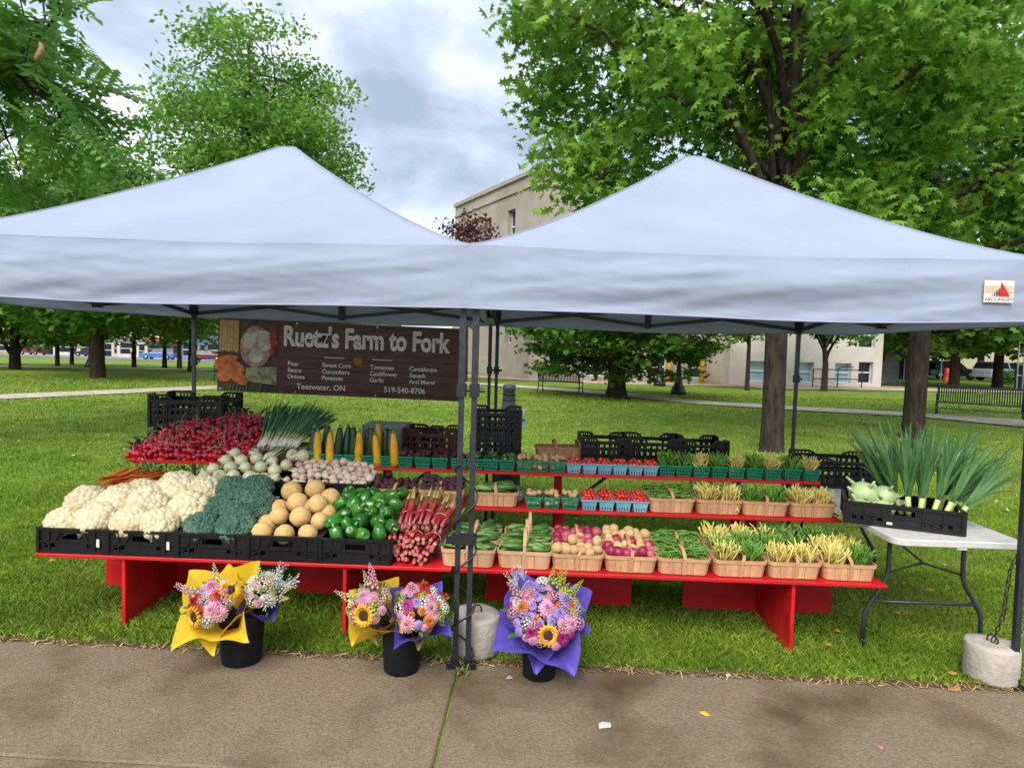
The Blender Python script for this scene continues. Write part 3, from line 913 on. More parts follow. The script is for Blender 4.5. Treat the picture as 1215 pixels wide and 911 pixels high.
    pb = B(); pb.bar((cx, cy, ZP - .45), (cx, cy, ZP - .05), .03, .03); pb.obj('peak_pole', TRUSS, t)
    return t, fv, (X0, X1, Y0, Y1)

tent_l, _, _ = make_tent(-T_S - .006, 'white pop up canopy over the crates and the dark farm banner', 1.3, False)
tent_r, fv_r, ext = make_tent(.006, 'white pop up canopy with a small red sail logo on its valance', 5.1, True)

def text_mesh(name, s, size, m, ext_=0.0, off=0.0, align='LEFT', sx=1.0, space=1.0, res=4):
    cu = bpy.data.curves.new(name, 'FONT')
    cu.body = s; cu.size = size; cu.align_x = align; cu.extrude = ext_; cu.offset = off; cu.space_character = space; cu.resolution_u = res
    o = bpy.data.objects.new('tmp', cu); COL.objects.link(o)
    dg = bpy.context.evaluated_depsgraph_get()
    me = bpy.data.meshes.new_from_object(o.evaluated_get(dg))
    bpy.data.objects.remove(o); bpy.data.curves.remove(cu)
    me.materials.clear(); me.materials.append(m)
    if sx != 1.0:
        for v in me.vertices: v.co.x *= sx
    me.name = name
    return me

# logo patch on the right canopy's valance (faces the street)
LX, LZ, LY = ext[1] - .285, 2.075, ext[2] - .030
lg = B(); lg.b2(-.074, .074, -.001, .001, -.055, .055)
logo = lg.obj('logo_patch', mat('logo_ground', 'd8cfc9', 'e0d6cc', rough=.7, nscale=12), tent_r, False, (LX, LY, LZ), (0, 0, 0))
s1 = B(); s1.b2(-.07, .07, -.0035, -.0025, -.005, .028); s1.obj('orange_band', mat('logo_orange', 'd9a98c', 'dfb79a', rough=.7, nscale=20), logo)
s2 = B(); s2.add([(0, -.006, -.022), (.052, -.006, -.022), (.006, -.006, .05)], [(0, 1, 2)]); s2.obj('red_sail', mat('logo_red', 'c02018', rough=.6), logo)
s3 = B()
for k, h_ in enumerate((.004, .012, .026, .036)):
    s3.b2(-.038 + k * .011, -.033 + k * .011 + .001 * k, -.006, -.005, -.022, -.022 + h_)
s3.obj('grey_bars', mat('logo_grey', '4a4444', rough=.6), logo)
link('lettering', text_mesh('lettering', 'ABCCANOPY', .023, mat('logo_text', '5b5f68', rough=.6), 0, 0, 'CENTER', 1.0, 1.05), logo, (0, -.006, -.046), (PI / 2, 0, 0))

# rope wound round the centre poles, black strap, right pole's chain
cp = T_O
rope = B()
pts = []
for i in range(120):
    f = i / 119
    a = f * 7.3 * PI
    pts.append((cp.x + math.cos(a) * .060 + .004, cp.y + .028 + math.sin(a) * .034, .06 + f * 1.05 + .012 * math.sin(a * .7)))
rope.tube(pts, .0055, 6)
props(rope.obj('cord', BLK, None, True), 'black cord wound round the paired canopy legs', 'cord')
sp = B(); sp.b2(cp.x - .066, cp.x + .064, cp.y - .004, cp.y + .06, .675, .725); sp.b2(cp.x - .095, cp.x - .06, cp.y - .01, cp.y + .02, .682, .715)
props(sp.obj('strap', BLK), 'black strap binding the paired canopy legs together', 'strap')

# ================================================================ BANNER
def plank_print():
    m = bpy.data.materials.new('printed_wood'); m.use_nodes = True
    n, l = m.node_tree.nodes, m.node_tree.links
    b = n['Principled BSDF']; b.inputs['Roughness'].default_value = .45
    tcn = n.new('ShaderNodeTexCoord'); mpn = n.new('ShaderNodeMapping'); mpn.inputs['Scale'].default_value = (1.2, 1, 14)
    l.new(tcn.outputs['Object'], mpn.inputs[0])
    nn = n.new('ShaderNodeTexNoise'); nn.inputs['Scale'].default_value = 4; nn.inputs['Detail'].default_value = 8
    l.new(mpn.outputs[0], nn.inputs['Vector'])
    rp = n.new('ShaderNodeValToRGB'); rp.color_ramp.elements[0].position = .3; rp.color_ramp.elements[1].position = .75
    rp.color_ramp.elements[0].color = lin('2e1810'); rp.color_ramp.elements[1].color = lin('78462f')
    l.new(nn.outputs['Fac'], rp.inputs[0])
    sx = n.new('ShaderNodeSeparateXYZ'); l.new(tcn.outputs['Object'], sx.inputs[0])
    md = n.new('ShaderNodeMath'); md.operation = 'MULTIPLY'; md.inputs[1].default_value = 9.5
    l.new(sx.outputs['Z'], md.inputs[0])
    fr = n.new('ShaderNodeMath'); fr.operation = 'FRACT'; l.new(md.outputs[0], fr.inputs[0])
    gt = n.new('ShaderNodeMath'); gt.operation = 'GREATER_THAN'; gt.inputs[1].default_value = .06; l.new(fr.outputs[0], gt.inputs[0])
    mx = n.new('ShaderNodeMix'); mx.data_type = 'RGBA'
    l.new(gt.outputs[0], mx.inputs[0]); mx.inputs[6].default_value = lin('170d08'); l.new(rp.outputs[0], mx.inputs[7])
    l.new(mx.outputs[2], b.inputs['Base Color'])
    return m
BW, BH = 2.36, .70
ban = empty('banner', 'dark brown printed farm banner with cream lettering hanging under the canopy', 'banner', (-2.83, 6.28, 1.575), (0, R(1.0), .012))
bb = B()
nxb = 40
V, F = [], []
for j in range(9):
    for i in range(nxb + 1):
        u, v = i / nxb, j / 8
        V.append((u * BW, .012 * math.sin(u * 7) * (v - .5) * 0, (v - .5) * BH + .012 * math.sin(u * 3 * PI) ** 2 * 0))
for j in range(8):
    for i in range(nxb):
        a = j * (nxb + 1) + i; F.append((a, a + 1, a + nxb + 2, a + nxb + 1))
bb.add(V, F)
bb.b2(0, BW, .002, .004, -BH / 2, BH / 2)
sheet = bb.obj('sheet', plank_print(), ban)
CREAM = mat('print_cream', 'efe3da', 'f4eae2', rough=.5, nscale=30)
DBR = mat('print_dark', '2a1a14', rough=.5)
PW = .575
def btext(s, x, z, size, sx=1.0, off=0.0, m=CREAM, y=-.003, space=1.0):
    link('lettering', text_mesh('lettering', s, size, m, 0, off, 'LEFT', sx, space), ban, (x, y, z), (PI / 2, 0, 0))
btext("Ruetz's Farm to Fork", PW + .045, .118, .262, .705, .009)
btext("Ruetz's Farm to Fork", PW + .0505, .1205, .262, .705, -.0105, DBR, -.0045)
for s, x, z in (('Peas', .65, 0), ('Beans', .65, -.062), ('Onions', .65, -.124),
                ('Sweet Corn', .98, 0), ('Cucumbers', .98, -.062), ('Potatoes', .98, -.124),
                ('Tomatoes', 1.44, 0), ('Cauliflower', 1.44, -.062), ('Garlic', 1.44, -.124),
                ('Cantaloupe', 1.82, 0), ('Squash', 1.82, -.062), ('And More!', 1.82, -.124)):
    btext(s, x + .02, z - .075, .058, .98, .0008)
btext('Teeswater, ON', .76, -.297, .075, .98, .001)
btext('519-540-8706', 1.60, -.292, .075, .95, .001)
ln = B(); ln.b2(1.02, 1.21, -.004, -.003, .012, .02); ln.obj('rule_line', CREAM, ban); ln = B(); ln.b2(1.48, 1.67, -.004, -.003, .012, .02); ln.obj('rule_line', CREAM, ban)
# small carrot bunch emblem between the rules
em = B()
for a in (-.5, -.25, 0, .25, .5):
    em.add([(1.345 + a * .07 - .012, -.004, .015), (1.345 + a * .07 + .012, -.004, .015), (1.345 + a * .03, -.004, -.06)], [(0, 2, 1)])
em.obj('carrot_emblem', mat('print_orange', 'b5501c', 'c8702c', rough=.5, nscale=30), ban)
em = B()
for a in np.linspace(-1, 1, 9):
    em.add([(1.345 + a * .02 - .004, -.005, .012), (1.345 + a * .02 + .004, -.005, .012), (1.345 + a * .075, -.005, .075 - .02 * a * a)], [(0, 1, 2)])
em.obj('leaf_emblem', mat('print_green', '5d6a2f', '7a8440', rough=.5, nscale=30), ban)
gm = B()
for x in (.75, 1.52, 2.33, .03):
    for z in (-BH / 2 + .022, BH / 2 - .022):
        gm.lathe([(.009, 0), (.009, .002)], 8, (x, 0, 0)) if False else gm.add([(x + .009 * math.cos(k * PI / 4), -.004, z + .009 * math.sin(k * PI / 4)) for k in range(8)], [tuple(range(8))])
gm.obj('grommet', mat('grommet', 'c8c8c8', rough=.3, metal=.6), ban)
# printed vegetable photograph on the banner's left panel
def disc(b, x, z, rx, rz, y, n=14, a0=0.0):
    c, s = math.cos(a0), math.sin(a0)
    pts = []
    for k in range(n):
        t = 2 * PI * k / n
        px, pz = rx * math.cos(t), rz * math.sin(t)
        pts.append((x + px * c - pz * s, y, z + px * s + pz * c))
    b.add(pts, [tuple(range(n))])
pic = B(); pic.b2(0, PW, -.0025, -.0015, -BH / 2, BH / 2)
pic_o = pic.obj('printed_photo', mat('photo_ground', '2b1d18', '5a3d33', rough=.5, nscale=9), ban)
def printed(name, m, fn):
    b = B(); fn(b); b.obj(name, m, pic_o)
def f_corn(b):
    for k in range(7):
        x = .012 + k * .027; b.add([(x, -.005 - .0004 * k, .03 + .01 * (k % 3)), (x + .024, -.005 - .0004 * k, .03), (x + .026 + .004 * (k % 2), -.005 - .0004 * k, .335), (x + .004, -.005 - .0004 * k, .33)], [(0, 1, 2, 3)])
printed('printed_corn', mat('print_corn', 'b98a4a', 'cfa768', rough=.5, nscale=40, rand=0), f_corn)
def f_bask(b): disc(b, .36, .09, .15, .20, -.004, 20)
printed('printed_basket', mat('print_basket', '8e5a48', 'c7a08c', rough=.5, nscale=25), f_bask)
def f_garl(b):
    for k, (x, z, r) in enumerate(((.31, .17, .066), (.39, .19, .062), (.44, .10, .06), (.37, .0, .07), (.29, .11, .05), (.45, .20, .05))):
        disc(b, x, z, r, r * .92, -.005 - k * .0006, 16)
printed('printed_garlic', mat('print_garlic', 'a89c92', 'd6ccc2', rough=.5, nscale=14), f_garl)
def f_tom(b):
    for k, (x, z, r) in enumerate(((.53, .21, .04), (.545, .13, .035), (.52, .05, .03))): disc(b, x, z, r, r, -.0095 - k * .0004)
printed('printed_tomato', mat('print_tomato', '8d1c17', 'b8382a', rough=.5, nscale=20), f_tom)
def f_pep(b):
    for k, (x, z, rx, rz, a) in enumerate(((.09, -.04, .11, .035, .2), (.16, -.09, .12, .045, -.5), (.06, -.13, .10, .05, -.6), (.07, -.2, .07, .06, 0), (.2, -.2, .11, .06, -.7), (.12, -.16, .06, .05, .3))):
        disc(b, x, z, rx, rz, -.0105 - k * .0006, 18, a)
printed('printed_peppers', mat('print_pepper', 'b8481a', 'd98a2c', rough=.5, nscale=16), f_pep)
def f_leek(b):
    for k in range(9):
        z = -.12 - k * .014; b.add([(.27, -.008 - .0003 * k, z - .008), (.57, -.008 - .0003 * k, z + .01 - .006 * k), (.57, -.008 - .0003 * k, z + .022 - .006 * k), (.27, -.008 - .0003 * k, z + .004)], [(0, 1, 2, 3)])
printed('printed_leeks', mat('print_leek', '6f7a3e', 'd0cfa4', rough=.5, nscale=18), f_leek)
def f_asp(b):
    for k in range(12):
        x = .05 + k * .032; b.add([(x, -.0145, -.345), (x + .014, -.0145, -.345), (x + .02 + .004 * (k % 3), -.0145, -.27 + .02 * (k % 4))], [(0, 1, 2)])
printed('printed_asparagus', mat('print_asparagus', '4c5a2e', '6f7d46', rough=.5, nscale=30), f_asp)

# ================================================================ RED DISPLAY STANDS
RED = mat('red_paint', 'bd1118', 'd01c22', rough=.45, nscale=9, detail=8, bump=.25, bscale=35, bdist=.004, c3='a80f16', n3=3.0, stretch=(.35, 2, 2), spec=.45)
ST_O, ST_R = Vector((-0.31, 3.74, 0)), -0.028
STM = Matrix.Translation(ST_O) @ Matrix.Rotation(ST_R, 4, 'Z')
def SW(x, y, z=0.0):
    return STM @ Vector((x, y, z))
Z1, Z2, Z3 = .43, .65, .845
Y2, Y3 = .58, .85
D2, D3 = .38, .74
def make_stand(x0, x1, label):
    s = empty('display_stand', label, 'display stand', tuple(ST_O), (0, 0, ST_R), 'red stepped display stands')
    def plank(name, xa, xb, ya, yb, zt, th=.02):
        b = B(); b.b2(xa, xb, ya, yb, zt - th, zt)
        o = b.obj(name, RED, s)
        md = o.modifiers.new('bevel', 'BEVEL'); md.width = .003; md.segments = 1
        return o
    plank('tabletop', x0, x1, 0, .70, Z1)
    plank('middle_shelf', x0 + .02, x1 - (.0 if x1 < 1 else .0), Y2, Y2 + D2, Z2)
    plank('top_shelf', x0 + .03, x1 - (.0 if x1 < 1 else .03), Y3, Y3 + D3, Z3)
    w = x1 - x0
    for f in (.21, .745):
        c = x0 + w * f if x0 < -1 else x1 - w * f
        b = B(); b.b2(c - .01, c + .01, .02, .68, .0, Z1 - .0205)
        b.obj('cross_panel', RED, s)
        b = B(); b.b2(c - .49, c - .0105, .60, .62, .012, Z1 - .0205); b.b2(c + .0105, c + .49, .60, .62, .012, Z1 - .0205)
        b.obj('long_panel', RED, s)
        b = B(); b.b2(c - .03, c + .03, .76, .80, 0, Z2 - .0205)
        b.obj('post', RED, s)
        b = B(); b.b2(c - .03, c + .03, 1.12, 1.16, 0, Z3 - .0205); b.obj('post', RED, s)
        b = B(); b.bar((c + .12, .9, Z2 + .0), (c + .35, .98, Z3 - .03), .012, .02); b.bar((c + .12, .84, Z2 - .02), (c + .12, 1.0, Z2 + .02), .02, .02)
        b.obj('brace', BLK, s)
    return s
stand_l = make_stand(-2.49, -.012, 'red stepped stand carrying crates of cauliflower, melons and peppers')
stand_r = make_stand(.012, 2.49, 'red stepped stand carrying rows of wooden bean and potato baskets')

# ================================================================ FOLDING TABLE
WPL = mat('white_plastic', 'b9b7b2', 'c6c4bf', rough=.55, nscale=25, bump=.1, bscale=250, spec=.4)
ft = empty('folding_table', 'white plastic folding table with dark bent legs beside the red stand', 'table', (2.5, 3.55, 0), (0, 0, -.02))
tb = B()
x0, x1, y0, y1, rr = -.36, .36, 0.0, 1.83, .07
def rrect(x0, x1, y0, y1, r, n=6):
    P = []
    for cx, cy, a0 in ((x1 - r, y0 + r, -PI / 2), (x1 - r, y1 - r, 0), (x0 + r, y1 - r, PI / 2), (x0 + r, y0 + r, PI)):
        for k in range(n + 1):
            a = a0 + PI / 2 * k / n; P.append((cx + r * math.cos(a), cy + r * math.sin(a)))
    return P
def slabr(b, x0, x1, y0, y1, r, z0, z1, n=6, ch=.006):
    P0 = rrect(x0 + ch, x1 - ch, y0 + ch, y1 - ch, r, n); P1 = rrect(x0, x1, y0, y1, r, n)
    k = len(P0)
    V = [(x, y, z0) for x, y in P0] + [(x, y, z0 + ch) for x, y in P1] + [(x, y, z1 - ch) for x, y in P1] + [(x, y, z1) for x, y in P0]
    F = [tuple(range(k - 1, -1, -1)), tuple(range(3 * k, 4 * k))]
    for r_ in range(3):
        for i in range(k):
            j = (i + 1) % k
            F.append((r_ * k + i, r_ * k + j, (r_ + 1) * k + j, (r_ + 1) * k + i))
    b.add(V, F)
slabr(tb, x0, x1, y0, y1, rr, .69, .73)
tb.obj('tabletop', WPL, ft)
GRL = mat('table_leg_steel', '2f3436', '3a4043', rough=.4, nscale=20)
for yl in (.30, 1.5):
    lo = None
    for sx in (-1, 1):
        g = B(); g.tube([(sx * .22, yl, .69), (sx * .22, yl, .47), (sx * .225, yl, .42), (sx * .25, yl, .36), (sx * .32, yl, .25), (sx * .345, yl, .19), (sx * .35, yl, .02)], .0135, 10)
        lo = g.obj('leg', GRL, ft, True)
    g2 = B(); g2.tube([(-.31, yl, .265), (.31, yl, .265)], .011, 8); g2.obj('crossbar', GRL, lo, True)
    g3 = B(); g3.tube([(-.22, yl + .01, .665), (0, yl + .02, .5), (.22, yl + .01, .44)], .007, 6) ; g3.tube([(-.2, yl + .02, .44), (0, yl + .03, .5)], .006, 6); g3.obj('brace', GRL, lo, True)
    for sx in (-1, 1):
        g4 = B(); g4.lathe([(.017, .0), (.017, .03), (.014, .035)], 10, (sx * .35, yl, 0)); g4.obj('foot_cap', BLK, lo)
lt = B(); lt.b2(-.02, .03, -.002, .03, .682, .69); lt.obj('latch', WPL, ft)

# ================================================================ WEIGHTS AND CHAIN
CEM = mat('cast_concrete', 'a29a90', 'bdb5aa', rough=.9, nscale=9, detail=8, bump=.6, bscale=40, bdist=.012, c3='8d857b', n3=5)
def weight(loc, r, h, label, seed):
    t = empty('tent_weight', label, 'weight', loc, (0, 0, seed), 'round concrete tent weights')
    b = B()
    b.lathe([(r * .95, 0), (r, .02), (r * 1.0, h * .5), (r * .985, h - .02), (r * .94, h - .004), (r * .6, h), (.001, h - .006)], 36)
    b.v = [(x * (1 + .03 * nz(x * 9 + seed, y * 9, z * 9)), y * (1 + .03 * nz(x * 9, y * 9 + seed, z * 9)), z + .008 * nz(x * 8, y * 8, seed) * (z > .1)) for x, y, z in b.v]
    b.obj('block', CEM, t, True)
    hk = B(); hk.tube([(.0, .0, h - .03)] + [(.03 * math.cos(a), 0, h + .01 + .03 * math.sin(a)) for a in np.linspace(PI, -.4, 9)], .005, 6)
    hk.obj('hook', mat('rusty_hook', '2c2420', '4a2c1e', rough=.7, nscale=60), t, True)
weight((-.165, 3.63, 0), .138, .225, 'round concrete weight tucked behind the paired canopy legs', .4)
weight((2.655, 3.48, 0), .130, .20, 'round concrete weight chained to the canopy leg by the folding table', 1.9)
ch = empty('chain', 'dark chain hanging from the canopy leg down to the concrete weight', 'chain', (2.655, 3.48, .20))
pth = [Vector((.0, 0, .0)), Vector((.025, -.03, .16)), Vector((.02, -.06, .42)), Vector((.075, -.09, .62)), Vector((.072, -.095, 1.72))]
seg = []
for a, b_ in zip(pth[:-1], pth[1:]):
    k = max(2, int((b_ - a).length / .031))
    seg += [a.lerp(b_, i / k) for i in range(k)]
LK = B(); 
lp = [(.009 * math.cos(t), 0, .019 * math.sin(t)) for t in np.linspace(0, 2 * PI, 11)]
LK.tube(lp, .0034, 5, False)
lkm = LK.mesh('link', mat('chain_steel', '1c1a1a', '2c2826', rough=.5, nscale=50), True)
for i in range(len(seg) - 1):
    d = (seg[i + 1] - seg[i]).normalized()
    q = d.to_track_quat('Z', 'X').to_matrix() @ Matrix.Rotation(PI / 2 * (i % 2) + .3, 3, 'Z')
    link('link', lkm, ch, tuple((seg[i] + seg[i + 1]) / 2), q.to_euler())
# ================================================================ PARK FURNITURE, STREET, FAR THINGS
BIRON = mat('black_iron', '1a1c1d', '26292a', rough=.45, nscale=20)
GIRON = mat('dark_green_iron', '1f2d2a', '2a3a36', rough=.4, nscale=20)
def bench(label, p0, p1, m, face=1, plaque=False):
    a, b_ = Vector((*p0, 0)), Vector((*p1, 0))
    L = (b_ - a).length
    ang = math.atan2(b_.y - a.y, b_.x - a.x)
    t = empty('park_bench', label, 'bench', tuple(a), (0, 0, ang))
    # local: x along, seat towards -y (face=1)
    f = -face
    n = int(L / .062)
    bk = B(); st = B()
    for i in range(n):
        x = .06 + (L - .12) * i / (n - 1)
        P = [(x, f * .0, .43), (x, f * -.06, .52), (x, f * -.10, .70), (x, f * -.14, .86), (x, f * -.18, .885)]
        for q, r_ in zip(P[:-1], P[1:]): bk.bar(q, r_, .036, .008, (0, 1, 0))
        Q = [(x, f * .0, .43), (x, f * .2, .42), (x, f * .40, .435), (x, f * .44, .40)]
        for q, r_ in zip(Q[:-1], Q[1:]): st.bar(q, r_, .036, .008)
    o1 = bk.obj('backrest_slats', m, t); o1['kind'] = 'stuff'
    o2 = st.obj('seat_slats', m, t); o2['kind'] = 'stuff'
    tr_ = B(); tr_.tube([(.03, f * -.17, .875), (L - .03, f * -.17, .875)], .022, 8); tr_.obj('top_rail', m, t, True)
    fr_ = B(); fr_.tube([(.03, f * .44, .40), (L - .03, f * .44, .40)], .02, 8); fr_.obj('front_rail', m, t, True)
    lr = B(); lr.tube([(.05, f * .12, .20), (L - .05, f * .12, .20)], .012, 6); lr.obj('stretcher', m, t, True)
    for x in (.03, L - .03):
        s = B()
        s.tube([(x, f * -.18, .88), (x, f * -.12, .7), (x, f * -.02, .44), (x, f * -.06, .2), (x, f * -.16, .0)], .022, 8)
        s.tube([(x, f * .46, .0), (x, f * .38, .2), (x, f * .42, .42)], .022, 8)
        s.tube([(x, f * -.03, .43), (x, f * .42, .41)], .02, 8)
        c = [(x, f * (.20 + .2 * math.cos(q)), .53 + .12 * math.sin(q)) for q in np.linspace(0, 2 * PI, 17)]
        s.tube(c, .016, 6, False)
        s.tube([(x, f * -.1, .64), (x, f * .2, .66), (x, f * .4, .65), (x, f * .47, .60)], .02, 8)
        s.tube([(x, f * .38, .2), (x, f * .16, .25), (x, f * -.06, .2)], .014, 6)
        s.obj('side_frame', m, t, True)
    if plaque:
        pl = B(); pl.box((L * .5, f * -.085, .72), (.12, .012, .075)); pl.obj('plaque', mat('plaque', 'b9bab4', rough=.4), t)
    return t
bench('black slatted park bench with looped arms beside the low spreading tree', (1.02, 25.4), (2.58, 24.7), BIRON, -1)
bench('dark green slatted park bench with small pale plaque on its back', (13.2, 20.3), (14.95, 19.0), GIRON, 1, True)
bench('black park bench partly hidden by the printed farm banner', (-12.05, 26.6), (-10.4, 26.9), BIRON, 1)

def lamp_post(label, x, y, h=4.6, s=1.0):
    z = terrain(x, y)
    t = empty('street_lamp', label, 'street lamp', (x, y, z), group='black cast iron street lamps')
    b = B(); b.lathe([(.30 * s, 0), (.30 * s, .18), (.26 * s, .2), (.26 * s, .28), (.22 * s, .32), (.15 * s, .5), (.11 * s, .8), (.09 * s, 1.1), (.10 * s, 1.14), (.07 * s, 1.18)], 14)
    b.obj('base', BIRON, t, True)
    b = B(); b.lathe([(.065 * s, 1.15), (.05 * s, h - .5), (.07 * s, h - .45), (.05 * s, h - .4), (.12 * s, h - .25)], 12); b.obj('post', BIRON, t, True)
    b = B(); b.lathe([(.12, h - .25), (.19, h - .1), (.2, h + .1), (.14, h + .3), (.08, h + .38)], 14); b.obj('globe', mat('lamp_globe', 'c9c9c2', rough=.3), t, True)
    b = B(); b.lathe([(.15, h + .3), (.08, h + .42), (.02, h + .5), (.001, h + .55)], 12); b.obj('finial', BIRON, t, True)
lamp_post('black street lamp with stepped base close behind the low spreading tree', 6.62, 26.0)
lamp_post('black street lamp standing on the brick forecourt by the courthouse', 7.2, 31.9)
lamp_post('tall black street lamp just left of the thick dark trunk', -25.3, 39.2)
lamp_post('slim black street lamp further down the far street', -28.6, 44.6)

# dark stub post with a pale meter box, behind the stacked crates
tp = empty('utility_post', 'short dark flared post with pale meter box behind the crate stack', 'post', (-.03, 7.6, 0))
b = B(); b.lathe([(.16, 0), (.16, .72), (.145, .8), (.10, .95), (.075, 1.08), (.07, 1.22), (.075, 1.225), (.075, 1.275), (.06, 1.285), (.001, 1.29)], 18); b.obj('post', mat('graphite', '3a3e46', '474b54', rough=.5, nscale=10), tp, True)
b = B()
for z in (1.10, 1.17): b.lathe([(.077, z), (.08, z + .006), (.077, z + .014)], 18)
b.obj('band', BLK, tp, True)
b = B(); b.b2(.10, .19, -.12, -.03, .90, 1.0); b.b2(.14, .20, -.1, -.05, .78, .9); b.obj('meter_box', mat('pale_grey_plastic', '9aa0a8', 'aeb4bc', rough=.5, nscale=12), tp)

# ---- cars
def car(label, x, y, rz, paint, L=4.5, H=1.5, suv=False, group='cars parked along the far streets'):
    z = terrain(x, y) + .04
    t = empty('parked_car', label, 'car', (x, y, z), (0, 0, rz), group)
    Wd = 1.78
    lo = [(-.5, .28), (-.5, .62), (-.47, .80), (-.20 if not suv else -.3, .88), (.28, .90), (.47, .78), (.5, .6), (.5, .28)]
    if suv: lo = [(-.5, .3), (-.5, .8), (-.49, 1.0), (.2, 1.0), (.44, .92), (.5, .78), (.5, .3)]
    def extr(b, prof, w0, w1):
        k = len(prof)
        V = [(p[0] * L, -w0 / 2, p[1]) for p in prof] + [(p[0] * L, w0 / 2, p[1]) for p in prof]
        F = [tuple(range(k)), tuple(range(2 * k - 1, k - 1, -1))] + [(i, i + k, (i + 1) % k + k, (i + 1) % k) for i in range(k)]
        b.add(V, F)
    b = B(); extr(b, lo, Wd, Wd); bo = b.obj('body', paint, t)
    md = bo.modifiers.new('bevel', 'BEVEL'); md.width = .07; md.segments = 2
    y0 = 1.0 if suv else .88
    up = [(-.42, y0 - .02), (-.34, H - .06), (-.28, H), (.06, H), (.12, H - .04), (.26, y0 - .02)] if not suv else [(-.49, y0 - .02), (-.46, H - .05), (-.42, H), (.04, H), (.1, H - .05), (.22, y0 - .02)]
    b = B()
    k = len(up)
    V = [(p[0] * L, s * (Wd / 2 - .06 - .18 * (p[1] - y0) / (H - y0)), p[1]) for s in (-1, 1) for p in up]
    b.add(V, [tuple(range(k)), tuple(range(2 * k - 1, k - 1, -1))] + [(i, i + k, i + 1 + k, i + 1) for i in range(k - 1)])
    ca = b.obj('cabin', GLASS, t)
    b = B(); b.box((-.11 * L if not suv else -.19 * L, 0, H + .005), (L * (.34 if not suv else .46), Wd - .38, .05)); b.obj('roof', paint, ca)
    b = B()
    for xx in (-.12, .1):
        for s in (-1, 1): b.bar((xx * L, s * (Wd / 2 - .05), y0 - .05), (xx * L - .02, s * (Wd / 2 - .22), H), .07, .05)
    b.obj('pillar', paint, ca)
    for sx in (-.31, .31):
        for s in (-1, 1):
            b = B(); b.lathe([(.2, -.11), (.32, -.1), (.33, 0), (.32, .1), (.2, .11)], 18)
            b.xform(Matrix.Translation((sx * L, s * (Wd / 2 - .06), .33)) @ Matrix.Rotation(PI / 2, 4, 'X'))
            w = b.obj('wheel', mat('tyre', '17181a', rough=.8), t, True)
            b = B(); b.lathe([(.001, -.115), (.19, -.115), (.2, -.1), (.2, .1), (.19, .115), (.001, .115)], 14)
            b.xform(Matrix.Translation((sx * L, s * (Wd / 2 - .055), .33)) @ Matrix.Rotation(PI / 2, 4, 'X'))
            b.obj('rim', mat('alloy', '9a9da1', rough=.3, metal=.6), w, True)
    for s in (-1, 1):
        b = B(); b.box((L * .492, s * .62, .68), (.06, .3, .12)); b.obj('headlight', mat('lamp_lens', 'c8ccd0', rough=.15), t)
        b = B(); b.box((-L * .492, s * .66, .78), (.06, .22, .16)); b.obj('tail_light', mat('tail_lens', '7a1512', rough=.2), t)
    return t
PR = mat('paint_red', '7a1a20', '8a2226', rough=.25, nscale=2, coat=.6)
PB = mat('paint_blue', '3d66a8', '4a74b4', rough=.25, nscale=2, coat=.6)
PK = mat('paint_black', '15171b', '20232a', rough=.25, nscale=2, coat=.6)
PW_ = mat('paint_white', 'b8bcc2', 'c5c9ce', rough=.25, nscale=2, coat=.6)
PM = mat('paint_maroon', '521820', '611f28', rough=.25, nscale=2, coat=.6)
PS = mat('paint_silver', '8a93a2', '9aa3b2', rough=.25, nscale=2, coat=.5)
car('red car parked on the far street beyond the three stemmed tree', -86.5, 118, R(168), PR, 4.6, 1.55, True)
car('black car parked on the far street near the slim street lamp', -72.5, 112, R(172), PK, 4.5, 1.45)
car('blue car parked before the blue shop front', -50.5, 93.5, R(184), PB, 4.7, 1.6, True)
car('maroon car parked in front of the red brick shop', -42.6, 91.5, R(8), PM, 4.6, 1.5, True)
car('maroon hatchback half hidden behind the slim trees', -38.0, 91.0, R(6), PM, 4.0, 1.5)
car('dark saloon parked beside the blue canopy', 35.5, 53.5, R(10), PK, 4.6, 1.45)
car('pale blue car parked behind the shade trees', 38.8, 51.5, R(12), PS, 4.6, 1.5, True)
car('silver car parked beyond the dark shrubs', 47.0, 49.5, R(15), PW_, 4.6, 1.5)
car('white car parked at the courthouse corner', 25.6, 52.5, R(80), PW_, 4.6, 1.5, True)

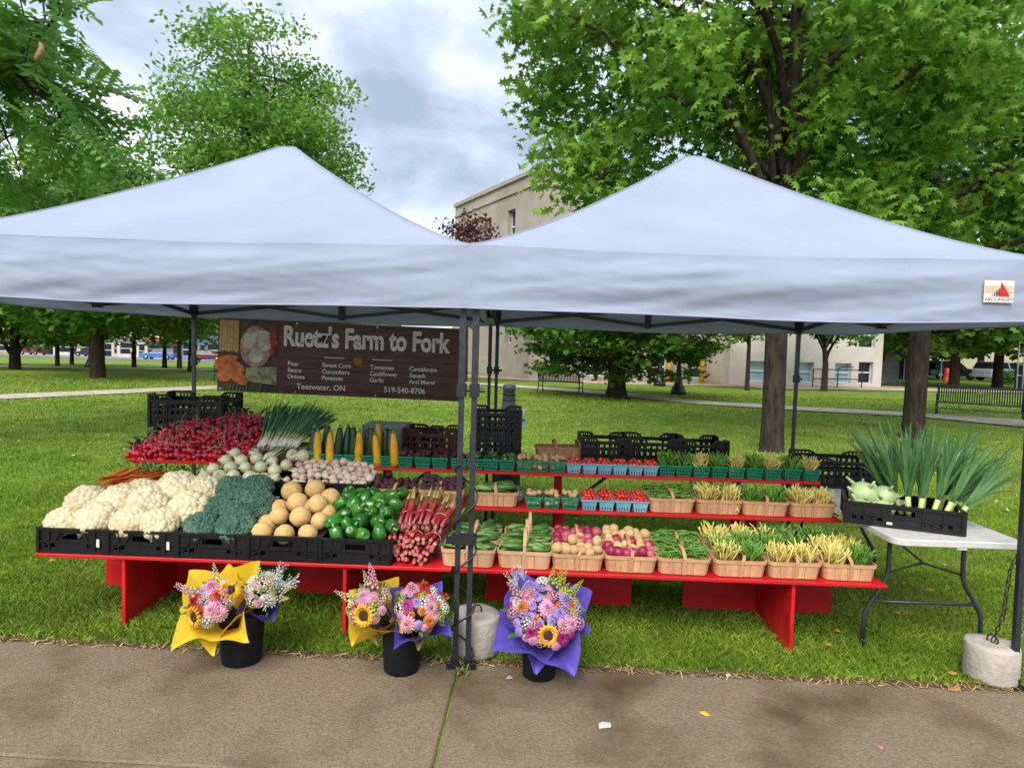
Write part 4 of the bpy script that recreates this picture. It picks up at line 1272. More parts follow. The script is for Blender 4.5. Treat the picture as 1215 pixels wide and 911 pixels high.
# ---- person in a yellow top by the blue car
def person(label, x, y, rz, shirt, trousers):
    z = terrain(x, y) + .03
    V = [(0, 0, .95), (0, 0, 1.2), (0, 0, 1.42), (0, 0, 1.52), (0, -.01, 1.62), (0, -.01, 1.74),
         (-.19, 0, 1.40), (-.25, .02, 1.12), (-.24, -.06, .88), (-.24, -.1, .78), (.19, 0, 1.40), (.25, .02, 1.12), (.24, -.06, .88), (.24, -.1, .78),
         (-.10, 0, .88), (-.11, -.02, .5), (-.11, .03, .09), (-.11, -.12, .05), (.10, 0, .88), (.11, -.02, .5), (.11, .03, .09), (.11, -.12, .05)]
    E = [(0, 1), (1, 2), (2, 3), (3, 4), (4, 5), (2, 6), (6, 7), (7, 8), (8, 9), (2, 10), (10, 11), (11, 12), (12, 13), (0, 14), (14, 15), (15, 16), (16, 17), (0, 18), (18, 19), (19, 20), (20, 21)]
    Rr = [.15, .15, .15, .06, .09, .085, .07, .05, .04, .045, .07, .05, .04, .045, .10, .075, .05, .04, .10, .075, .05, .04]
    me = bpy.data.meshes.new('person'); me.from_pydata(V, E, [])
    o = link('person', me, None, (x, y, z), (0, 0, rz))
    md = o.modifiers.new('skin', 'SKIN'); o.modifiers.new('sub', 'SUBSURF').levels = 1
    sv = me.skin_vertices[0].data if me.skin_vertices else None
    if sv is None:
        bpy.context.view_layer.objects.active = o
        with bpy.context.temp_override(object=o, active_object=o, mesh=me):
            bpy.ops.mesh.customdata_skin_add()
        sv = me.skin_vertices[0].data
    for i, r_ in enumerate(Rr): sv[i].radius = (r_, r_ * .85); sv[i].use_root = (i == 0)
    dg = bpy.context.evaluated_depsgraph_get()
    m2 = bpy.data.meshes.new_from_object(o.evaluated_get(dg))
    bpy.data.objects.remove(o)
    m2.materials.clear()
    for m in (mat('skin', '9a6a50', rough=.6), shirt, trousers, mat('hair_dark', '2a201a', rough=.8)): m2.materials.append(m)
    for p in m2.polygons:
        c = p.center
        arm = abs(c.x) > .2 and c.z < 1.15
        p.material_index = 3 if c.z > 1.70 or (c.z > 1.6 and c.y > .03) else (0 if c.z > 1.5 or arm else (1 if c.z > .95 else 2))
        p.use_smooth = True
    o = link('person', m2, None, (x, y, z), (0, 0, rz))
    return props(o, label, 'person')
person('person in a yellow top standing at the end of the blue car', -53.6, 92.2, R(30), mat('yellow_top', 'd8c23a', rough=.8), mat('dark_trousers', '23262e', rough=.8))

# ---- shops along the far street
def shop(label, x0, x1, y, h, wall, trim, door_f, seed, awn=None):
    z = terrain((x0 + x1) / 2, y) - .1
    t = empty('shop_building', label, 'shop', (x0, y, z), (0, 0, 0), 'shops along the far street')
    w = x1 - x0
    ops = [(w * .06, w * .40, .7, 2.8), (w * .60, w * .94, .7, 2.8), (w * .44, w * .56, .12, 2.6)]
    k = max(2, int(w / 3))
    up = [(w * (i + .3) / k, w * (i + .7) / k, 4.1, 5.6) for i in range(k)] if h > 6 else []
    b = B(); rect_wall(b, (0, 0, 0), (1, 0, 0), None, w, h, ops + up, .25, Vector((0, -1, 0)))
    b.b2(0, .01, 0, 12, 0, h); b.b2(w - .01, w, 0, 12, 0, h)
    b.obj('wall', wall, t)
    for o in ops + up: window(t, (0, 0, 0), (1, 0, 0), (0, -1, 0), o, GLASS, .25, 1, WFRAME, .12)
    b = B(); b.b2(-.05, w + .05, -.25, 12, h, h + .35); b.b2(0, w, -.12, -.002, 3.0, 3.7); b.obj('cornice', trim, t)
    if awn:
        b = B(); b.add([(w * .05, 0, 3.0), (w * .95, 0, 3.0), (w * .95, -1.2, 2.5), (w * .05, -1.2, 2.5)], [(0, 1, 2, 3)]); b.add([(w * .05, -1.2, 2.5), (w * .95, -1.2, 2.5), (w * .95, -1.2, 2.25), (w * .05, -1.2, 2.25)], [(0, 1, 2, 3)]); b.obj('awning', awn, t)
def pm(n, c): return mat('wall_' + n, c, tuple(min(1, x * 1.1) for x in [int(c[i:i + 2], 16) / 255 for i in (0, 2, 4)]), rough=.85, nscale=1.2)
WHITEW = pm('white', 'b5b3ac')
for (lab, xa, xb, y, h, wl_, tr_, aw) in (
        ('tan shop behind the three stemmed tree', -128, -112, 135, 7.2, pm('tan', '9c8468'), pm('trim1', 'b4a894'), None),
        ('orange banded shop behind the red car', -112, -99, 132, 6.8, pm('ochre', 'a88a5c'), pm('trim2', 'b98a4a'), None),
        ('white rendered shop behind the young trees', -99, -84, 129, 6.5, WHITEW, pm('trim3', '9d978c'), None),
        ('pale cream shop behind the black car', -84, -72, 126, 7.0, pm('cream', 'b5a992'), pm('trim4', '8a8174'), None),
        ('white shop with wide glass front left of the blue car', -72, -63, 119, 6.6, WHITEW, pm('trim5', '8a7f78'), None),
        ('cream shop with arched dark sign and brick gable', -63, -55, 112, 6.6, pm('cream2', 'bdb093'), pm('brick', '9a5a3c'), mat('awning_dark', '25302e', rough=.8)),
        ('blue painted shop behind the blue car', -55, -47.5, 108, 6.4, pm('blue', '5b7494'), pm('trim6', '4a617f'), None),
        ('red brick shop behind the maroon car', -47.5, -40.5, 106, 6.6, pm('red', '8e4a3c'), pm('trim7', 'a86a58'), mat('awning_blue', '2f5f80', rough=.8)),
        ('pale blue shop beside the red brick shop', -40.5, -33, 105, 6.4, pm('paleblue', '8fa9bd'), pm('trim8', 'a8b4bd'), None),
        ('grey shop at the end of the far row', -33, -20, 105, 6.8, pm('grey', '8f8d88'), pm('trim9', '7a7873'), None)):
    shop(lab, xa, xb, y, h, wl_, tr_, .5, 0, aw)

# ---- memorial stones and small things beyond the courthouse corner
GRAN = mat('granite', '7d8084', '9a9da0', rough=.7, nscale=6, detail=8, c3='6b6e72', n3=1.2)
b = B(); b.box((0, 0, .75), (1.35, .5, 1.5), taper=(.97, .9)); b.box((0, 0, .08), (1.6, .75, .16))
props(b.obj('memorial_stone', GRAN, None, False, (24.0, 42.0, 0), (0, 0, R(-12))), 'broad grey granite memorial slab on the lawn past the courthouse', 'memorial')
b = B(); b.add([(-.5, -.25, 0), (.5, -.25, 0), (.5, .25, 0), (-.5, .25, 0)], [(3, 2, 1, 0)])
pr = [(.55, 0), (.55, 1.9), (.45, 2.2), (.2, 2.4), (-.15, 2.4), (-.4, 2.2), (-.55, 1.8), (-.55, 0)]
k = len(pr); b.add([(x, -.25, z) for x, z in pr] + [(x, .25, z) for x, z in pr], [tuple(range(k)), tuple(range(2 * k - 1, k - 1, -1))] + [(i, (i + 1) % k, (i + 1) % k + k, i + k) for i in range(k)])
props(b.obj('memorial_stone', mat('pale_stone', '8f8b80', 'a5a196', rough=.9, nscale=5), None, False, (25.1, 46.0, 0), (0, 0, R(-8))), 'rounded pale memorial stone behind the grey granite slab', 'memorial')
b = B(); b.box((0, 0, .6), (1.0, .7, 1.2), taper=(.75, .8)); b.box((.1, .02, 1.26), (.55, .45, .14), taper=(.5, .5))
props(b.obj('boulder_marker', mat('sandstone', 'a08c68', 'b5a07a', rough=.9, nscale=5, bump=.3, bscale=8), None, False, (22.6, 49.0, 0), (0, 0, .3)), 'squat tan stone marker beside the low rounded shrub', 'stone')
br_ = empty('brick_hut', 'small low brick building with pale roof behind the grey memorial slab', 'building', (27.0, 55.0, 0), (0, 0, R(-10)))
b = B(); b.b2(0, 6.5, 0, 5, 0, 2.3); b.obj('wall', mat('hut_brick', '8a4a2e', '9c5a3a', rough=.9, nscale=6), br_)
b = B(); b.box((3.25, 2.5, 2.55), (7.1, 5.6, .5), taper=(.92, .6)); b.obj('roof', mat('pale_roof', 'b8ab98', 'c4b8a6', rough=.8, nscale=2), br_)
b = B(); b.b2(3.9, 4.8, -.05, -.003, .02, 2.0); b.obj('door', mat('door_white', 'b9b6ae', rough=.6), br_)
for k, (x, y, lab) in enumerate(((26.5, 57.5 - 6.0, 'tall carved wooden post with orange bands behind the shrub'), (33.6, 55.0, 'carved wooden post with orange bands near the blue canopy'))):
    t = empty('carved_post', lab, 'sculpture', (x - (2.3 if k == 0 else 0), y, 0))
    b = B(); b.lathe([(.30, 0), (.32, .3), (.26, .9), (.34, 1.1), (.28, 1.7), (.36, 2.0), (.30, 2.5), (.34, 2.8), (.2, 3.05), (.001, 3.1)], 12); b.obj('post', mat('carved_dark', '3a281a', '55381f', rough=.8, nscale=8), t, True)
    for z in (.55, 1.35, 2.2, 2.75):
        b = B(); b.lathe([(.345, z), (.365, z + .08), (.365, z + .28), (.345, z + .36)], 12); b.obj('orange_band', mat('carved_orange', 'b07a22', 'c48a2c', rough=.7, nscale=9), t, True)
bt = empty('blue_canopy', 'small blue pop up canopy with white legs beyond the trees', 'canopy', (32.3, 53.0, 0))
b = B(); b.add([(-1.5, -1.5, 2.2), (1.5, -1.5, 2.2), (1.5, 1.5, 2.2), (-1.5, 1.5, 2.2), (0, 0, 3.1)], [(0, 1, 4), (1, 2, 4), (2, 3, 4), (3, 0, 4)])
for (p, q) in (((-1.5, -1.5), (1.5, -1.5)), ((1.5, -1.5), (1.5, 1.5)), ((1.5, 1.5), (-1.5, 1.5)), ((-1.5, 1.5), (-1.5, -1.5))):
    b.add([(*p, 2.2), (*q, 2.2), (*q, 1.95), (*p, 1.95)], [(0, 3, 2, 1)])
b.obj('canopy_top', mat('canvas_blue', '1f4fb0', '2a5cc0', rough=.7, nscale=2, trans=.2), bt)
for sx in (-1, 1):
    for sy in (-1, 1):
        b = B(); b.bar((sx * 1.45, sy * 1.45, 0), (sx * 1.45, sy * 1.45, 2.15), .05); b.obj('leg', mat('white_steel', 'b5b8ba', rough=.5), bt)
b = B(); b.lathe([(.34, 0), (.34, .05), (.27, .06), (.24, .5), (.20, .95), (.12, 1.0), (.001, 1.02)], 14)
props(b.obj('traffic_barrel', mat('safety_orange', 'cc3a1c', 'd8482a', rough=.5, nscale=6), None, True, (32.6, 49.0, 0)), 'orange traffic barrel on the lawn by the blue canopy', 'barrel')
b = B(); b.b2(-.35, .35, -.35, .35, 0, 1.35); b.box((0, 0, 1.42), (.8, .8, .16), taper=(.8, .8))
props(b.obj('litter_bin', BIRON, None, False, (30.7, 49.5, 0)), 'black litter bin beside the orange traffic barrel', 'bin')
ld = empty('ladder_frame', 'pale twin upright poles with rungs beyond the green bench', 'ladder', (28.1, 36.2, 0))
for x in (-.16, .16):
    b = B(); b.tube([(x, 0, 0), (x, .05, 3.3)], .035, 8); b.obj('pole', mat('galvanised', '9aa0a2', 'adb2b4', rough=.4, nscale=5, metal=.4), ld, True)
for z in (.9, 1.5, 2.1, 2.7):
    b = B(); b.tube([(-.2, .02, z), (.2, .02, z)], .025, 6); b.obj('rung', mat('galvanised', '9aa0a2'), ld, True)
b = B(); b.b2(-.7, .7, -.5, .5, .08, 1.5); b.b2(-.75, .75, -.55, .55, 1.5, 1.6)
for sx in (-.55, .55): b.b2(sx - .08, sx + .08, -.4, .4, 0, .08)
props(b.obj('waste_skip', mat('bin_teal', '1c3234', '26403f', rough=.5, nscale=4), None, False, (29.3, 36.8, 0), (0, 0, .2)), 'dark teal lidded waste container beside the twin poles', 'container')
b = B(); b.box((0, 0, 2.6), (34, 10, 5.2)); b.box((0, 0, 5.35), (34.6, 10.6, .3))
props(b.obj('far_building', pm('farcream', 'a59a80'), None, False, (48, 78, 0), (0, 0, R(-8))), 'long cream building far behind the parked cars', 'building')
# ================================================================ PRODUCE, CRATES, BASKETS
rnd = random.Random(5)
def put(me, name, p, rot=(0, 0, 0), scale=1.0, label=None, cat=None, group=None):
    """top-level thing placed in the stall's own frame"""
    w = SW(*p)
    q = (Matrix.Rotation(ST_R, 3, 'Z') @ (rot if isinstance(rot, Matrix) else _euler(rot))).to_euler()
    o = link(name, me, None, tuple(w), q, scale)
    return props(o, label, cat, group)
def _euler(r):
    from mathutils import Euler
    return Euler(r).to_matrix()
def put_tree(proto, p, rz, label, cat=None, group=None, used=set()):
    o = proto if proto.name not in used else copy_tree(proto)
    used.add(proto.name)
    o.location = SW(*p); o.rotation_euler = (0, 0, ST_R + rz)
    return props(o, label, cat, group)
def rrot(tilt=PI):
    m = Matrix.Rotation(rnd.uniform(0, 2 * PI), 3, 'Z') @ Matrix.Rotation(rnd.uniform(-tilt, tilt), 3, 'X') @ Matrix.Rotation(rnd.uniform(-tilt, tilt), 3, 'Y')
    return m
def align(d, roll=None):
    """rotation taking +Z to direction d"""
    q = Vector(d).to_track_quat('Z', 'Y').to_matrix()
    return q @ Matrix.Rotation(rnd.uniform(0, 2 * PI) if roll is None else roll, 3, 'Z')
SWARMS = []
def tmpl_of(me):
    V = np.array([tuple(v.co) for v in me.vertices]); me.calc_loop_triangles()
    F = np.array([tuple(t.vertices) for t in me.loop_triangles])
    return V, F
def swarm(name, me, items, label, cat, group, m, limit=300):
    """items: (stall point, rotation matrix, scale).  The largest in view are things, the rest one stuff object."""
    W_ = [(SW(*p), Matrix.Rotation(ST_R, 3, 'Z') @ r, s) for p, r, s in items]
    W_.sort(key=lambda q: q[0].length - q[0].z * .9)
    for w, r, s in W_[:limit]:
        props(link(name, me, None, tuple(w), r.to_euler(), s), label, cat, group)
    rest = W_[limit:]
    if rest:
        tv, tf = tmpl_of(me)
        V, F = scatter(tv, tf, np.array([tuple(w) for w, _, _ in rest]), np.array([[list(row) for row in r] for _, r, _ in rest]), np.array([s for _, _, s in rest]))
        o = link(name, np_mesh(name, V, F, m, True))
        props(o, label + ', further back', cat, group, 'stuff')

# ---------------------------------------------------------------- containers
CRB = mat('crate_black', '0c0d0f', '141518', rough=.42, nscale=30, bump=.15, bscale=120, spec=.4, c3='1c1b1b', n3=8)
CRBR = mat('crate_brown', '3a1a14', '4c231a', rough=.5, nscale=30, spec=.4)
def make_crate(w, d, h, m, tall=False, tag=False, ear=0.0):
    """plastic crate: slotted panels with rims and ribs; origin at the middle of its base"""
    t = link('crate', None); t.empty_display_size = .1
    th = .012
    def panel(L, org, dx, nr, handle):
        b = B()
        n = max(4, int(L / .048))
        ops = []
        if tall:
            for i in range(n):
                s0 = .03 + (L - .06) * i / n; s1 = s0 + (L - .06) / n * .62
                mid = abs((s0 + s1) / 2 - L / 2) < .075
                ops += [(s0, s1, h * .16, h * .36), (s0, s1, h * .46, h * .62)]
                if not mid: ops.append((s0, s1, h * .72, h * .84))
            ops.append((L / 2 - .065, L / 2 + .065, h * .72, h * .86))
        else:
            for i in range(n):
                s0 = .035 + (L - .07) * i / n; s1 = s0 + (L - .07) / n * .55
                if abs((s0 + s1) / 2 - L / 2) > .085: ops.append((s0, s1, h * .22, h * .38))
            ops.append((L / 2 - .06, L / 2 + .06, h * .55, h * .78))
        rect_wall(b, org, dx, None, L, h, ops, th, nr)
        dxv, nv = Vector(dx), Vector(nr)
        P = lambda s, z, o=0: Vector(org) + dxv * s + Vector((0, 0, z)) + nv * o
        b.bar(P(-.003, h - .008, .001), P(L + .003, h - .008, .001), .016, .016)
        b.bar(P(0, .010, .001), P(L, .010, .001), .013, .018)
        b.bar(P(.01, h * .47, .003), P(L - .01, h * .47, .003), .010, .009)
        for i in range(1, 6 if not tall else 8):
            s = L * i / (6 if not tall else 8)
            if abs(s - L / 2) > .07: b.bar(P(s, .012, .003), P(s, h - .012, .003), .009, .010, nr)
        for s in (.006, L - .006): b.bar(P(s, 0, .003), P(s, h + ear, .003), .016, .016, nr)
        if ear:
            b.bar(P(.0, h + ear - .008), P(L * .24, h + ear - .008), .014, .016); b.bar(P(L * .76, h + ear - .008), P(L, h + ear - .008), .014, .016)
            b.bar(P(L * .24, h + ear - .008), P(L * .32, h), .014, .016); b.bar(P(L * .76, h + ear - .008), P(L * .68, h), .014, .016)
            for k in range(5):
                for q in (0.03, .70): b.bar(P(L * (q + .05 * k), h - .01), P(L * (q + .05 * k), h + ear - .01), .01, .01, nr)
        # bowed trim either side of the handle, as on the shallow crates
        if not tall:
            for q in (-1, 1):
                for (sa, za), (sb, zb) in zip(((.07, .82), (.10, .5), (.17, .3)), ((.10, .5), (.17, .3), (.19 if L > .5 else .175, .27))): b.bar(P(L / 2 + q * sa, h * za, .004), P(L / 2 + q * sb, h * zb, .004), .009, .009, nr)
        return b
    panel(w, (-w / 2, -d / 2, 0), (1, 0, 0), (0, -1, 0), True).obj('front_panel', m, t)
    panel(w, (w / 2, d / 2, 0), (-1, 0, 0), (0, 1, 0), True).obj('back_panel', m, t)
    panel(d, (-w / 2, d / 2, 0), (0, -1, 0), (-1, 0, 0), True).obj('side_panel', m, t)
    panel(d, (w / 2, -d / 2, 0), (0, 1, 0), (1, 0, 0), True).obj('side_panel', m, t)
    b = B()
    b.b2(-w / 2 + .004, w / 2 - .004, -d / 2 + .004, d / 2 - .004, .006, .016)
    b.obj('base', m, t)
    if tag:
        b = B(); b.b2(w / 2 - .055, w / 2 - .037, -d / 2 - .012, -d / 2 - .010, h * .3, h * .62); b.obj('label_tag', mat('white_tag', 'c9c9c4', rough=.6), t)
    return t
CW, CD, CH = .415, .56, .15
cx5 = [-2.275, -1.855, -1.435, -1.015, -.585]
protoA = make_crate(CW, CD, CH, CRB, tag=True)
labs = ['shallow black plastic crate of cauliflower at the end of the red stand', 'shallow black plastic crate of cauliflower beside the broccoli crate', 'shallow black plastic crate full of broccoli heads',
        'shallow black plastic crate full of cantaloupe melons', 'shallow black plastic crate full of green bell peppers']
protoB = make_crate(CW, CD, CH, CRB)
for i, x in enumerate(cx5):
    o = put_tree(protoA if i < 2 else protoB, (x, .015 + CD / 2, Z1 + .002), rnd.uniform(-.012, .012), labs[i], 'crate', 'shallow black produce crates')
protoL = make_crate(.585, .36, .125, CRB)
put_tree(protoL, (-1.565, .60 + .18, Z2 + .002), .0, 'shallow black plastic crate holding white onions', 'crate', 'shallow black produce crates')
put_tree(protoL, (-.955, .60 + .18, Z2 + .002), .01, 'shallow black plastic crate holding garlic bulbs', 'crate', 'shallow black produce crates')
# the crates standing behind the rows
protoT = make_crate(.56, .38, .215, CRB, tall=True, ear=.045)
protoT2 = make_crate(.36, .34, .19, CRB, tall=True, ear=.03)
protoBr = make_crate(.40, .34, .21, CRBR, tall=True, ear=.03)
put_tree(protoT, (-2.24, 1.40, 1.03), .04, 'tall slotted black crate rising behind the heap of radishes', 'crate', 'tall slotted black crates')
put_tree(make_crate(.56, .38, .16, CRB, tall=False), (-2.24, 1.40, Z3 + .002), .04, 'black crate half buried under the radishes, below the tall one', 'crate', 'tall slotted black crates')
put_tree(protoBr, (-.33, 1.34, Z3 + .002), -.03, 'brown slotted plastic crate behind the beet pints', 'crate')
put_tree(protoT2, (-.47, 1.42, Z3 + .002), .02, 'small black slotted crate between the grey carton and the brown crate', 'crate')
put_tree(protoT2, (.165, 1.30, Z3 + .002), .0, 'lower black slotted crate of the pair by the canopy legs', 'crate', 'tall slotted black crates')
put_tree(protoT2, (.165, 1.30, Z3 + .195), .03, 'upper black slotted crate of the pair by the canopy legs', 'crate', 'tall slotted black crates')
put_tree(protoT2, (1.00, 1.36, Z3 + .002), .02, 'black slotted crate standing alone behind the tomato pints', 'crate', 'tall slotted black crates')
put_tree(make_crate(.42, .34, .19, CRB, tall=True, ear=.035), (1.39, 1.36, Z3 + .002), -.02, 'black slotted crate behind the last tomato pints', 'crate', 'tall slotted black crates')
put_tree(make_crate(.36, .34, .18, CRB, tall=True, ear=.035), (1.74, 1.40, Z3 + .002), .05, 'black slotted crate with green trimmings behind the bean pints', 'crate', 'tall slotted black crates')
put_tree(make_crate(.60, .40, .20, CRB, tall=True, ear=.03), (2.84, 1.42, .732), -.05, 'long black slotted crate at the back of the folding table', 'crate', 'tall slotted black crates')
link('lettering', text_mesh('lettering', 'Lin', .045, mat('crate_print', '7d7f78', rough=.7)), protoT, (.03, .178, .205), (PI / 2, 0, 0))
# crate on the folding table, askew
protoF = make_crate(.60, .36, .135, CRB)
ctab = protoF
ctab.location = (2.375, 3.93, .732); ctab.rotation_euler = (0, 0, -.42)
props(ctab, 'shallow black crate of kohlrabi and leeks set askew on the folding table', 'crate')
b = B(); b.b2(-.085, -.055, -.195, -.193, .02, .035); b.obj('label_tag', mat('white_tag', 'c9c9c4'), ctab)
# grey carton
gc = empty('carton', 'grey cardboard carton behind the zucchini', 'carton', tuple(SW(-.70, 1.36, Z3 + .002)), (0, 0, ST_R - .02))
b = B(); b.b2(-.165, .165, -.13, .13, 0, .25); b.obj('box', mat('grey_card', '7d8085', '8b8e93', rough=.8, nscale=20), gc)
b = B(); b.b2(-.163, -.002, -.132, .132, .2505, .254); b.b2(.002, .163, -.132, .132, .2505, .254); b.obj('flap', mat('grey_card_light', '989ba0', rough=.8), gc)
for x in (-.07, .02, ):
    b = B(); b.add([(x + .018 * math.cos(k * PI / 6), -.1325, .185 + .018 * math.sin(k * PI / 6)) for k in range(12)], [tuple(range(12))]); b.obj('printed_mark', mat('card_print', '56595e', rough=.8), gc)
# pale blue-grey bag beside the radishes
def blob_bag():
    b = B(); b.ball((0, 0, 0), 1, 14, 9)
    b.v = [(x * .075 * (1 + .25 * nz(x * 2, y * 2, z * 2)), y * .06 * (1 + .25 * nz(x * 2 + 5, y * 2, z * 2)), z * .05 * (1 + .3 * nz(x * 2, y * 2 + 7, z * 3))) for x, y, z in b.v]
    return b.mesh('plastic_bag', mat('bag_plastic', '6c7684', 'b2b8c2', rough=.25, nscale=22, contrast=(.45, .6)), True)
put(blob_bag(), 'plastic_bag', (.345, Y2 + .15, Z2 + .05), (0, 0, 1.3), .8, 'crumpled plastic bag between the cucumber basket and the potato pints', 'bag')
put(blob_bag(), 'plastic_bag', (-1.60, 1.30, 1.06), (0, 0, .3), 1.0, 'crumpled pale plastic bag between the radishes and the green onions', 'bag')
b = B(); b.b2(-.12, .12, -.1, .1, 0, .16)
put(b.mesh('carton', mat('card_brown', '6a5238', '7a6046', rough=.9, nscale=9)), 'carton', (-1.60, 1.30, Z3 + .002), (0, 0, .05), 1.0, 'low brown carton under the crumpled plastic bag', 'carton')

# wooden splint basket
VEN = mat('basket_veneer', 'b98a62', 'd0a47c', rough=.7, nscale=5, detail=6, rand=.10, stretch=(14, 14, 1.5), bump=.15, bscale=8, c3='a87a50', n3=1.5)
VEN2 = mat('basket_rim', 'ae8058', 'c4986e', rough=.7, nscale=12, rand=.08)
VENL = mat('basket_veneer_pale', 'c49a74', 'd2aa84', rough=.65, nscale=4, detail=4, rand=.05, stretch=(10, 10, 1))
VENL2 = mat('basket_rim_pale', 'bd936c', 'cba37c', rough=.65, nscale=9, rand=.05)
def ring(w, d, r, n=5):
    return rrect(-w / 2, w / 2, -d / 2, d / 2, r, n)
def make_basket(m, m2, hh, hs=0.0, w=.305, d=.175, h=.098):
    t = link('basket', None); t.empty_display_size = .1
    lo, hi = ring(w * .90, d * .84, .03), ring(w, d, .036)
    k = len(lo)
    # resample both outlines to the same fine parameter
    def samp(P, f):
        L = [0]
        for i in range(len(P)): a, b_ = P[i], P[(i + 1) % len(P)]; L.append(L[-1] + math.hypot(b_[0] - a[0], b_[1] - a[1]))
        s = (f % 1) * L[-1]
        for i in range(len(P)):
            if L[i + 1] >= s:
                q = (s - L[i]) / max(1e-9, L[i + 1] - L[i]); a, b_ = P[i], P[(i + 1) % len(P)]
                return (a[0] + (b_[0] - a[0]) * q, a[1] + (b_[1] - a[1]) * q)
        return P[-1]
    ns = 12
    for s in range(ns):
        b = B(); V = []
        mth = 5
        for i in range(mth + 1):
            f = (s + .02 + .96 * i / mth) / ns + .013
            p, q = samp(lo, f), samp(hi, f)
            o_ = .0018 if s % 2 else 0.0
            sc = 1 + o_ / .1
            V += [(p[0] * sc, p[1] * sc, .004), (q[0] * sc, q[1] * sc, h), (q[0] * .975 * sc, q[1] * .96 * sc, h), (p[0] * .97 * sc, p[1] * .955 * sc, .004)]
        F = []
        for i in range(mth):
            for c in range(4):
                F.append((i * 4 + c, (i + 1) * 4 + c, (i + 1) * 4 + (c + 1) % 4, i * 4 + (c + 1) % 4))
        F += [(0, 1, 2, 3), (mth * 4 + 3, mth * 4 + 2, mth * 4 + 1, mth * 4)]
        b.add(V, F); b.obj('slat', m, t)
    # rim band
    V, F = [], []
    for i in range(k):
        x, y = hi[i]
        V += [(x * 1.018, y * 1.03, h - .017), (x * 1.02, y * 1.034, h + .003), (x * .962, y * .935, h + .003), (x * .962, y * .935, h - .017)]
    for i in range(k):
        j = (i + 1) % k
        for c in range(4): F.append((i * 4 + c, j * 4 + c, j * 4 + (c + 1) % 4, i * 4 + (c + 1) % 4))
    b = B(); b.add(V, F); b.obj('rim', m2, t)
    b = B(); V = [(x, y, .006) for x, y in lo]; b.add(V, [tuple(range(k))]); b.obj('base', m, t)
    # handle strap: up the front, over the top, down the back
    b = B(); hw = .0095; th = .0025
    path = [(-d * .42 - .006, .004), (-d * .5 - .007, h), (-d * .5 - .004 + .0, h + hh * .35), (-d * .36, h + hh * .85), (-d * .12, h + hh), (d * .12, h + hh), (d * .36, h + hh * .85), (d * .5 + .004, h + hh * .35), (d * .5 + .007, h), (d * .42 + .006, .004)]
    V, F = [], []
    for i, (y, z) in enumerate(path):
        ya, za = path[max(0, i - 1)]; yb, zb = path[min(len(path) - 1, i + 1)]
        dl = math.hypot(yb - ya, zb - za); ny, nzz = (zb - za) / dl, -(yb - ya) / dl
        sh = hs * max(0, z - h)
        for (ox, on) in ((-hw, -th / 2), (hw, -th / 2), (hw, th / 2), (-hw, th / 2)):
            V.append((ox + sh, y + ny * on, z + nzz * on))
    n_ = len(path)
    for i in range(n_ - 1):
        for c in range(4): F.append((i * 4 + c, i * 4 + (c + 1) % 4, (i + 1) * 4 + (c + 1) % 4, (i + 1) * 4 + c))
    b.add(V, F); b.obj('handle', m2, t)
    return t
BASK = [make_basket(VEN, VEN2, .035, .3), make_basket(VEN, VEN2, .05, -.15), make_basket(VEN, VEN2, .028, .9)]
BASKL = [make_basket(VENL, VENL2, .12, 0.0, w=.32, d=.18, h=.105), make_basket(VENL, VENL2, .05, 0.0, w=.32, d=.18, h=.105)]
RY = (.112, .297, .478)
CX = (.075, .412, .728, 1.036, 1.345, 1.668, 1.986, 2.300)
content = {0: 'cucumbers', 1: 'cucumbers', 2: 'potatoes', 3: 'red potatoes', 4: 'green beans', 5: 'mixed beans', 6: 'yellow beans', 7: 'mixed beans'}
where = ('at the front edge', 'in the middle row', 'in the back row')
beside = {0: 'behind the canopy legs', 1: 'next to the potatoes', 2: 'next to the cucumbers', 3: 'next to the green beans', 4: 'next to the red potatoes', 5: 'next to the green bean baskets', 6: 'next to the end baskets', 7: 'at the end of the red stand'}
BPOS = {}
for c, x in enumerate(CX):
    for r, y in enumerate(RY):
        proto = (BASKL[0 if c == 1 else 1]) if c < 2 else BASK[(c + r) % 3]
        xx, yy = x + rnd.uniform(-.006, .006) + .012 * r, y + rnd.uniform(-.003, .003)
        BPOS[(c, r)] = (xx, yy)
        cont = content[c]
        if c == 2: cont = ('pale potatoes', 'pale and red potatoes', 'red potatoes')[r]
        if c == 3: cont = ('red and pale potatoes', 'pale and red potatoes', 'pale potatoes')[r]
        if c == 6: cont = ('yellow beans', 'green and yellow beans', 'green beans')[r]
        put_tree(proto, (xx, yy, Z1 + .001), rnd.uniform(-.03, .03), f'wooden basket of {cont} {where[r]} {beside[c]}', 'basket', 'wooden splint baskets')
MID = [(-.483, 'beets', 0, 'wooden handled basket of dark beets beside the garlic crate'), (-.165, 'beets', 1, 'wooden handled basket of dark beets beside the canopy legs'), (.205, 'cukes', 1, 'wooden handled basket of cucumbers on the middle shelf'),
       (1.385, 'lying', 1, 'wooden handled basket of green beans on the middle shelf beside the tomato pints'), (1.70, 'yellow', 2, 'weathered wooden basket of yellow beans on the middle shelf marked with a letter'),
       (2.005, 'green', 0, 'wooden handled basket of green beans on the middle shelf between two yellow bean baskets'), (2.318, 'yellow', 2, 'wooden handled basket of yellow beans at the end of the middle shelf')]
for x, kind, pr_, lab in MID:
    o = put_tree(BASK[pr_], (x, Y2 + .105, Z2 + .001), rnd.uniform(-.04, .04), lab, 'basket', 'wooden splint baskets')
    if 'letter' in lab:
        link('lettering', text_mesh('lettering', 'A', .04, mat('chalk_yellow', 'd0b860', rough=.8), 0, .002), o, (.095, -.0905, .03), (PI / 2 - .1, 0, 0))
MID2 = [(1.37, 'lying'), (1.70, 'green'), (2.02, 'yellow'), (2.33, 'green')]
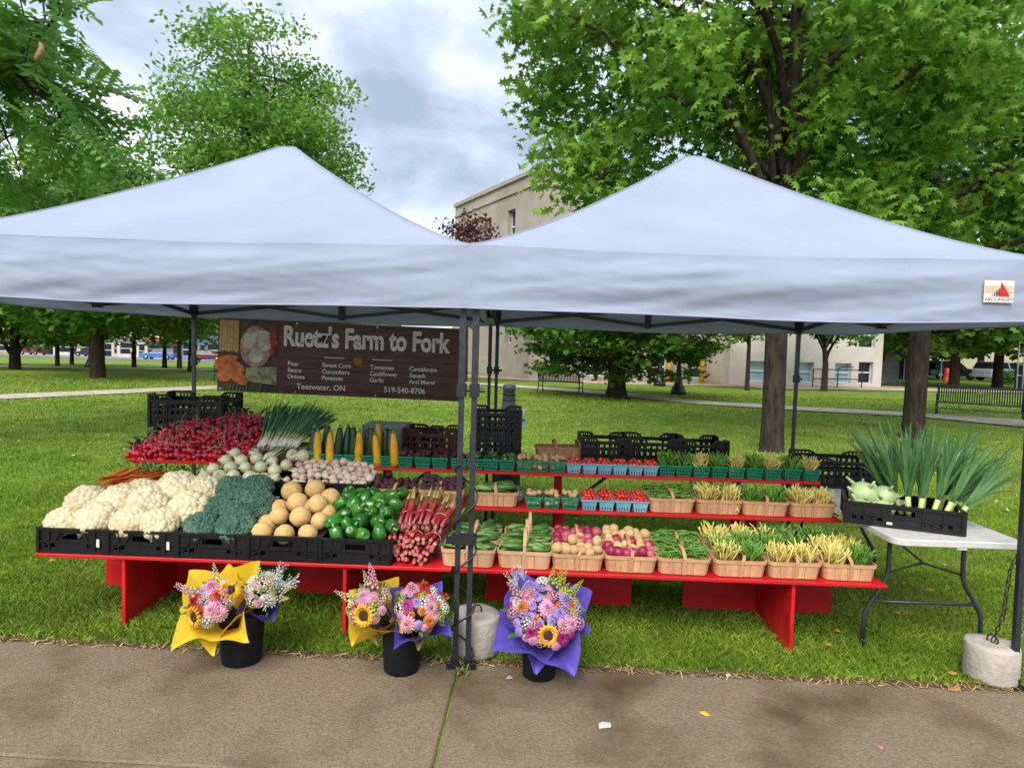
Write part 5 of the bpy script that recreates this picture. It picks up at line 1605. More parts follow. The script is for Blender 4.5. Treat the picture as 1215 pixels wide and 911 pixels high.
for x, kind in MID2:
    put_tree(BASK[2], (x, Y2 + .29, Z2 + .001), rnd.uniform(-.03, .03), f"wooden basket of {dict(lying='green', green='green', yellow='yellow')[kind]} beans tucked under the top shelf at {('the tomato end', 'the lettered basket', 'the third basket', 'the far end')[[m_[0] for m_ in MID2].index(x)]}", 'basket', 'wooden splint baskets')
for k, (x, lab) in enumerate(((.62, 'wooden basket with raised handle behind the potato pints'), (.80, 'second wooden basket behind the potato pints, beside the lone crate'))):
    put_tree(BASK[1], (x, 1.30 + .02 * k, Z3 + .03), .1, lab, 'basket', 'wooden splint baskets')

# pint containers
GPL = mat('pint_green', '14805c', '1c926c', rough=.4, nscale=30, rand=.12, trans=.15)
BPL = mat('pint_blue', '5f9fb4', '74aec0', rough=.75, nscale=14, rand=.16)
def green_pint():
    t = link('pint_basket', None); t.empty_display_size = .05
    w0, w1, h = .088, .113, .075
    b = B()
    for s in range(4):
        R3 = Matrix.Rotation(s * PI / 2, 3, 'Z')
        for k in range(8):
            f = (k + .5) / 8 - .5
            b.bar(R3 @ Vector((f * w0, -w0 / 2, .003)), R3 @ Vector((f * w1, -w1 / 2, h)), .0055, .003, R3 @ Vector((0, -1, 0)))
        for z in (.006, .03, .054):
            w = w0 + (w1 - w0) * z / h
            b.bar(R3 @ Vector((-w / 2, -w / 2, z)), R3 @ Vector((w / 2, -w / 2, z)), .003, .0055)
    b.b2(-w0 / 2, w0 / 2, -w0 / 2, w0 / 2, .001, .003)
    b.obj('mesh_body', GPL, t)
    b = B()
    for s in range(4):
        R3 = Matrix.Rotation(s * PI / 2, 3, 'Z')
        b.bar(R3 @ Vector((-w1 / 2 - .003, -w1 / 2, h)), R3 @ Vector((w1 / 2 + .003, -w1 / 2, h)), .006, .011)
    b.obj('rim', GPL, t)
    return t
def blue_pint():
    t = link('pint_box', None); t.empty_display_size = .05
    w0, w1, h = .082, .110, .072
    b = B()
    for s in range(4):
        R3 = Matrix.Rotation(s * PI / 2, 3, 'Z')
        for z0, z1, cuts in ((.0, .026, 5), (.026, h, 1)):
            for k in range(cuts):
                fa, fb = k / cuts - .5 + (.035 if cuts > 1 else 0), (k + 1) / cuts - .5 - (.035 if cuts > 1 else 0)
                P = lambda f, z, o=0: R3 @ Vector((f * (w0 + (w1 - w0) * z / h), -(w0 + (w1 - w0) * z / h) / 2 + o, z))
                b.add([P(fa, z0), P(fb, z0), P(fb, z1), P(fa, z1), P(fa, z0, .002), P(fb, z0, .002), P(fb, z1, .002), P(fa, z1, .002)],
                      [(0, 1, 2, 3), (7, 6, 5, 4), (0, 4, 5, 1), (1, 5, 6, 2), (2, 6, 7, 3), (3, 7, 4, 0)])
    b.b2(-w0 / 2 + .002, w0 / 2 - .002, -w0 / 2 + .002, w0 / 2 - .002, .0005, .003)
    b.obj('card_body', BPL, t)
    b = B()
    for s in range(4):
        R3 = Matrix.Rotation(s * PI / 2, 3, 'Z')
        b.bar(R3 @ Vector((-w1 / 2 - .001, -w1 / 2 - .001, h - .004)), R3 @ Vector((w1 / 2 + .001, -w1 / 2 - .001, h - .004)), .003, .010)
    b.obj('rim', BPL, t)
    return t
GP, BPX = green_pint(), blue_pint()
TOP = [(-1.095, 'zuc'), (-.972, 'zuc'), (-.848, 'zuc'), (-.722, 'zuc'), (-.590, 'zuc'), (-.462, 'beet'), (-.336, 'beet'), (-.212, 'beet'), (-.080, 'beet'), (.040, 'pepper'), (.150, 'pepper'), (.268, 'pepper'),
       (.386, 'pot'), (.504, 'pot'), (.626, 'pot'), (.742, 'tom'), (.853, 'tom'), (.960, 'tom'), (1.068, 'tom'), (1.178, 'tom'), (1.285, 'tom'), (1.398, 'green'), (1.518, 'green'), (1.640, 'yellow'), (1.763, 'green'),
       (1.886, 'yellow'), (2.012, 'green'), (2.138, 'yellow'), (2.275, 'green'), (2.405, 'yellow')]
names_ = dict(zuc='zucchini', beet='dark beets', pepper='small green peppers', pot='small potatoes', tom='cherry tomatoes', green='green beans', yellow='yellow beans')
PINTS = []
for x, kind in TOP:
    z = Z3 + .001
    PINTS.append((x, Y3 + .075, z, kind))
    put_tree(BPX if kind == 'tom' else GP, (x, Y3 + .075, z), rnd.uniform(-.05, .05),
             (f'pale blue cardboard pint of {names_[kind]} on the top shelf' if kind == 'tom' else f'green plastic pint basket of {names_[kind]} on the top shelf'), 'pint', f'top shelf pints of {names_[kind]}')
for x in (.462, .582, .706):
    PINTS.append((x, Y2 + .08, Z2 + .001, 'pot'))
    put_tree(GP, (x, Y2 + .08, Z2 + .001), rnd.uniform(-.06, .06), 'green plastic pint basket of small potatoes on the middle shelf', 'pint', 'middle shelf pints of small potatoes')
for r in range(2):
    for x in (.832, .950, 1.062, 1.172):
        PINTS.append((x + .006 * r, Y2 + .075 + .125 * r, Z2 + .001, 'tom'))
        put_tree(BPX, (x + .006 * r, Y2 + .075 + .125 * r, Z2 + .001), rnd.uniform(-.05, .05), f'pale blue cardboard pint of cherry tomatoes in the {("front", "rear")[r]} row of the middle shelf', 'pint', f'middle shelf tomato pints, {("front", "rear")[r]} row')

# ---------------------------------------------------------------- vegetables
def florets(n, r, rb, seed, dome=.62, n2=5, m2=4, jit=.25):
    rng = random.Random(seed)
    b = B()
    for i in range(n):
        f = (i + .5) / n
        ct = 1 - f * 1.12
        st = math.sqrt(max(0, 1 - ct * ct)); a = i * 2.39996
        lump = 1 + .10 * nz(math.cos(a) * st * 2 + seed, math.sin(a) * st * 2, ct * 2)
        p = Vector((math.cos(a) * st, math.sin(a) * st, ct * dome)) * r * lump
        b.ball((p.x, p.y, p.z), rb * rng.uniform(1 - jit, 1 + jit), n2, m2)
    return b
CAUL = mat('cauliflower_curd', 'bfb492', 'd6ccac', rough=.8, nscale=40, detail=3, bump=.3, bscale=160, bdist=.006, rand=.05, spec=.25, c3='b5a478', n3=9)
CLEAF = mat('cabbage_leaf', '5d7a3a', '9db36a', rough=.55, nscale=20, trans=.2, rand=.1)
BROC = mat('broccoli_green', '2e4c40', '4c6c5c', rough=.8, nscale=55, detail=3, bump=.6, bscale=260, bdist=.006, rand=.10, spec=.25, c3='58765e', n3=11)
BSTEM = mat('broccoli_stem', '6f8f4a', '8aa763', rough=.6, nscale=10)
def leaf_strip(b, p0, dirv, L, w, bend, n=5, side=None):
    """a cupped leaf blade"""
    d = Vector(dirv).normalized(); s = (d.cross(Vector((0, 0, 1))) if side is None else Vector(side))
    s = s.normalized() if s.length > 1e-5 else Vector((1, 0, 0)); u = s.cross(d).normalized()
    V, F = [], []
    for i in range(n + 1):
        f = i / n
        c = Vector(p0) + d * L * f + u * bend * L * math.sin(PI * f * .75)
        ww = w * math.sin(PI * (.12 + .86 * f)) 
        V += [c - s * ww + u * ww * .25, c, c + s * ww + u * ww * .25]
    for i in range(n):
        F += [(i * 3, i * 3 + 1, i * 3 + 4, i * 3 + 3), (i * 3 + 1, i * 3 + 2, i * 3 + 5, i * 3 + 4)]
    b.add(V, F)
def cauli_proto(seed):
    t = link('cauliflower', None); t.empty_display_size = .05
    florets(95, .086, .0225, seed, .66, 7, 5).obj('curd', CAUL, t, True)
    c = B(); c.ball((0, 0, -.012), .078, 12, 8, .7); c.obj('heart', CAUL, t, True)
    l = B()
    for k in range(6):
        a = k * 1.05 + seed; d = Vector((math.cos(a), math.sin(a), .25)); leaf_strip(l, (d.x * .055, d.y * .055, -.05), d, .065, .028, .35)
    l.obj('leaves', CLEAF, t, True)
    return t
def broc_proto(seed):
    t = link('broccoli', None); t.empty_display_size = .05
    florets(150, .082, .0135, seed, .60, 5, 4, .35).obj('florets', BROC, t, True)
    c = B(); c.ball((0, 0, -.008), .074, 12, 8, .62); c.obj('heart', BROC, t, True)
    s = B(); s.tube([(0, 0, -.02), (.005, 0, -.09), (.0, .01, -.13)], [.04, .022, .022], 10)
    for k in range(6): a = k * 1.05; s.tube([(0, 0, -.07), (math.cos(a) * .05, math.sin(a) * .05, -.015)], [.012, .014], 6)
    s.obj('stem', BSTEM, t, True)
    l = B()
    for k in range(3): a = k * 2.1 + seed; d = Vector((math.cos(a), math.sin(a), .35)); leaf_strip(l, (d.x * .04, d.y * .04, -.05), d, .085, .022, .3)
    l.obj('leaves', mat('broccoli_leaf', '3d5a4a', '58775f', rough=.5, nscale=20, trans=.15), t, True)
    return t
def put_proto(protos, p, tilt, sc, label, cat, group, state={}):
    pr_ = protos[state.setdefault(('n', protos[0].name), 0) % len(protos)]; state[('n', protos[0].name)] += 1
    k = pr_.name
    o = pr_ if k not in state else copy_tree(pr_)
    state[k] = 1
    o.location = SW(*p)
    o.rotation_euler = (Matrix.Rotation(ST_R, 3, 'Z') @ tilt).to_euler()
    o.scale = (sc,) * 3
    return props(o, label, cat, group)
def tilt_front(a, b=0.25):
    return Matrix.Rotation(a + rnd.uniform(-b, b), 3, 'X') @ Matrix.Rotation(rnd.uniform(-b, b), 3, 'Y') @ Matrix.Rotation(rnd.uniform(0, 6.28), 3, 'Z')
CP = [cauli_proto(s) for s in (1, 2, 3)]
for (x, y, z, s) in ((-2.40, .12, .60, .9), (-2.21, .13, .615, 1.05), (-2.37, .29, .665, 1.1), (-2.17, .29, .685, 1.12), (-1.96, .28, .69, 1.12), (-1.80, .12, .605, 1.0), (-1.70, .26, .665, 1.1), (-1.86, .42, .755, 1.15),
                     (-2.10, .44, .70, 1.05), (-1.69, .44, .735, 1.05), (-1.99, .125, .605, 1.05)):
    put_proto(CP, (x, y, z - .01), tilt_front(.55), s * 1.13, f'cream white cauliflower head {"in the end crate" if x < -2.06 else "in the crate beside the broccoli"}, {"at its front rim" if y < .2 else "mid heap" if y < .4 else "at the back"}', 'cauliflower', 'cauliflowers heaped in the crates')
BPR = [broc_proto(s) for s in (4, 5, 6)]
for (x, y, z, s) in ((-1.545, .11, .60, 1.0), (-1.335, .11, .60, 1.12), (-1.555, .28, .655, .9), (-1.40, .275, .685, 1.12), (-1.265, .31, .685, .95), (-1.51, .43, .74, 1.05), (-1.345, .45, .765, 1.0)):
    put_proto(BPR, (x, y, z), tilt_front(.6), s * 1.12, f'dark green broccoli crown {"at the front rim of its crate" if y < .2 else "in the middle of its crate" if y < .4 else "at the back of its crate"}', 'broccoli', 'broccoli crowns in the crate')

def round_mesh(name, m, r, sz=1.0, lobes=0, amp=0.0, n=16, k=10, noise=.03, extra=None, seed=0):
    b = B(); b.ball((0, 0, 0), r, n, k, sz)
    V = []
    for x, y, z in b.v:
        a = math.atan2(y, x); q = 1 + (amp * math.cos(lobes * a) * (1 - (z / (r * sz)) ** 2 * .3) if lobes else 0) + noise * nz(x / r * 1.5 + seed, y / r * 1.5, z / r * 1.5)
        V.append((x * q, y * q, z * (1 + noise * nz(y / r + seed, x / r, 3))))
    b.v = V
    if extra: extra(b)
    return b.mesh(name, m, True)
MEL = mat('melon_skin', 'b8935a', 'd2b07a', rough=.8, nscale=40, detail=6, bump=.5, bscale=220, bdist=.004, rand=.10, spec=.25, c3='c0a468', n3=6)
melon = [round_mesh('cantaloupe', MEL, .066, .96, 10, .012, 40, 20, .05, None, s) for s in (1, 2)]
for (x, y, z) in ((-1.17, .10, .575), (-1.03, .09, .57), (-.89, .10, .575), (-1.11, .21, .645), (-.975, .20, .65), (-.86, .22, .62), (-1.16, .33, .66), (-1.04, .33, .705), (-.905, .32, .70), (-1.12, .45, .745), (-.97, .46, .765), (-.86, .43, .71), (-1.18, .21, .59), (-.98, .35, .66), (-.845, .33, .64)):
    put(melon[rnd.randrange(2)], 'cantaloupe', (x, y, z), rrot(), rnd.uniform(.84, 1.1), f'round tan netted cantaloupe {"at the front rim" if y < .15 else "in the middle" if y < .4 else "at the top back"} of the melon heap', 'melon', 'cantaloupes in the crate')

PEP = mat('pepper_green', '1a4e14', '357a1e', rough=.28, nscale=7, detail=2, rand=.22, spec=.6, coat=.3)
def pep_mesh(seed, m=PEP, r=.043):
    n, k = 18, 12
    b = B()
    prof = []
    V, F = [], []
    for i in range(k + 1):
        f = i / k
        rr_ = r * (math.sin(PI * min(1, f * .92 + .04)) ** .45) * (1.05 - .22 * f)
        z = r * 1.25 - f * r * 2.5
        if f < .12: z = r * 1.25 - (.12 - f) * r * 1.8
        if f > .9: z = -r * 1.25 + (f - .9) * r * 1.2
        for j in range(n):
            a = 2 * PI * j / n
            q = rr_ * (1 + .10 * math.cos(4 * a + seed) * (.5 + f * .6) + .05 * nz(seed, math.cos(a), math.sin(a)))
            V.append((q * math.cos(a), q * math.sin(a), z + .05 * r * math.cos(4 * a + seed)))
    for i in range(k):
        for j in range(n):
            a_, b_ = i * n + j, i * n + (j + 1) % n
            F.append((a_, a_ + n, b_ + n, b_))
    F.append(tuple(range(n))); F.append(tuple(k * n + j for j in range(n - 1, -1, -1)))
    b.add(V, F)
    o = len(b.f)
    b.tube([(0, 0, r * .98), (.002, 0, r * 1.25), (.008, .003, r * 1.6)], [r * .28, r * .13, r * .16], 8)
    me = b.mesh('bell_pepper', [m, mat('pepper_stem', '6f9a3c', '86ad52', rough=.5, nscale=20)], True)
    for i, p in enumerate(me.polygons):
        if i >= o: p.material_index = 1
    return me
PMS = [pep_mesh(s) for s in (0, 1.3, 2.2)]
for j, y in enumerate((.08, .165, .25, .335, .42, .49)):
    for i in range(4 + (j % 2)):
        x = -.585 + (i - (3 + j % 2) / 2) * .088 + rnd.uniform(-.012, .012)
        z = .572 + .165 * min(1, y / .42) + rnd.uniform(-.015, .02) - .35 * (x + .585) ** 2
        put(PMS[rnd.randrange(3)], 'bell_pepper', (x, y + rnd.uniform(-.015, .015), z), rrot(), rnd.uniform(.92, 1.12), 'glossy green bell pepper in the black crate', 'pepper', 'green bell peppers in the crate')
for i in range(8):
    put(PMS[rnd.randrange(3)], 'bell_pepper', (-.73 + .042 * i, rnd.uniform(.2, .45), .60 + rnd.uniform(0, .03)), rrot(), 1.0, 'glossy green bell pepper in the black crate', 'pepper', 'green bell peppers in the crate')

ONI = mat('onion_white', 'c3c39c', 'd6d4b4', rough=.3, nscale=10, detail=3, rand=.08, spec=.5, stretch=(1, 1, .3), c3='b9b484', n3=14)
def onion_mesh():
    b = B()
    b.lathe([(.001, -.040), (.016, -.039), (.034, -.028), (.044, -.008), (.045, .008), (.036, .026), (.020, .038), (.009, .048), (.006, .060), (.001, .064)], 16, cap=False)
    for k in range(7): a = k * .9; b.tube([(0, 0, -.038), (math.cos(a) * .012, math.sin(a) * .012, -.052), (math.cos(a) * .02, math.sin(a) * .02, -.058)], [.0015, .001, .0006], 3)
    return b.mesh('white_onion', ONI, True)
OM = onion_mesh()
for (x, y, z) in [(-1.80, .65, .775), (-1.70, .66, .785), (-1.60, .655, .79), (-1.49, .66, .785), (-1.39, .66, .78), (-1.32, .665, .775), (-1.78, .735, .815), (-1.66, .74, .83), (-1.555, .74, .835), (-1.45, .745, .84), (-1.35, .745, .82),
                  (-1.73, .82, .865), (-1.62, .82, .865), (-1.51, .825, .885), (-1.40, .82, .87), (-1.29, .80, .85), (-1.56, .90, .905), (-1.70, .90, .90), (-1.27, .87, .91), (-1.19, .86, .91)]:
    put(OM, 'white_onion', (x, y, z), rrot(1.5), rnd.uniform(.92, 1.1), 'pale white onion piled in the black crate', 'onion', 'white onions in the crate')
GAR = mat('garlic_skin', 'c2aa96', 'dccabb', rough=.6, nscale=24, detail=4, rand=.10, stretch=(1, 1, .25), bump=.2, bscale=60, c3='bd9a86', n3=14)
def garlic_mesh(s):
    b = B()
    n = 16
    prof = [(.001, -.022), (.014, -.023), (.025, -.014), (.029, -.002), (.026, .010), (.016, .020), (.007, .027), (.0045, .040), (.005, .052), (.001, .053)]
    b.lathe(prof, n, cap=False)
    b.v = [(x * (1 + .10 * math.cos(6 * math.atan2(y, x) + s) * (abs(z) < .015)), y * (1 + .10 * math.cos(6 * math.atan2(y, x) + s) * (abs(z) < .015)), z) for x, y, z in b.v]
    for k in range(8): a = k * .8; b.tube([(math.cos(a) * .004, math.sin(a) * .004, -.021), (math.cos(a) * .012, math.sin(a) * .012, -.031)], [.0012, .0006], 3)
    return b.mesh('garlic_bulb', GAR, True)
GM = [garlic_mesh(0), garlic_mesh(1)]
for j in range(6):
    for i in range(11):
        x = -1.215 + i * .052 + (j % 2) * .026 + rnd.uniform(-.01, .01); y = .645 + j * .055 + rnd.uniform(-.008, .008)
        z = .765 + .10 * min(1, j / 4) * (1 - .3 * ((x + .95) / .3) ** 2) + rnd.uniform(-.01, .015)
        put(GM[rnd.randrange(2)], 'garlic_bulb', (x, y, z), rrot(1.6), rnd.uniform(.85, 1.15), 'pinkish white garlic bulb piled in the black crate', 'garlic', 'garlic bulbs in the crate')

# zucchini standing in their pints
ZG = mat('zucchini_green', '16301a', '2a4a26', rough=.3, nscale=30, detail=2, rand=.15, spec=.5, stretch=(1, 1, .15))
ZY = mat('zucchini_yellow', 'cf9a10', 'e0b020', rough=.3, nscale=20, detail=2, rand=.08, spec=.5)
def zuc_mesh(m, bulge=0):
    b = B()
    b.tube([(0, 0, -.125), (0, 0, -.12), (.001, 0, -.09), (.003, 0, 0), (.002, 0, .07), (0, 0, .10), (-.001, 0, .112)], [.008, .022, .031, .030, .024, .019, .015], 12)
    o = len(b.f)
    b.tube([(0, 0, .110), (.001, 0, .125), (.003, 0, .135)], [.013, .010, .011], 6)
    me = b.mesh('zucchini', [m, mat('zucchini_stem', '5d7a3c', '7a9450', rough=.6, nscale=20)], True)
    for i, p in enumerate(me.polygons):
        if i >= o: p.material_index = 1
    return me
zg, zy = zuc_mesh(ZG), zuc_mesh(ZY)
zl = []
for i, x in enumerate((-1.14, -1.05, -.955, -.90, -.845, -.75, -.715, -.62, -.575)):
    zl.append((x, .915 + .035 * (i % 2), .985 + rnd.uniform(0, .015), 0, rnd.uniform(.98, 1.12)))
for x in (-1.095, -1.005, -.80, -.672, -.545):
    zl.append((x, .888, .965 + rnd.uniform(0, .015), 1, rnd.uniform(.92, 1.05)))
zl.append((-.675, .965, 1.03, 1, 1.0))
for x, y, z, c, s in zl:
    put(zy if c else zg, 'zucchini', (x, y, z), (rnd.uniform(-.05, .12), rnd.uniform(-.09, .09), rnd.uniform(0, 6)), s, ('bright yellow zucchini standing upright in a green pint' if c else 'dark green zucchini standing upright in a green pint'), 'zucchini', 'yellow zucchini' if c else 'green zucchini')

# beets
BEET = mat('beet_skin', '2c1018', '4a1c28', rough=.7, nscale=20, detail=5, rand=.2, bump=.3, bscale=90)
def beet_mesh():
    b = B()
    b.lathe([(.001, -.055), (.003, -.045), (.008, -.032), (.022, -.018), (.028, 0), (.024, .014), (.012, .022), (.009, .030), (.001, .034)], 12, cap=False)
    for k in range(4): a = k * 1.6; b.tube([(0, 0, .024), (math.cos(a) * .008, math.sin(a) * .008, .036)], [.004, .003], 5)
    return b.mesh('beet', BEET, True)
BM = beet_mesh()
for (x, y, z, kind) in PINTS:
    if kind == 'beet':
        for k in range(8): put(BM, 'beet', (x + ((k % 3) - 1) * .032 + rnd.uniform(-.008, .008), y + ((k // 3) - 1) * .033, z + .078 + rnd.uniform(0, .03) + (.02 if k == 4 else 0)), rrot(), rnd.uniform(.7, .95), 'dark purple beet piled in a green pint on the top shelf', 'beet', 'beets in the pints')
for x, kind, pr_, lab in MID:
    if kind == 'beets':
        for k in range(20):
            xx, yy = x - .12 + .048 * (k % 6) + rnd.uniform(-.01, .01), Y2 + .045 + .042 * (k // 6) + rnd.uniform(-.006, .006)
            put(BM, 'beet', (xx, yy, Z2 + .10 + .03 * (k // 6) * .6 + rnd.uniform(-.008, .02)), rrot(), rnd.uniform(.8, 1.1), 'dark purple beet piled in a wooden basket', 'beet', 'beets in the wooden baskets')
# cucumbers and small peppers
CUK = mat('cucumber_skin', '1f4a18', '4d7a2c', rough=.35, nscale=26, detail=4, rand=.22, spec=.5, stretch=(1, 1, .3), bump=.3, bscale=160, bdist=.004, c3='7f9a48', n3=10)
b = B(); b.tube([(0, 0, -.056), (0, 0, -.053), (.001, 0, -.045), (.003, 0, -.02), (.004, 0, .01), (.002, 0, .04), (0, 0, .052), (0, 0, .056)], [.004, .010, .0155, .019, .0195, .016, .009, .003], 10)
CK = b.mesh('cucumber', CUK, True)
def cukes(x, y, z, n, w, d, label, group, sc=1.0):
    for k in range(n):
        xx, yy = x + rnd.uniform(-w, w), y + rnd.uniform(-d, d)
        a = rnd.uniform(-.6, .6)
        put(CK, 'cucumber', (xx, yy, z + rnd.uniform(0, .028) + .02 * (1 - abs(xx - x) / w)), align((math.cos(a), math.sin(a) , rnd.uniform(-.18, .22))), sc * rnd.uniform(.85, 1.15), label, 'cucumber', group)
for c in (0, 1):
    for r in range(3):
        x, y = BPOS[(c, r)]
        for hx in (-.073, .073): cukes(x + hx, y, Z1 + .088 + .012 * r * 0, 11, .045, .055, 'small green cucumber in a pale basket on the lower shelf', 'cucumbers on the lower shelf')
cukes(.205 - .07, Y2 + .105, Z2 + .095, 13, .045, .05, 'small green cucumber in the middle shelf basket', 'cucumbers on the middle shelf', 1.1)
cukes(.205 + .07, Y2 + .105, Z2 + .095, 13, .045, .05, 'small green cucumber in the middle shelf basket', 'cucumbers on the middle shelf', 1.1)
SP = pep_mesh(.7, mat('small_pepper', '1c4a1a', '3a7026', rough=.25, nscale=12, rand=.3, spec=.5, coat=.2), .017)
for (x, y, z, kind) in PINTS:
    if kind == 'pepper':
        for k in range(13): put(SP, 'small_pepper', (x + rnd.uniform(-.042, .042), y + rnd.uniform(-.042, .042), z + .07 + rnd.uniform(0, .04)), rrot(1.0), rnd.uniform(.85, 1.25), 'small dark green pepper heaped in a green pint', 'pepper', 'small peppers in the pints')
# potatoes
POT = mat('potato_skin', 'b3915f', 'cbab7c', rough=.75, nscale=18, detail=5, rand=.12, bump=.25, bscale=50, c3='a8845a', n3=9)
POTR = mat('potato_red', '7a1430', '9c2244', rough=.45, nscale=16, detail=4, rand=.16, spec=.5, c3='b9606c', n3=12)
pm1 = [round_mesh('potato', POT, .03, .82, 0, 0, 12, 8, .16, None, s) for s in (3, 8)]
pm2 = [round_mesh('red_potato', POTR, .03, .86, 0, 0, 12, 8, .12, None, s) for s in (4, 7)]
for (x, y, z, kind) in PINTS:
    if kind == 'pot':
        for k in range(15):
            lay = 0 if k < 6 else 1
            put(pm1[k % 2], 'potato', (x + ((k % 3) - 1) * .032 + rnd.uniform(-.007, .007), y + (((k // 3) % 3) - 1) * .032 + rnd.uniform(-.006, .006), z + (.03 if lay == 0 else .085) + rnd.uniform(0, .022)), rrot(), rnd.uniform(.55, .72),
                'small round tan potato in a green pint', 'potato', 'small potatoes in the pints')
def spuds(c, r, red):
    x, y = BPOS[(c, r)]
    for k in range(12):
        i, j = k % 6, k // 6
        if i in (2, 5) and j == 1: continue
        is_red = red(i, j)
        put((pm2 if is_red else pm1)[k % 2], 'red_potato' if is_red else 'potato', (x - .118 + .047 * i + rnd.uniform(-.005, .005), y - .04 + .075 * j + rnd.uniform(-.008, .008), Z1 + .105 + rnd.uniform(-.004, .018)), rrot(), rnd.uniform(1.0, 1.32),
            'shiny red potato piled in a wooden basket' if is_red else 'large tan potato piled in a wooden basket', 'potato', 'red potatoes in the baskets' if is_red else 'large tan potatoes in the baskets')
spuds(2, 0, lambda i, j: False); spuds(2, 1, lambda i, j: i in (0, 1, 4) or j == 0 and i == 3); spuds(2, 2, lambda i, j: True)
spuds(3, 0, lambda i, j: j == 0 or i in (0, 5)); spuds(3, 1, lambda i, j: i in (1, 3) or (j == 0 and i == 5)); spuds(3, 2, lambda i, j: False)
# cherry tomatoes
TOM = mat('tomato_red', 'b8200f', 'd0341c', rough=.2, nscale=8, rand=.2, spec=.6, coat=.3)
b = B(); b.ball((0, 0, 0), .0135, 10, 7, .95); tm = b.mesh('cherry_tomato', TOM, True)
items = []
for (x, y, z, kind) in PINTS:
    if kind == 'tom':
        for i in range(4):
            for j in range(4): items.append(((x - .037 + .0245 * i + rnd.uniform(-.003, .003), y - .037 + .0245 * j + rnd.uniform(-.003, .003), z + .072 + rnd.uniform(0, .008)), rrot(), rnd.uniform(.9, 1.15)))
        for i in range(3):
            for j in range(3): items.append(((x - .026 + .0255 * i + rnd.uniform(-.004, .004), y - .026 + .0255 * j + rnd.uniform(-.004, .004), z + .088 + rnd.uniform(0, .010)), rrot(), rnd.uniform(.9, 1.15)))
swarm('cherry_tomato', tm, items, 'shiny red cherry tomato heaped in a blue pint', 'tomato', 'cherry tomatoes in the pints', TOM)

# beans
BG = mat('bean_green', '4a7a28', '70a03e', rough=.45, nscale=20, detail=2, rand=.3, trans=.1)
BY = mat('bean_yellow', 'd6c45a', 'e4d886', rough=.45, nscale=20, detail=2, rand=.14, trans=.1)
BGs = mat('bean_green_heap', '4a7a28', '70a03e', rough=.45, nscale=20, detail=2, island=.25, trans=.1)
BYs = mat('bean_yellow_heap', 'd6c45a', 'e4d886', rough=.45, nscale=20, detail=2, island=.14, trans=.1)
def bean_mesh(name, m, bend):
    b = B(); P, RR = [], []
    for i in range(7):
        f = i / 6; P.append((bend * math.sin(PI * f), 0, (f - .5) * .115)); RR.append(.0048 * math.sin(PI * (.10 + .82 * f)) ** .5)
    b.tube(P, RR, 5); return b.mesh(name, m, True)
bg, by = bean_mesh('green_bean', BG, .012), bean_mesh('yellow_bean', BY, .010)
GI, YI = [], []
def tuft(lst, x, y, z, w, d, n, spread=.55, sc=1.0):
    for k in range(n):
        xx, yy = rnd.uniform(-1, 1), rnd.uniform(-1, 1)
        dirv = (xx * spread + rnd.uniform(-.35, .35), yy * spread * .8 + rnd.uniform(-.45, .25), 1 - .3 * rnd.random())
        lst.append(((x + xx * w, y + yy * d, z + rnd.uniform(-.015, .022) + .012 * (1 - abs(xx))), align(dirv), sc * rnd.uniform(.75, 1.2)))
def lying(lst, x, y, z, w, d, n):
    for k in range(n):
        xx, yy = rnd.uniform(-1, 1), rnd.uniform(-1, 1); a = rnd.uniform(-.9, .9) + (PI / 2 if rnd.random() < .25 else 0)
        lst.append(((x + xx * w, y + yy * d, z + rnd.uniform(-.012, .026) + .018 * (1 - abs(xx)) * (1 - abs(yy))), align((math.cos(a), math.sin(a), rnd.uniform(-.2, .25))), rnd.uniform(.8, 1.1)))
for r in range(3):
    x, y = BPOS[(4, r)]
    for hx in (-.072, .072): lying(GI, x + hx, y, Z1 + .103, .045, .055, 46)
plan = {(5, 0): ('gy', 'g'), (5, 1): ('gy', 'g'), (5, 2): ('y', 'y'), (6, 0): ('y', 'y'), (6, 1): ('g', 'g'), (6, 2): ('yg', 'g'), (7, 0): ('y', 'g'), (7, 1): ('y', 'y'), (7, 2): ('g', 'g')}
for (c, r), (l_, r_) in plan.items():
    x, y = BPOS[(c, r)]
    for s, hx in ((l_, -.072), (r_, .072)):
        for ch_ in s:
            tuft(GI if ch_ == 'g' else YI, x + hx, y, Z1 + .118, .055, .06, 66 if len(s) == 1 else 38, .5)
for x, kind, pr_, lab in MID:
    for hx in (-.072, .072):
        if kind == 'lying': lying(GI, x + hx, Y2 + .105, Z2 + .103, .045, .055, 42)
        if kind in ('yellow', 'green'): tuft(YI if kind == 'yellow' else GI, x + hx, Y2 + .105, Z2 + .115, .055, .055, 60, .5)
for x, kind in MID2:
    for hx in (-.072, .072):
        if kind == 'lying': lying(GI, x + hx, Y2 + .29, Z2 + .10, .045, .05, 26)
        else: tuft(YI if kind == 'yellow' else GI, x + hx, Y2 + .29, Z2 + .10, .055, .05, 26, .7, .85)
for (x, y, z, kind) in PINTS:
    if kind in ('green', 'yellow'): tuft(GI if kind == 'green' else YI, x, y, z + .095, .045, .045, 44, .55, 1.05 if kind == 'green' else .95)
swarm('green_bean', bg, GI, 'slim green bean heaped in a basket or pint', 'bean', 'green beans', BGs)
swarm('yellow_bean', by, YI, 'slim yellow bean heaped in a basket or pint', 'bean', 'yellow beans', BYs)

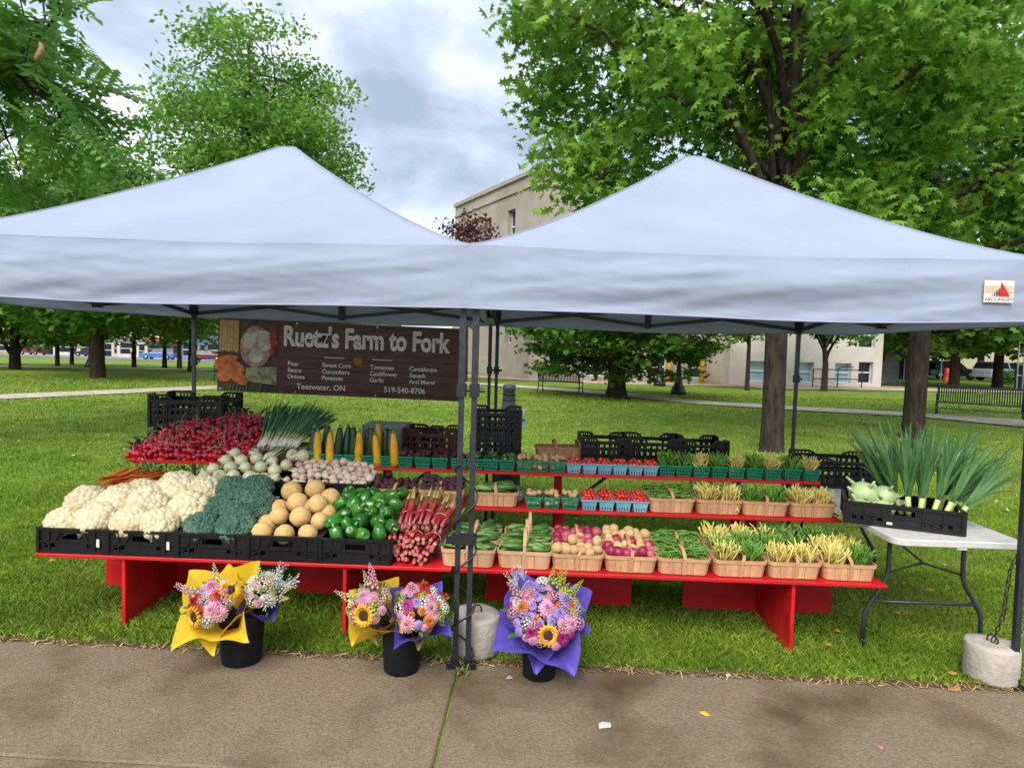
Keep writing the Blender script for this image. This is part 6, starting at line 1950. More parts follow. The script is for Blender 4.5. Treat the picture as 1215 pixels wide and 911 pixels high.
# radishes
RAD = mat('radish_red', 'a8102a', 'c81c3a', rough=.3, nscale=9, rand=.22, spec=.5, coat=.2)
ROOT = mat('radish_root', 'c08a8a', 'd8b4aa', rough=.6, nscale=30)
def radish_mesh(s):
    b = B(); b.ball((0, 0, 0), .0215, 10, 7, .95)
    o = len(b.f)
    b.tube([(0, 0, .0195), (.002 * s, .001, .026), (.010 * s, .004, .046), (.022 * s, -.010 * s, .066), (.045 * s, .0, .082)], [.0028, .0019, .0015, .0012, .0008], 4)
    me = b.mesh('radish', [RAD, ROOT], True)
    for i, p in enumerate(me.polygons):
        if i >= o: p.material_index = 1
    return me
rm_ = [radish_mesh(1), radish_mesh(-1.4)]
def rad_z(x, y):
    f = min(1, max(0, (y - .87) / .40))
    g = min(1, max(0, (x + 2.52) / .35)); g2 = min(1, max(0, (-1.50 - x) / .20))
    return Z3 + .025 + (.25 * f ** .8) * (.45 + .55 * g) * (.55 + .45 * g2)
cnt = 0
for j in range(13):
    y = .875 + .037 * j
    for i in range(24):
        x = -2.47 + .040 * i + (j % 2) * .020
        if x < -2.47 + .018 * max(0, j - 2) or x > -1.535 - .0 * j: continue
        if cnt >= 300: break
        cnt += 1
        d = Vector((rnd.uniform(-1, 1), rnd.uniform(-1, .3), rnd.uniform(-.5, .9)))
        put(rm_[rnd.randrange(2)], 'radish', (x + rnd.uniform(-.009, .009), y + rnd.uniform(-.009, .009), rad_z(x, y) + rnd.uniform(-.010, .016)), align(d), rnd.uniform(.85, 1.2), 'bright red radish with trailing root in the heap', 'radish', 'radishes in the heap')
# under-layer of radishes and their leaves
LFR = mat('radish_leaf', '2a4a1e', '42662c', rough=.6, nscale=20, island=.25, trans=.2)
rng = np.random.default_rng(8)
n = 420
xs = rng.uniform(-2.5, -1.5, n); ys = rng.uniform(.88, 1.36, n)
P = np.array([tuple(SW(x, y, rad_z(x, y) - .045)) for x, y in zip(xs, ys)])
V, F = scatter(*tmpl_of(rm_[0]), P, rot_rand(n, rng), rng.uniform(.9, 1.25, n))
props(link('radish', np_mesh('radish', V, F, RAD, True)), 'bright red radishes buried lower in the heap', 'radish', 'radishes in the heap', 'stuff')
ll = B()
for k in range(190):
    x, y = rnd.uniform(-2.52, -1.5), rnd.uniform(.9, 1.42)
    if k > 60:
        e_ = rnd.choice((0, 1, 2, 3))
        x, y = ((-2.52 + rnd.uniform(-.03, .06) + .25 * max(0, y - .9), y) if e_ == 0 else (x, 1.34 + rnd.uniform(0, .08)) if e_ == 1 else (-1.53 + rnd.uniform(-.03, .04), y) if e_ == 2 else (x, y))
    a = rnd.uniform(0, 6.28)
    leaf_strip(ll, tuple(SW(x, y, rad_z(x, y) + rnd.uniform(-.01, .012))), (math.cos(a), math.sin(a), rnd.uniform(.1, .8)), rnd.uniform(.05, .11), .018, .25, 4)
props(ll.obj('radish_greens', LFR, None, True), 'dark leafy radish greens poking out of the radish heap', 'greens', kind='stuff')

# carrots on the middle shelf's end, with feathery tops
CAR = mat('carrot_orange', 'b8561a', 'cf722c', rough=.5, nscale=30, detail=3, rand=.15, stretch=(1, 1, 3), bump=.2, bscale=80)
b = B(); b.tube([(0, 0, .085), (0, 0, .08), (.001, 0, .05), (.003, .001, 0), (.006, .002, -.06), (.012, .003, -.11), (.018, .002, -.14)], [.004, .009, .0105, .0095, .0065, .0028, .0008], 8)
CM = b.mesh('carrot', CAR, True)
for k in range(46):
    x, y = rnd.uniform(-2.50, -2.06), .60 + rnd.uniform(0, .2)
    put(CM, 'carrot', (x, y, Z2 + .015 + .115 * (k / 46) + .06 * (y - .6)), align((rnd.uniform(.15, .85), 1.0, rnd.uniform(-.05, .35))), rnd.uniform(.8, 1.2), 'slender orange carrot bunched on the middle shelf end', 'carrot', 'carrots on the middle shelf')
lt_ = B()
for k in range(420):
    x, y = rnd.uniform(-2.45, -1.84), rnd.uniform(.72, .95)
    a = rnd.uniform(0, 6.28); leaf_strip(lt_, tuple(SW(x, y, Z2 + .02 + rnd.uniform(.0, .15))), (math.cos(a), math.sin(a) - .3, rnd.uniform(-.1, .5)), rnd.uniform(.03, .06), .006, .3, 3)
props(lt_.obj('carrot_tops', mat('carrot_top', '2c5222', '46702f', rough=.6, nscale=20, island=.3, trans=.2), None), 'feathery green carrot tops under the radish shelf', 'greens', kind='stuff')

# green onion bunches, fanned over the shelf corner
GOB = mat('scallion_white', 'c4c4ac', 'd8d6c4', rough=.4, nscale=18, rand=.05)
GOG = mat('scallion_green', '336442', '558656', rough=.4, nscale=9, island=.25, trans=.15)
GOP = mat('scallion_pale', '8aa55c', 'a8bd7c', rough=.4, nscale=9, island=.15)
def scallions(p, d, n, L, label, seed):
    rr_ = random.Random(seed)
    t = empty('green_onion_bunch', label, 'green onions', tuple(SW(*p)), (0, 0, ST_R), 'bunches of green onions')
    D = Vector(d).normalized()
    bl, st_, lv = B(), B(), B()
    for k in range(n):
        o = Vector((rr_.uniform(-.032, .032), rr_.uniform(-.012, .012), rr_.uniform(-.016, .016)))
        dd = (D + Vector((o.x * 4.5, rr_.uniform(-.12, .12), rr_.uniform(-.12, .12)))).normalized()
        q = B(); q.tube([o - dd * .012, o - dd * .006, o + dd * .008, o + dd * .03, o + dd * .05], [.003, .009, .011, .007, .0055], 8); q.obj('bulb', GOB, t, True)
        for h_ in range(4): bl.tube([o - dd * .010, o - dd * .03 + Vector((rr_.uniform(-.012, .012), rr_.uniform(-.012, .012), -.004))], [.0012, .0005], 3)
        st_.tube([o + dd * .045, o + dd * .10], [.0055, .005], 6)
        for s in range(3):
            e_ = (dd + Vector((rr_.uniform(-.16, .16), rr_.uniform(-.12, .12), rr_.uniform(-.10, .06)))).normalized()
            ll_ = L * rr_.uniform(.75, 1.1)
            lv.tube([o + dd * .09, o + dd * .12 + e_ * ll_ * .3, o + dd * .12 + e_ * ll_ * .7 + Vector((0, 0, -.008)), o + dd * .12 + e_ * ll_ + Vector((0, 0, -.028))], [.0045, .0062, .0050, .0006], 5)
    x_ = bl.obj('roots', GOB, t); x_['kind'] = 'stuff'
    x_ = st_.obj('pale_stems', GOP, t, True); x_['kind'] = 'stuff'
    x_ = lv.obj('leaves', GOG, t, True); x_['kind'] = 'stuff'
    bd = B(); bd.tube([Vector((0, 0, 0)) + D * .06 + Vector((.036 * math.cos(a), 0, .022 * math.sin(a))) for a in np.linspace(0, 2 * PI, 13)], .0018, 4, False); bd.obj('band', mat('rubber_band', '8a4a6a', rough=.5), t)
for k, (x, y, z, dx, lab) in enumerate(((-1.515, .92, .975, .12, 'green onion bunch nearest the radish heap'), (-1.435, .92, .975, .22, 'second green onion bunch along from the radish heap'), (-1.355, .92, .98, .42, 'third green onion bunch along from the radish heap'), (-1.285, .915, .985, .70, 'outermost green onion bunch, beside the zucchini'),
                                        (-1.42, .80, .905, .30, 'green onion bunch lying lower over the white onions'), (-1.22, .82, .91, .55, 'green onion bunch lying between the white onions and the garlic'))):
    scallions((x, y, z), (dx, .75, .85 if k < 4 else .35), 15 if k < 4 else 9, .27 if k < 4 else .15, lab, 70 + k)
bsk = B(); bsk.b2(-.20, .20, -.11, .13, 0, .115)
put(bsk.mesh('carton', mat('card_brown', '6a5238', '7a6046', rough=.9, nscale=9)), 'carton', (-1.38, 1.03, Z3 + .002), (0, 0, .02), 1.0, 'low brown carton under the green onion bunches', 'carton')

# rhubarb bundles: cut ends to the street, leaf ends back
RHR = mat('rhubarb_red', '6c0e16', '8c1c22', rough=.35, nscale=14, detail=3, island=.2, c3='b5604a', n3=4, spec=.5)
RHE = mat('rhubarb_cut', 'a8564f', 'c88a7c', rough=.6, nscale=30)
RHG = mat('rhubarb_pale', '8a7c40', 'a8a258', rough=.4, nscale=10, island=.2)
def rhubarb(p, d, n, L, label, seed):
    rr_ = random.Random(seed)
    t = empty('rhubarb_bunch', label, 'rhubarb', tuple(SW(*p)), (0, 0, ST_R), 'bunches of rhubarb')
    D = Vector(d).normalized(); _, S_, T_ = frame_of(D)
    st_ = B()
    for k in range(n):
        a, r_ = k * 2.4 + rr_.uniform(-.3, .3), .004 + .0125 * math.sqrt(k)
        o = S_ * r_ * math.cos(a) * 1.25 + T_ * r_ * math.sin(a) + D * rr_.uniform(-.035, .025)
        w = rr_.uniform(.0105, .0155)
        e_ = D + S_ * rr_.uniform(-.12, .12) + T_ * rr_.uniform(-.10, .10)
        q = B(); q.tube([o, o + e_ * L * .5, o + e_ * L * .72], [w, w * .88, w * .72], 7); so = q.obj('stalk', RHR, t, True)
        c = B(); c.tube([o - e_ * .004, o - e_ * .0005], [w * .8, w * .93], 7); c.obj('cut_end', RHE, so)
        g = B(); g.tube([o + e_ * L * .71, o + e_ * L * .9, o + e_ * L * 1.02 + T_ * rr_.uniform(0, .02)], [w * .73, w * .6, w * .45], 6); g.obj('leaf_stub', RHG, so, True)
    b = B(); b.tube([D * L * .30 + S_ * .052 * math.cos(a) + T_ * .043 * math.sin(a) for a in np.linspace(0, 2 * PI, 17)], .002, 4, False); b.obj('band', mat('rubber_band_pale', 'b9a08a', rough=.5), t)
rh = [(-.315, .05, .055, -.10, .02), (-.205, .045, .055, .02, .02), (-.345, .085, .125, -.22, -.05), (-.260, .075, .13, .0, -.05), (-.165, .08, .12, .10, -.05), (-.31, .20, .185, -.12, .32), (-.225, .20, .195, .10, .34), (-.145, .21, .175, .22, .30)]
rl = ('resting on the red shelf beside the pepper crate', 'resting on the red shelf beside the cucumber baskets', 'leaning on the pepper crate, second layer', 'in the middle of the second layer', 'in the second layer beside the cucumbers', 'on top of the heap nearest the peppers', 'on top of the heap in the middle', 'on top of the heap nearest the canopy legs')
for k, (x, y, z, dx, dz) in enumerate(rh):
    rhubarb((x, y, Z1 + z), (dx, 1.0, dz), 11, .36, 'banded bunch of red rhubarb stalks ' + rl[k], 100 + k)

# kohlrabi and leeks in the crate on the folding table
KOH = mat('kohlrabi_green', '9db47a', 'b9cb98', rough=.5, nscale=10, detail=3, rand=.06, stretch=(1, 1, .5))
def kohlrabi(p, rot, sc, label):
    t = empty('kohlrabi', label, 'kohlrabi', p, rot, 'kohlrabi in the crate'); t.scale = (sc,) * 3
    me = round_mesh('globe', KOH, .075, .88, 0, 0, 18, 12, .06); link('globe', me, t)
    for k in range(9):
        a = k * 2.4; zz = .055 - .012 * k
        rr_ = .075 * math.sqrt(max(.05, 1 - (zz / .07) ** 2)) * .95
        d = Vector((math.cos(a), math.sin(a), .55 + .06 * (9 - k)))
        q = B(); p0 = Vector((math.cos(a) * rr_, math.sin(a) * rr_, zz)); q.tube([p0 - d * .008, p0 + d * .014, p0 + d * (.034 if k < 5 else .018)], [.014, .008, .006], 7); q.obj('leaf_stub', KOH, t, True)
CT = Matrix.Translation(ctab.location) @ Matrix.Rotation(-.42, 4, 'Z')
for k, (x, y, z, sc, lab) in enumerate(((-.20, -.02, .155, 1.12, 'large pale green kohlrabi with cut leaf stubs on top of the crate'), (-.075, .02, .15, .92, 'pale green kohlrabi tucked against the leeks'), (-.21, -.075, .085, .8, 'pale kohlrabi low in the crate corner'), (-.09, -.075, .085, .8, 'pale kohlrabi low behind the crate front'))):
    kohlrabi(tuple(CT @ Vector((x, y, z))), (rnd.uniform(-.5, .3), rnd.uniform(-.4, .4), rnd.uniform(0, 6)), sc, lab)
LKW = mat('leek_white', 'a9bf6a', 'c2d08a', rough=.4, nscale=14)
LKG = mat('leek_green', '4a7a48', '709a5c', rough=.45, nscale=8, detail=3, island=.22, trans=.2, stretch=(1, 1, .3))
def leek(x, y, lean, label, seed):
    rr_ = random.Random(seed)
    t = empty('leek', label, 'leek', tuple(CT @ Vector((x, y, .05))), (0, 0, 0), 'leeks fanned out of the crate')
    D = Vector(lean).normalized()
    q = B(); q.tube([Vector((0, 0, 0)), D * .06, D * .13], [.016, .0145, .015], 10); q.obj('shank', LKW, t, True)
    for k in range(18):
        side = Vector((rr_.uniform(-1, 1), rr_.uniform(-1, 1), 0)).normalized()
        e_ = (D + side * rr_.uniform(.05, .30)).normalized()
        L = rr_.uniform(.28, .50)
        c0 = D * (.09 + .003 * k)
        b = B(); V, F = [], []
        wv = e_.cross(side).normalized()
        m_ = 7
        droop = rr_.uniform(.02, .14) if k % 3 == 0 else rr_.uniform(0, .05)
        for i in range(m_ + 1):
            f = i / m_; c = c0 + e_ * L * f + side * .10 * L * f * f + Vector((0, 0, -droop * f ** 3))
            w = .0140 * (1 - f) ** .45 * (1 if f > .1 else .8) + .0006
            nrm = e_.cross(wv).normalized()
            V += [c - wv * w, c + nrm * w * .35, c + wv * w]
        for i in range(m_): F += [(i * 3, i * 3 + 1, i * 3 + 4, i * 3 + 3), (i * 3 + 1, i * 3 + 2, i * 3 + 5, i * 3 + 4)]
        b.add(V, F); b.obj('leaf', LKG, t, True)
lk = [(.01, .0, (-.25, .1, 1)), (.04, -.08, (-.12, -.05, 1)), (.06, .06, (-.02, .15, 1)), (.09, -.10, (.06, -.05, 1)), (.12, .02, (.12, .1, 1)), (.15, -.09, (.25, -.05, 1)), (.18, .05, (.35, .1, 1)), (.20, -.10, (.42, 0, .9)), (.23, .0, (.58, .1, .85)), (.25, -.10, (.72, .05, .8)), (.26, .07, (.75, .2, .7)), (.13, .11, (.1, .3, 1)), (-.02, .10, (-.35, .3, 1)), (.22, .12, (.5, .35, .9))]
for k, (x, y, d) in enumerate(lk):
    leek(x, y, d, 'long leek with strap shaped green leaves fanned out of the crate', 200 + k)
# ================================================================ BOUQUETS
def cup_ring(b, n, r0, r1, z0, z1, w, curl=.0, ph=0.0, tip=.35):
    for k in range(n):
        a = 2 * PI * k / n + ph
        d = Vector((math.cos(a), math.sin(a), 0)); s = Vector((-d.y, d.x, 0))
        p0, p1 = d * r0 + Vector((0, 0, z0)), d * r1 + Vector((0, 0, z1))
        m = p0.lerp(p1, .55) + Vector((0, 0, curl))
        b.add([p0 - s * w * .35, p0 + s * w * .35, m + s * w * .5, p1 + s * w * tip * .5, p1 - s * w * tip * .5, m - s * w * .5], [(0, 1, 2, 5), (5, 2, 3, 4)])
def fmat(n, a, b_): return mat('petal_' + n, a, b_, rough=.6, nscale=30, detail=3, island=.12, trans=.25)
F_YEL = fmat('sunflower', 'd89a14', 'e8b42a'); F_PINK = fmat('pink', 'd08cb0', 'e2acc6'); F_MAG = fmat('magenta', '9c1a6a', 'b83488'); F_RED = fmat('red', 'b02a20', 'cc4a34')
F_ORG = fmat('orange', 'c4702a', 'd68a40'); F_LIL = fmat('lilac', '9c80c4', 'b8a2d8'); F_WHT = fmat('white', 'd4d4c8', 'e4e4da'); F_CRM = fmat('cream', 'c9bd8c', 'd8d0a8'); F_ROSE = fmat('rose', 'd08c9c', 'e2aeb8'); F_LIME = fmat('lime', 'a5b03a', 'c2ca5c')
F_GRN = mat('flower_green', '3c5a2a', '5a7c3c', rough=.6, nscale=20, island=.25, trans=.2)
F_DISC = mat('sunflower_disc', '2a160a', '4a2a12', rough=.9, nscale=60, bump=.6, bscale=200)
def sunflower(t, r, p, d):
    b = B(); cup_ring(b, 16, r * .42, r, .0, .006, r * .26, .008); cup_ring(b, 15, r * .40, r * .92, .003, .012, r * .25, .008, .2)
    c = B(); c.lathe([(r * .44, .002), (r * .42, .010), (r * .22, .012), (.001, .009)], 16)
    return b, F_YEL, c, F_DISC
def zinnia(r, m, seed):
    b = B()
    for k, f in enumerate((1.0, .82, .64, .46, .28)):
        q_ = r / .043 * .62; cup_ring(b, 15 - 2 * k, r * f * .30, r * f, .002 + .007 * k * q_, (.004 + .010 * k + (1 - f) * .016) * q_, r * .30 * (f * .6 + .4), .005, k * .3 + seed, .6)
    return b
FLM = {}
def flower_mesh(kind):
    if kind in FLM: return FLM[kind]
    col = dict(pink=F_PINK, mag=F_MAG, red=F_RED, org=F_ORG, lil=F_LIL, wht=F_WHT, crm=F_CRM, rose=F_ROSE, lime=F_LIME)
    k0, _, c0 = kind.partition(':')
    if k0 == 'zin': me = zinnia(.043, col[c0], 0).mesh('flower_head', col[c0])
    elif k0 == 'small': me = zinnia(.024, col[c0], 1).mesh('flower_head', col[c0])
    elif k0 == 'cluster':
        b = B(); r_ = random.Random(len(c0))
        for i in range(34):
            f = (i + .5) / 34; ct = 1 - f * 1.1; st = math.sqrt(max(0, 1 - ct * ct)); a = i * 2.4
            q = Vector((math.cos(a) * st, math.sin(a) * st, ct * .6)) * .03
            s = len(b.v); cup_ring(b, 4, .0005, .0065, .0, .003, .006, .0, i); b.xform(Matrix.Translation(q) @ q.normalized().to_track_quat('Z', 'Y').to_matrix().to_4x4(), s)
        me = b.mesh('flower_head', col[c0])
    elif k0 == 'spike':
        b = B()
        for i in range(26):
            f = i / 26; a = i * 2.4; r_ = .017 * (1 - f) + .003; p = Vector((math.cos(a) * r_, math.sin(a) * r_, f * .10))
            b.ball(tuple(p), .0075 * (1 - f * .65), 6, 4, 1.1)
        me = b.mesh('flower_head', col[c0], True)
    elif k0 == 'spray':
        b = B(); r_ = random.Random(4)
        for i in range(26):
            a, h_ = r_.uniform(0, 6.28), r_.uniform(.03, .09); d = Vector((math.cos(a) * r_.uniform(0, .035), math.sin(a) * r_.uniform(0, .035), h_))
            b.tube([(0, 0, 0), tuple(d)], [.0006, .0005], 3); b.ball(tuple(d), .0032, 5, 3)
        me = b.mesh('flower_head', col[c0])
    FLM[kind] = me
    return me
sf_p = sunflower(None, .056, None, None)
SFM, SFD = sf_p[0].mesh('sunflower', F_YEL), sf_p[2].mesh('seed_disc', F_DISC, True)
def paper(t, m, r0, r1, h, n, pts, cut=(0, 2 * PI), seed=0, amp=.62, po=2.5):
    """flared sheet of wrapping paper with a pointed uneven rim"""
    b = B(); V, F = [], []
    k, q = 96, 8
    for i in range(k + 1):
        a = cut[0] + (cut[1] - cut[0]) * i / k
        w_ = 2 * PI / pts; rim0 = 1 / math.cos(((a + seed) % w_) - w_ / 2); cs = (rim0 - 1) / (1 / math.cos(w_ / 2) - 1); rim = .80 * rim0 * 1.0 + amp * .12 * cs + .07 * nz(math.cos(a) * 2 + seed, math.sin(a) * 2)
        for j in range(q + 1):
            f = j / q
            r = (r0 + (r1 * rim - r0) * f ** .8) * (1 + .035 * math.sin(9 * a + seed) * f * (1 - cs))
            V.append((r * math.cos(a), r * math.sin(a) , h * f * (1 + .10 * math.cos(pts * a + seed)) - .025 * f * f - .10 * cs ** 2 * max(0, -math.sin(a)) * f ** 2 + .03 * cs * f ** 2 * max(0, math.sin(a))))
    for i in range(k):
        for j in range(q):
            a_ = i * (q + 1) + j; F.append((a_, a_ + q + 1, a_ + q + 2, a_ + 1))
    b.add(V, F); return b.obj('wrapping_paper', m, t, True)
def corner(t, m, P):
    """a turned-down corner of the wrapping, a slightly curved quad sheet"""
    b = B(); V, F = [], []
    n = 8
    A, B_, C_, D_ = [Vector(p) for p in P]
    for i in range(n + 1):
        for j in range(n + 1):
            u, v = i / n, j / n
            p = A.lerp(B_, u).lerp(D_.lerp(C_, u), v)
            p += Vector((.006 * math.sin(7 * u + 5 * v), -.02 * math.sin(PI * u) * math.sin(PI * v) - .006 * math.sin(11 * u * v), .006 * math.sin(9 * v + 3 * u)))
            V.append(p)
    for i in range(n):
        for j in range(n): a = i * (n + 1) + j; F.append((a, a + 1, a + n + 2, a + n + 1))
    b.add(V, F); return b.obj('wrapping_paper', m, t, True)
P_YEL = mat('paper_yellow', 'dcb81c', 'e8c838', rough=.6, nscale=10, trans=.25, bump=.3, bscale=30)
P_PUR = mat('paper_purple', '5a4cb0', '6e60c4', rough=.6, nscale=10, trans=.25, bump=.3, bscale=30)
P_KRF = mat('paper_kraft', 'a8835c', 'b8946c', rough=.8, nscale=20, trans=.1)
BKT = mat('bucket_black', '0f1114', '191c20', rough=.6, nscale=14, spec=.3, bump=.1, bscale=40)
def bucket(x, y, r, h, label):
    t = empty('flower_bucket', label, 'bucket', (x, y, .004), (0, 0, 0), 'black flower buckets')
    b = B(); b.lathe([(.001, .004), (r * .82, .002), (r * .86, .006), (r, h - .02), (r * 1.0, h), (r * .955, h), (r * .82, .02), (.001, .02)], 28, cap=False); b.obj('pail', BKT, t, True)
    b = B(); b.lathe([(r * 1.0, h - .03), (r * 1.045, h - .026), (r * 1.05, h - .004), (r * 1.01, h + .003)], 28, cap=False); b.obj('rim', BKT, t, True)
def bouquet(label, base, r, h, tilt, wraps, heads, seed, group='wrapped flower bouquets', rz=0):
    """base: point in the bucket; heads: (kind, count) plus explicit ('sun', x, z) placements in the face plane"""
    rr_ = random.Random(seed)
    t = empty('bouquet', label, 'bouquet', base, (tilt[0], tilt[1], rz), group)
    for w in wraps:
        if w[0] == 'cone': paper(t, w[1], *w[2:])
        else: corner(t, w[1], w[2])
    bl = []
    spots = []
    for kind, pl in heads:
        if isinstance(pl, (list, tuple)): spots += [(kind, p[0], p[1]) for p in pl]
    occ = [(x, z) for _, x, z in spots]
    for kind, pl in heads:
        if isinstance(pl, int):
            for _ in range(pl):
                best = None
                for _k in range(14):
                    a, q = rr_.uniform(0, 6.28), math.sqrt(rr_.random()); x, y = math.cos(a) * q * .96, math.sin(a) * q * .96
                    dm = min([((x - o[0]) ** 2 + (y - o[1]) ** 2) for o in occ] or [9])
                    if best is None or dm > best[0]: best = (dm, x, y)
                occ.append(best[1:]); spots.append((kind, best[1], best[2]))
    st = B(); gl_ = B()
    for kind, x, y in spots:
        d = Vector((x * r, y * r, h + .045 * (1 - x * x - y * y)))
        if kind.startswith('spike') or kind.startswith('spray'): d.z += .015
        nrm = Vector((x * 1.0, y * 1.0 , .85 + .2 * rr_.random())).normalized()
        q = nrm.to_track_quat('Z', 'Y').to_matrix() @ Matrix.Rotation(rr_.uniform(0, 6), 3, 'Z')
        st.tube([Vector((x * .02, y * .02, -.12)), d * .6, d], .0028, 4)
        if kind == 'sun':
            o = link('sunflower', SFM, t, tuple(d + nrm * .012), q.to_euler(), rr_.uniform(.95, 1.12)); link('seed_disc', SFD, o)
        else:
            link('flower_head', flower_mesh(kind), t, tuple(d), q.to_euler(), rr_.uniform(.8, 1.2))
    for k in range(46):
        a, q_ = rr_.uniform(0, 6.28), math.sqrt(rr_.random()); p = Vector((math.cos(a) * q_ * r, math.sin(a) * q_ * r, h - .02 + .04 * (1 - q_ * q_)))
        leaf_strip(gl_, p, (math.cos(a) + rr_.uniform(-.5, .5), math.sin(a) + rr_.uniform(-.5, .5), rr_.uniform(.2, 1)), rr_.uniform(.03, .06), .009, .2, 4)
    o = st.obj('stems', F_GRN, t); o['kind'] = 'stuff'
    o = gl_.obj('foliage', F_GRN, t, True); o['kind'] = 'stuff'
    return t
# left bucket
bucket(-1.415, 3.435, .118, .27, 'black bucket with a yellow wrapped bouquet before the melon crates')
bouquet('yellow paper bouquet with sunflower, red zinnia and pink blooms', (-1.47, 3.42, .25), .118, .185, (R(42), R(-16)),
        [('cone', P_YEL, .05, .235, .18, 1, 4, (0, 2 * PI), 2.5, .9, 1.5), ('cone', P_YEL, .045, .20, .165, 1, 4, (0, 2 * PI), 3.3, .4, 1.8)],
        [('sun', [(-.55, -.62), (.78, .15)]), ('zin:pink', [(.05, .45)]), ('zin:red', [(.38, -.05), (-.62, .05)]), ('zin:rose', [(.2, -.6), (.45, -.75)]), ('spike:crm', [(.1, .95), (-.95, .6)]), ('cluster:wht', 5), ('small:red', 3), ('small:lil', 5), ('cluster:rose', 4), ('small:rose', 3), ('spike:rose', 2)], 31)
bouquet('small bouquet of pale flowers in purple paper beside the yellow one', (-1.335, 3.46, .25), .10, .19, (R(24), R(22)),
        [('cone', P_PUR, .05, .115, .15, 1, 4, (0, 2 * PI), 2.2)],
        [('cluster:wht', 9), ('spike:crm', 5), ('small:rose', 5), ('spray:wht', 4), ('small:wht', 6), ('small:crm', 3)], 32)
# centre bucket
bucket(-.545, 3.385, .108, .275, 'black bucket with two bouquets beside the paired canopy legs')
bouquet('yellow paper bouquet with one sunflower and pink snapdragons', (-.62, 3.385, .24), .105, .225, (R(36), R(-24)),
        [('cone', P_YEL, .05, .165, .215, 1, 4, (0, 2 * PI), .9), ('cone', P_KRF, .045, .105, .14, 1, 4, (0, 2 * PI), .4)],
        [('sun', [(-.15, -.68)]), ('zin:pink', [(-.05, .15)]), ('spike:crm', [(-.85, .55), (.1, .9)]), ('spike:rose', [(.45, .55), (.35, .8)]), ('small:red', [(-.75, -.1)]), ('cluster:rose', 4), ('small:rose', 5), ('small:pink', 4), ('cluster:lime', 3), ('cluster:crm', 3)], 33)
bouquet('purple and kraft paper bouquet with magenta and coral blooms', (-.475, 3.375, .24), .12, .205, (R(38), R(16)),
        [('cone', P_PUR, .05, .165, .185, 1, 4, (0, 2 * PI), 1.9), ('cone', P_KRF, .047, .125, .15, 1, 4, (0, 2 * PI), 1.2)],
        [('zin:mag', [(-.55, -.25)]), ('zin:pink', [(.3, .30)]), ('zin:org', [(.5, -.55)]), ('cluster:wht', [(.2, .85), (.95, .3)]), ('zin:red', [(.75, .75), (-.1, .8)]), ('small:lil', 3), ('cluster:lime', 3), ('small:org', 3), ('zin:rose', 3), ('small:pink', 5), ('small:red', 3), ('cluster:wht', 3)], 34)
# right bucket
bucket(.185, 3.365, .10, .255, 'black bucket holding the large purple wrapped bouquet')
bouquet('large purple paper bouquet with central sunflower, lilac and lime flowers', (.195, 3.375, .225), .182, .215, (R(40), 0),
        [('cone', P_PUR, .06, .262, .19, 1, 4, (0, 2 * PI), 2.6, .34, 1.6), ('cone', P_PUR, .055, .215, .18, 1, 4, (0, 2 * PI), 3.3, .3, 1.8)],
        [('sun', [(.08, -.68)]), ('zin:pink', [(-.45, .30), (.08, .0), (.72, -.35)]), ('zin:mag', [(-.35, -.62), (.42, -.72)]), ('zin:lil', [(-.4, .7), (-.2, .35), (.4, -.1), (.6, .3)]), ('spray:wht', [(-.75, .75), (-.55, .95)]), ('spike:lime', [(.35, .75), (.5, .9), (.8, .6), (.65, .45), (.2, .85)]),
         ('zin:org', [(.72, .18), (-.6, .05)]), ('zin:wht', [(-.75, .2)]), ('small:lil', 7), ('cluster:rose', 6), ('small:rose', 5), ('cluster:lime', 3), ('cluster:wht', 3), ('small:mag', 4), ('small:pink', 7), ('cluster:lil', 5), ('spike:rose', 4), ('small:org', 3)], 35)

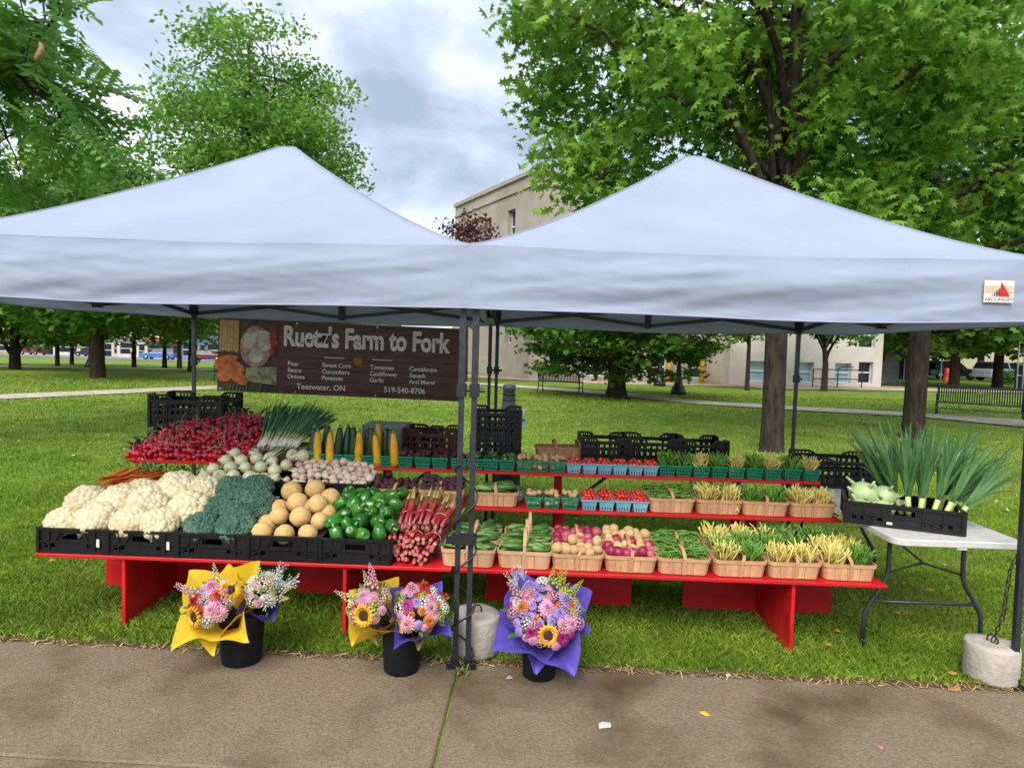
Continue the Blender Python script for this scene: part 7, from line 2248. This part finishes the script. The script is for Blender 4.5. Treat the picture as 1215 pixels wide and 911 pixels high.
# ================================================================ SMALL LITTER ON THE PAVEMENT AND LAWN
def litter(name, label, cat, x, y, z, pts, m, rot, h=.006, group=None):
    b = B(); k = len(pts); cx_ = sum(p[0] for p in pts) / k; cy_ = sum(p[1] for p in pts) / k
    b.add([(cx_, cy_, h)] + [(p[0], p[1], h * .3 * math.sin(3 * i)) for i, p in enumerate(pts)], [(0, i + 1, (i + 1) % k + 1) for i in range(k)])
    props(b.obj(name, m, None, True, (x, y, z), (0, 0, rot)), label, cat, group)
leafp = [(-.032, 0), (-.015, -.014), (.012, -.012), (.034, 0), (.012, .012), (-.015, .014)]
litter('fallen_leaf', 'curled yellow leaf lying on the pavement', 'leaf', .965, 3.03, .008, leafp, mat('leaf_yellow', 'c09a10', 'd2ac20', rough=.6, nscale=20), -.6, .014)
litter('paper_scrap', 'torn scrap of white paper on the pavement', 'paper', .47, 2.915, .008, [(-.038, -.022), (.022, -.026), (.036, .012), (.0, .026), (-.02, .022)], mat('paper_white', 'bdbdb8', rough=.8), .3, .010)
litter('petal', 'pink flower petal dropped beside the right bucket', 'petal', .028, 3.32, .008, [(-.02, -.012), (.016, -.016), (.022, .010), (-.004, .02)], mat('petal_drop', 'c09aa4', rough=.7), .2, .012)
litter('petal', 'pink petal lying alone out on the pavement', 'petal', 1.675, 2.80, .008, [(-.016, -.008), (.014, -.012), (.02, .008), (-.006, .012)], mat('petal_drop2', 'b07a84', rough=.7), .9, .008)
litter('petal', 'white petal dropped at the lawn edge beside the red stand', 'petal', 1.20, 3.40, .012, [(-.016, -.01), (.014, -.008), (.012, .010), (-.012, .012)], mat('petal_white', 'c2b8b4', rough=.7), .1, .008)
br_l = mat('leaf_brown', '9a6a30', 'b0813e', rough=.8, nscale=15)
spots = [(2.42, 3.44), (2.05, 3.95), (2.25, 4.2), (2.6, 4.25), (2.75, 4.45), (2.35, 5.4), (2.52, 5.2), (3.1, 4.7), (1.9, 3.75), (3.6, 5.3), (-3.4, 4.8), (-2.9, 6.2), (4.4, 8.2), (-4.8, 8.0), (2.9, 3.75)]
for k, (x, y) in enumerate(spots):
    litter('fallen_leaf', 'small tan fallen leaf lying in the lawn grass', 'leaf', x, y, .04, [(p[0] * .8, p[1] * 1.2) for p in leafp], br_l, k * 1.3, .012, 'tan leaves on the lawn')
litter('fallen_leaf', 'tan leaf at the pavement edge by the chained weight', 'leaf', 2.36, 3.33, .010, [(p[0] * 1.5, p[1] * 1.5) for p in leafp], br_l, .4, .012)
# weeds growing in the joint by the canopy feet
wd = B()
for k in range(40):
    a = rnd.uniform(0, 6.28); leaf_strip(wd, (-.215 + rnd.uniform(-.03, .03), 3.37 + rnd.uniform(-.05, .04), .0), (math.cos(a), math.sin(a), rnd.uniform(.3, 1.2)), rnd.uniform(.02, .05), .005, .2, 3)
props(wd.obj('weeds', mat('weed_green', '4a6030', '7a7a40', rough=.8, nscale=30, island=.3), None), 'small weeds sprouting in the joint by the canopy feet', 'weeds', kind='stuff')
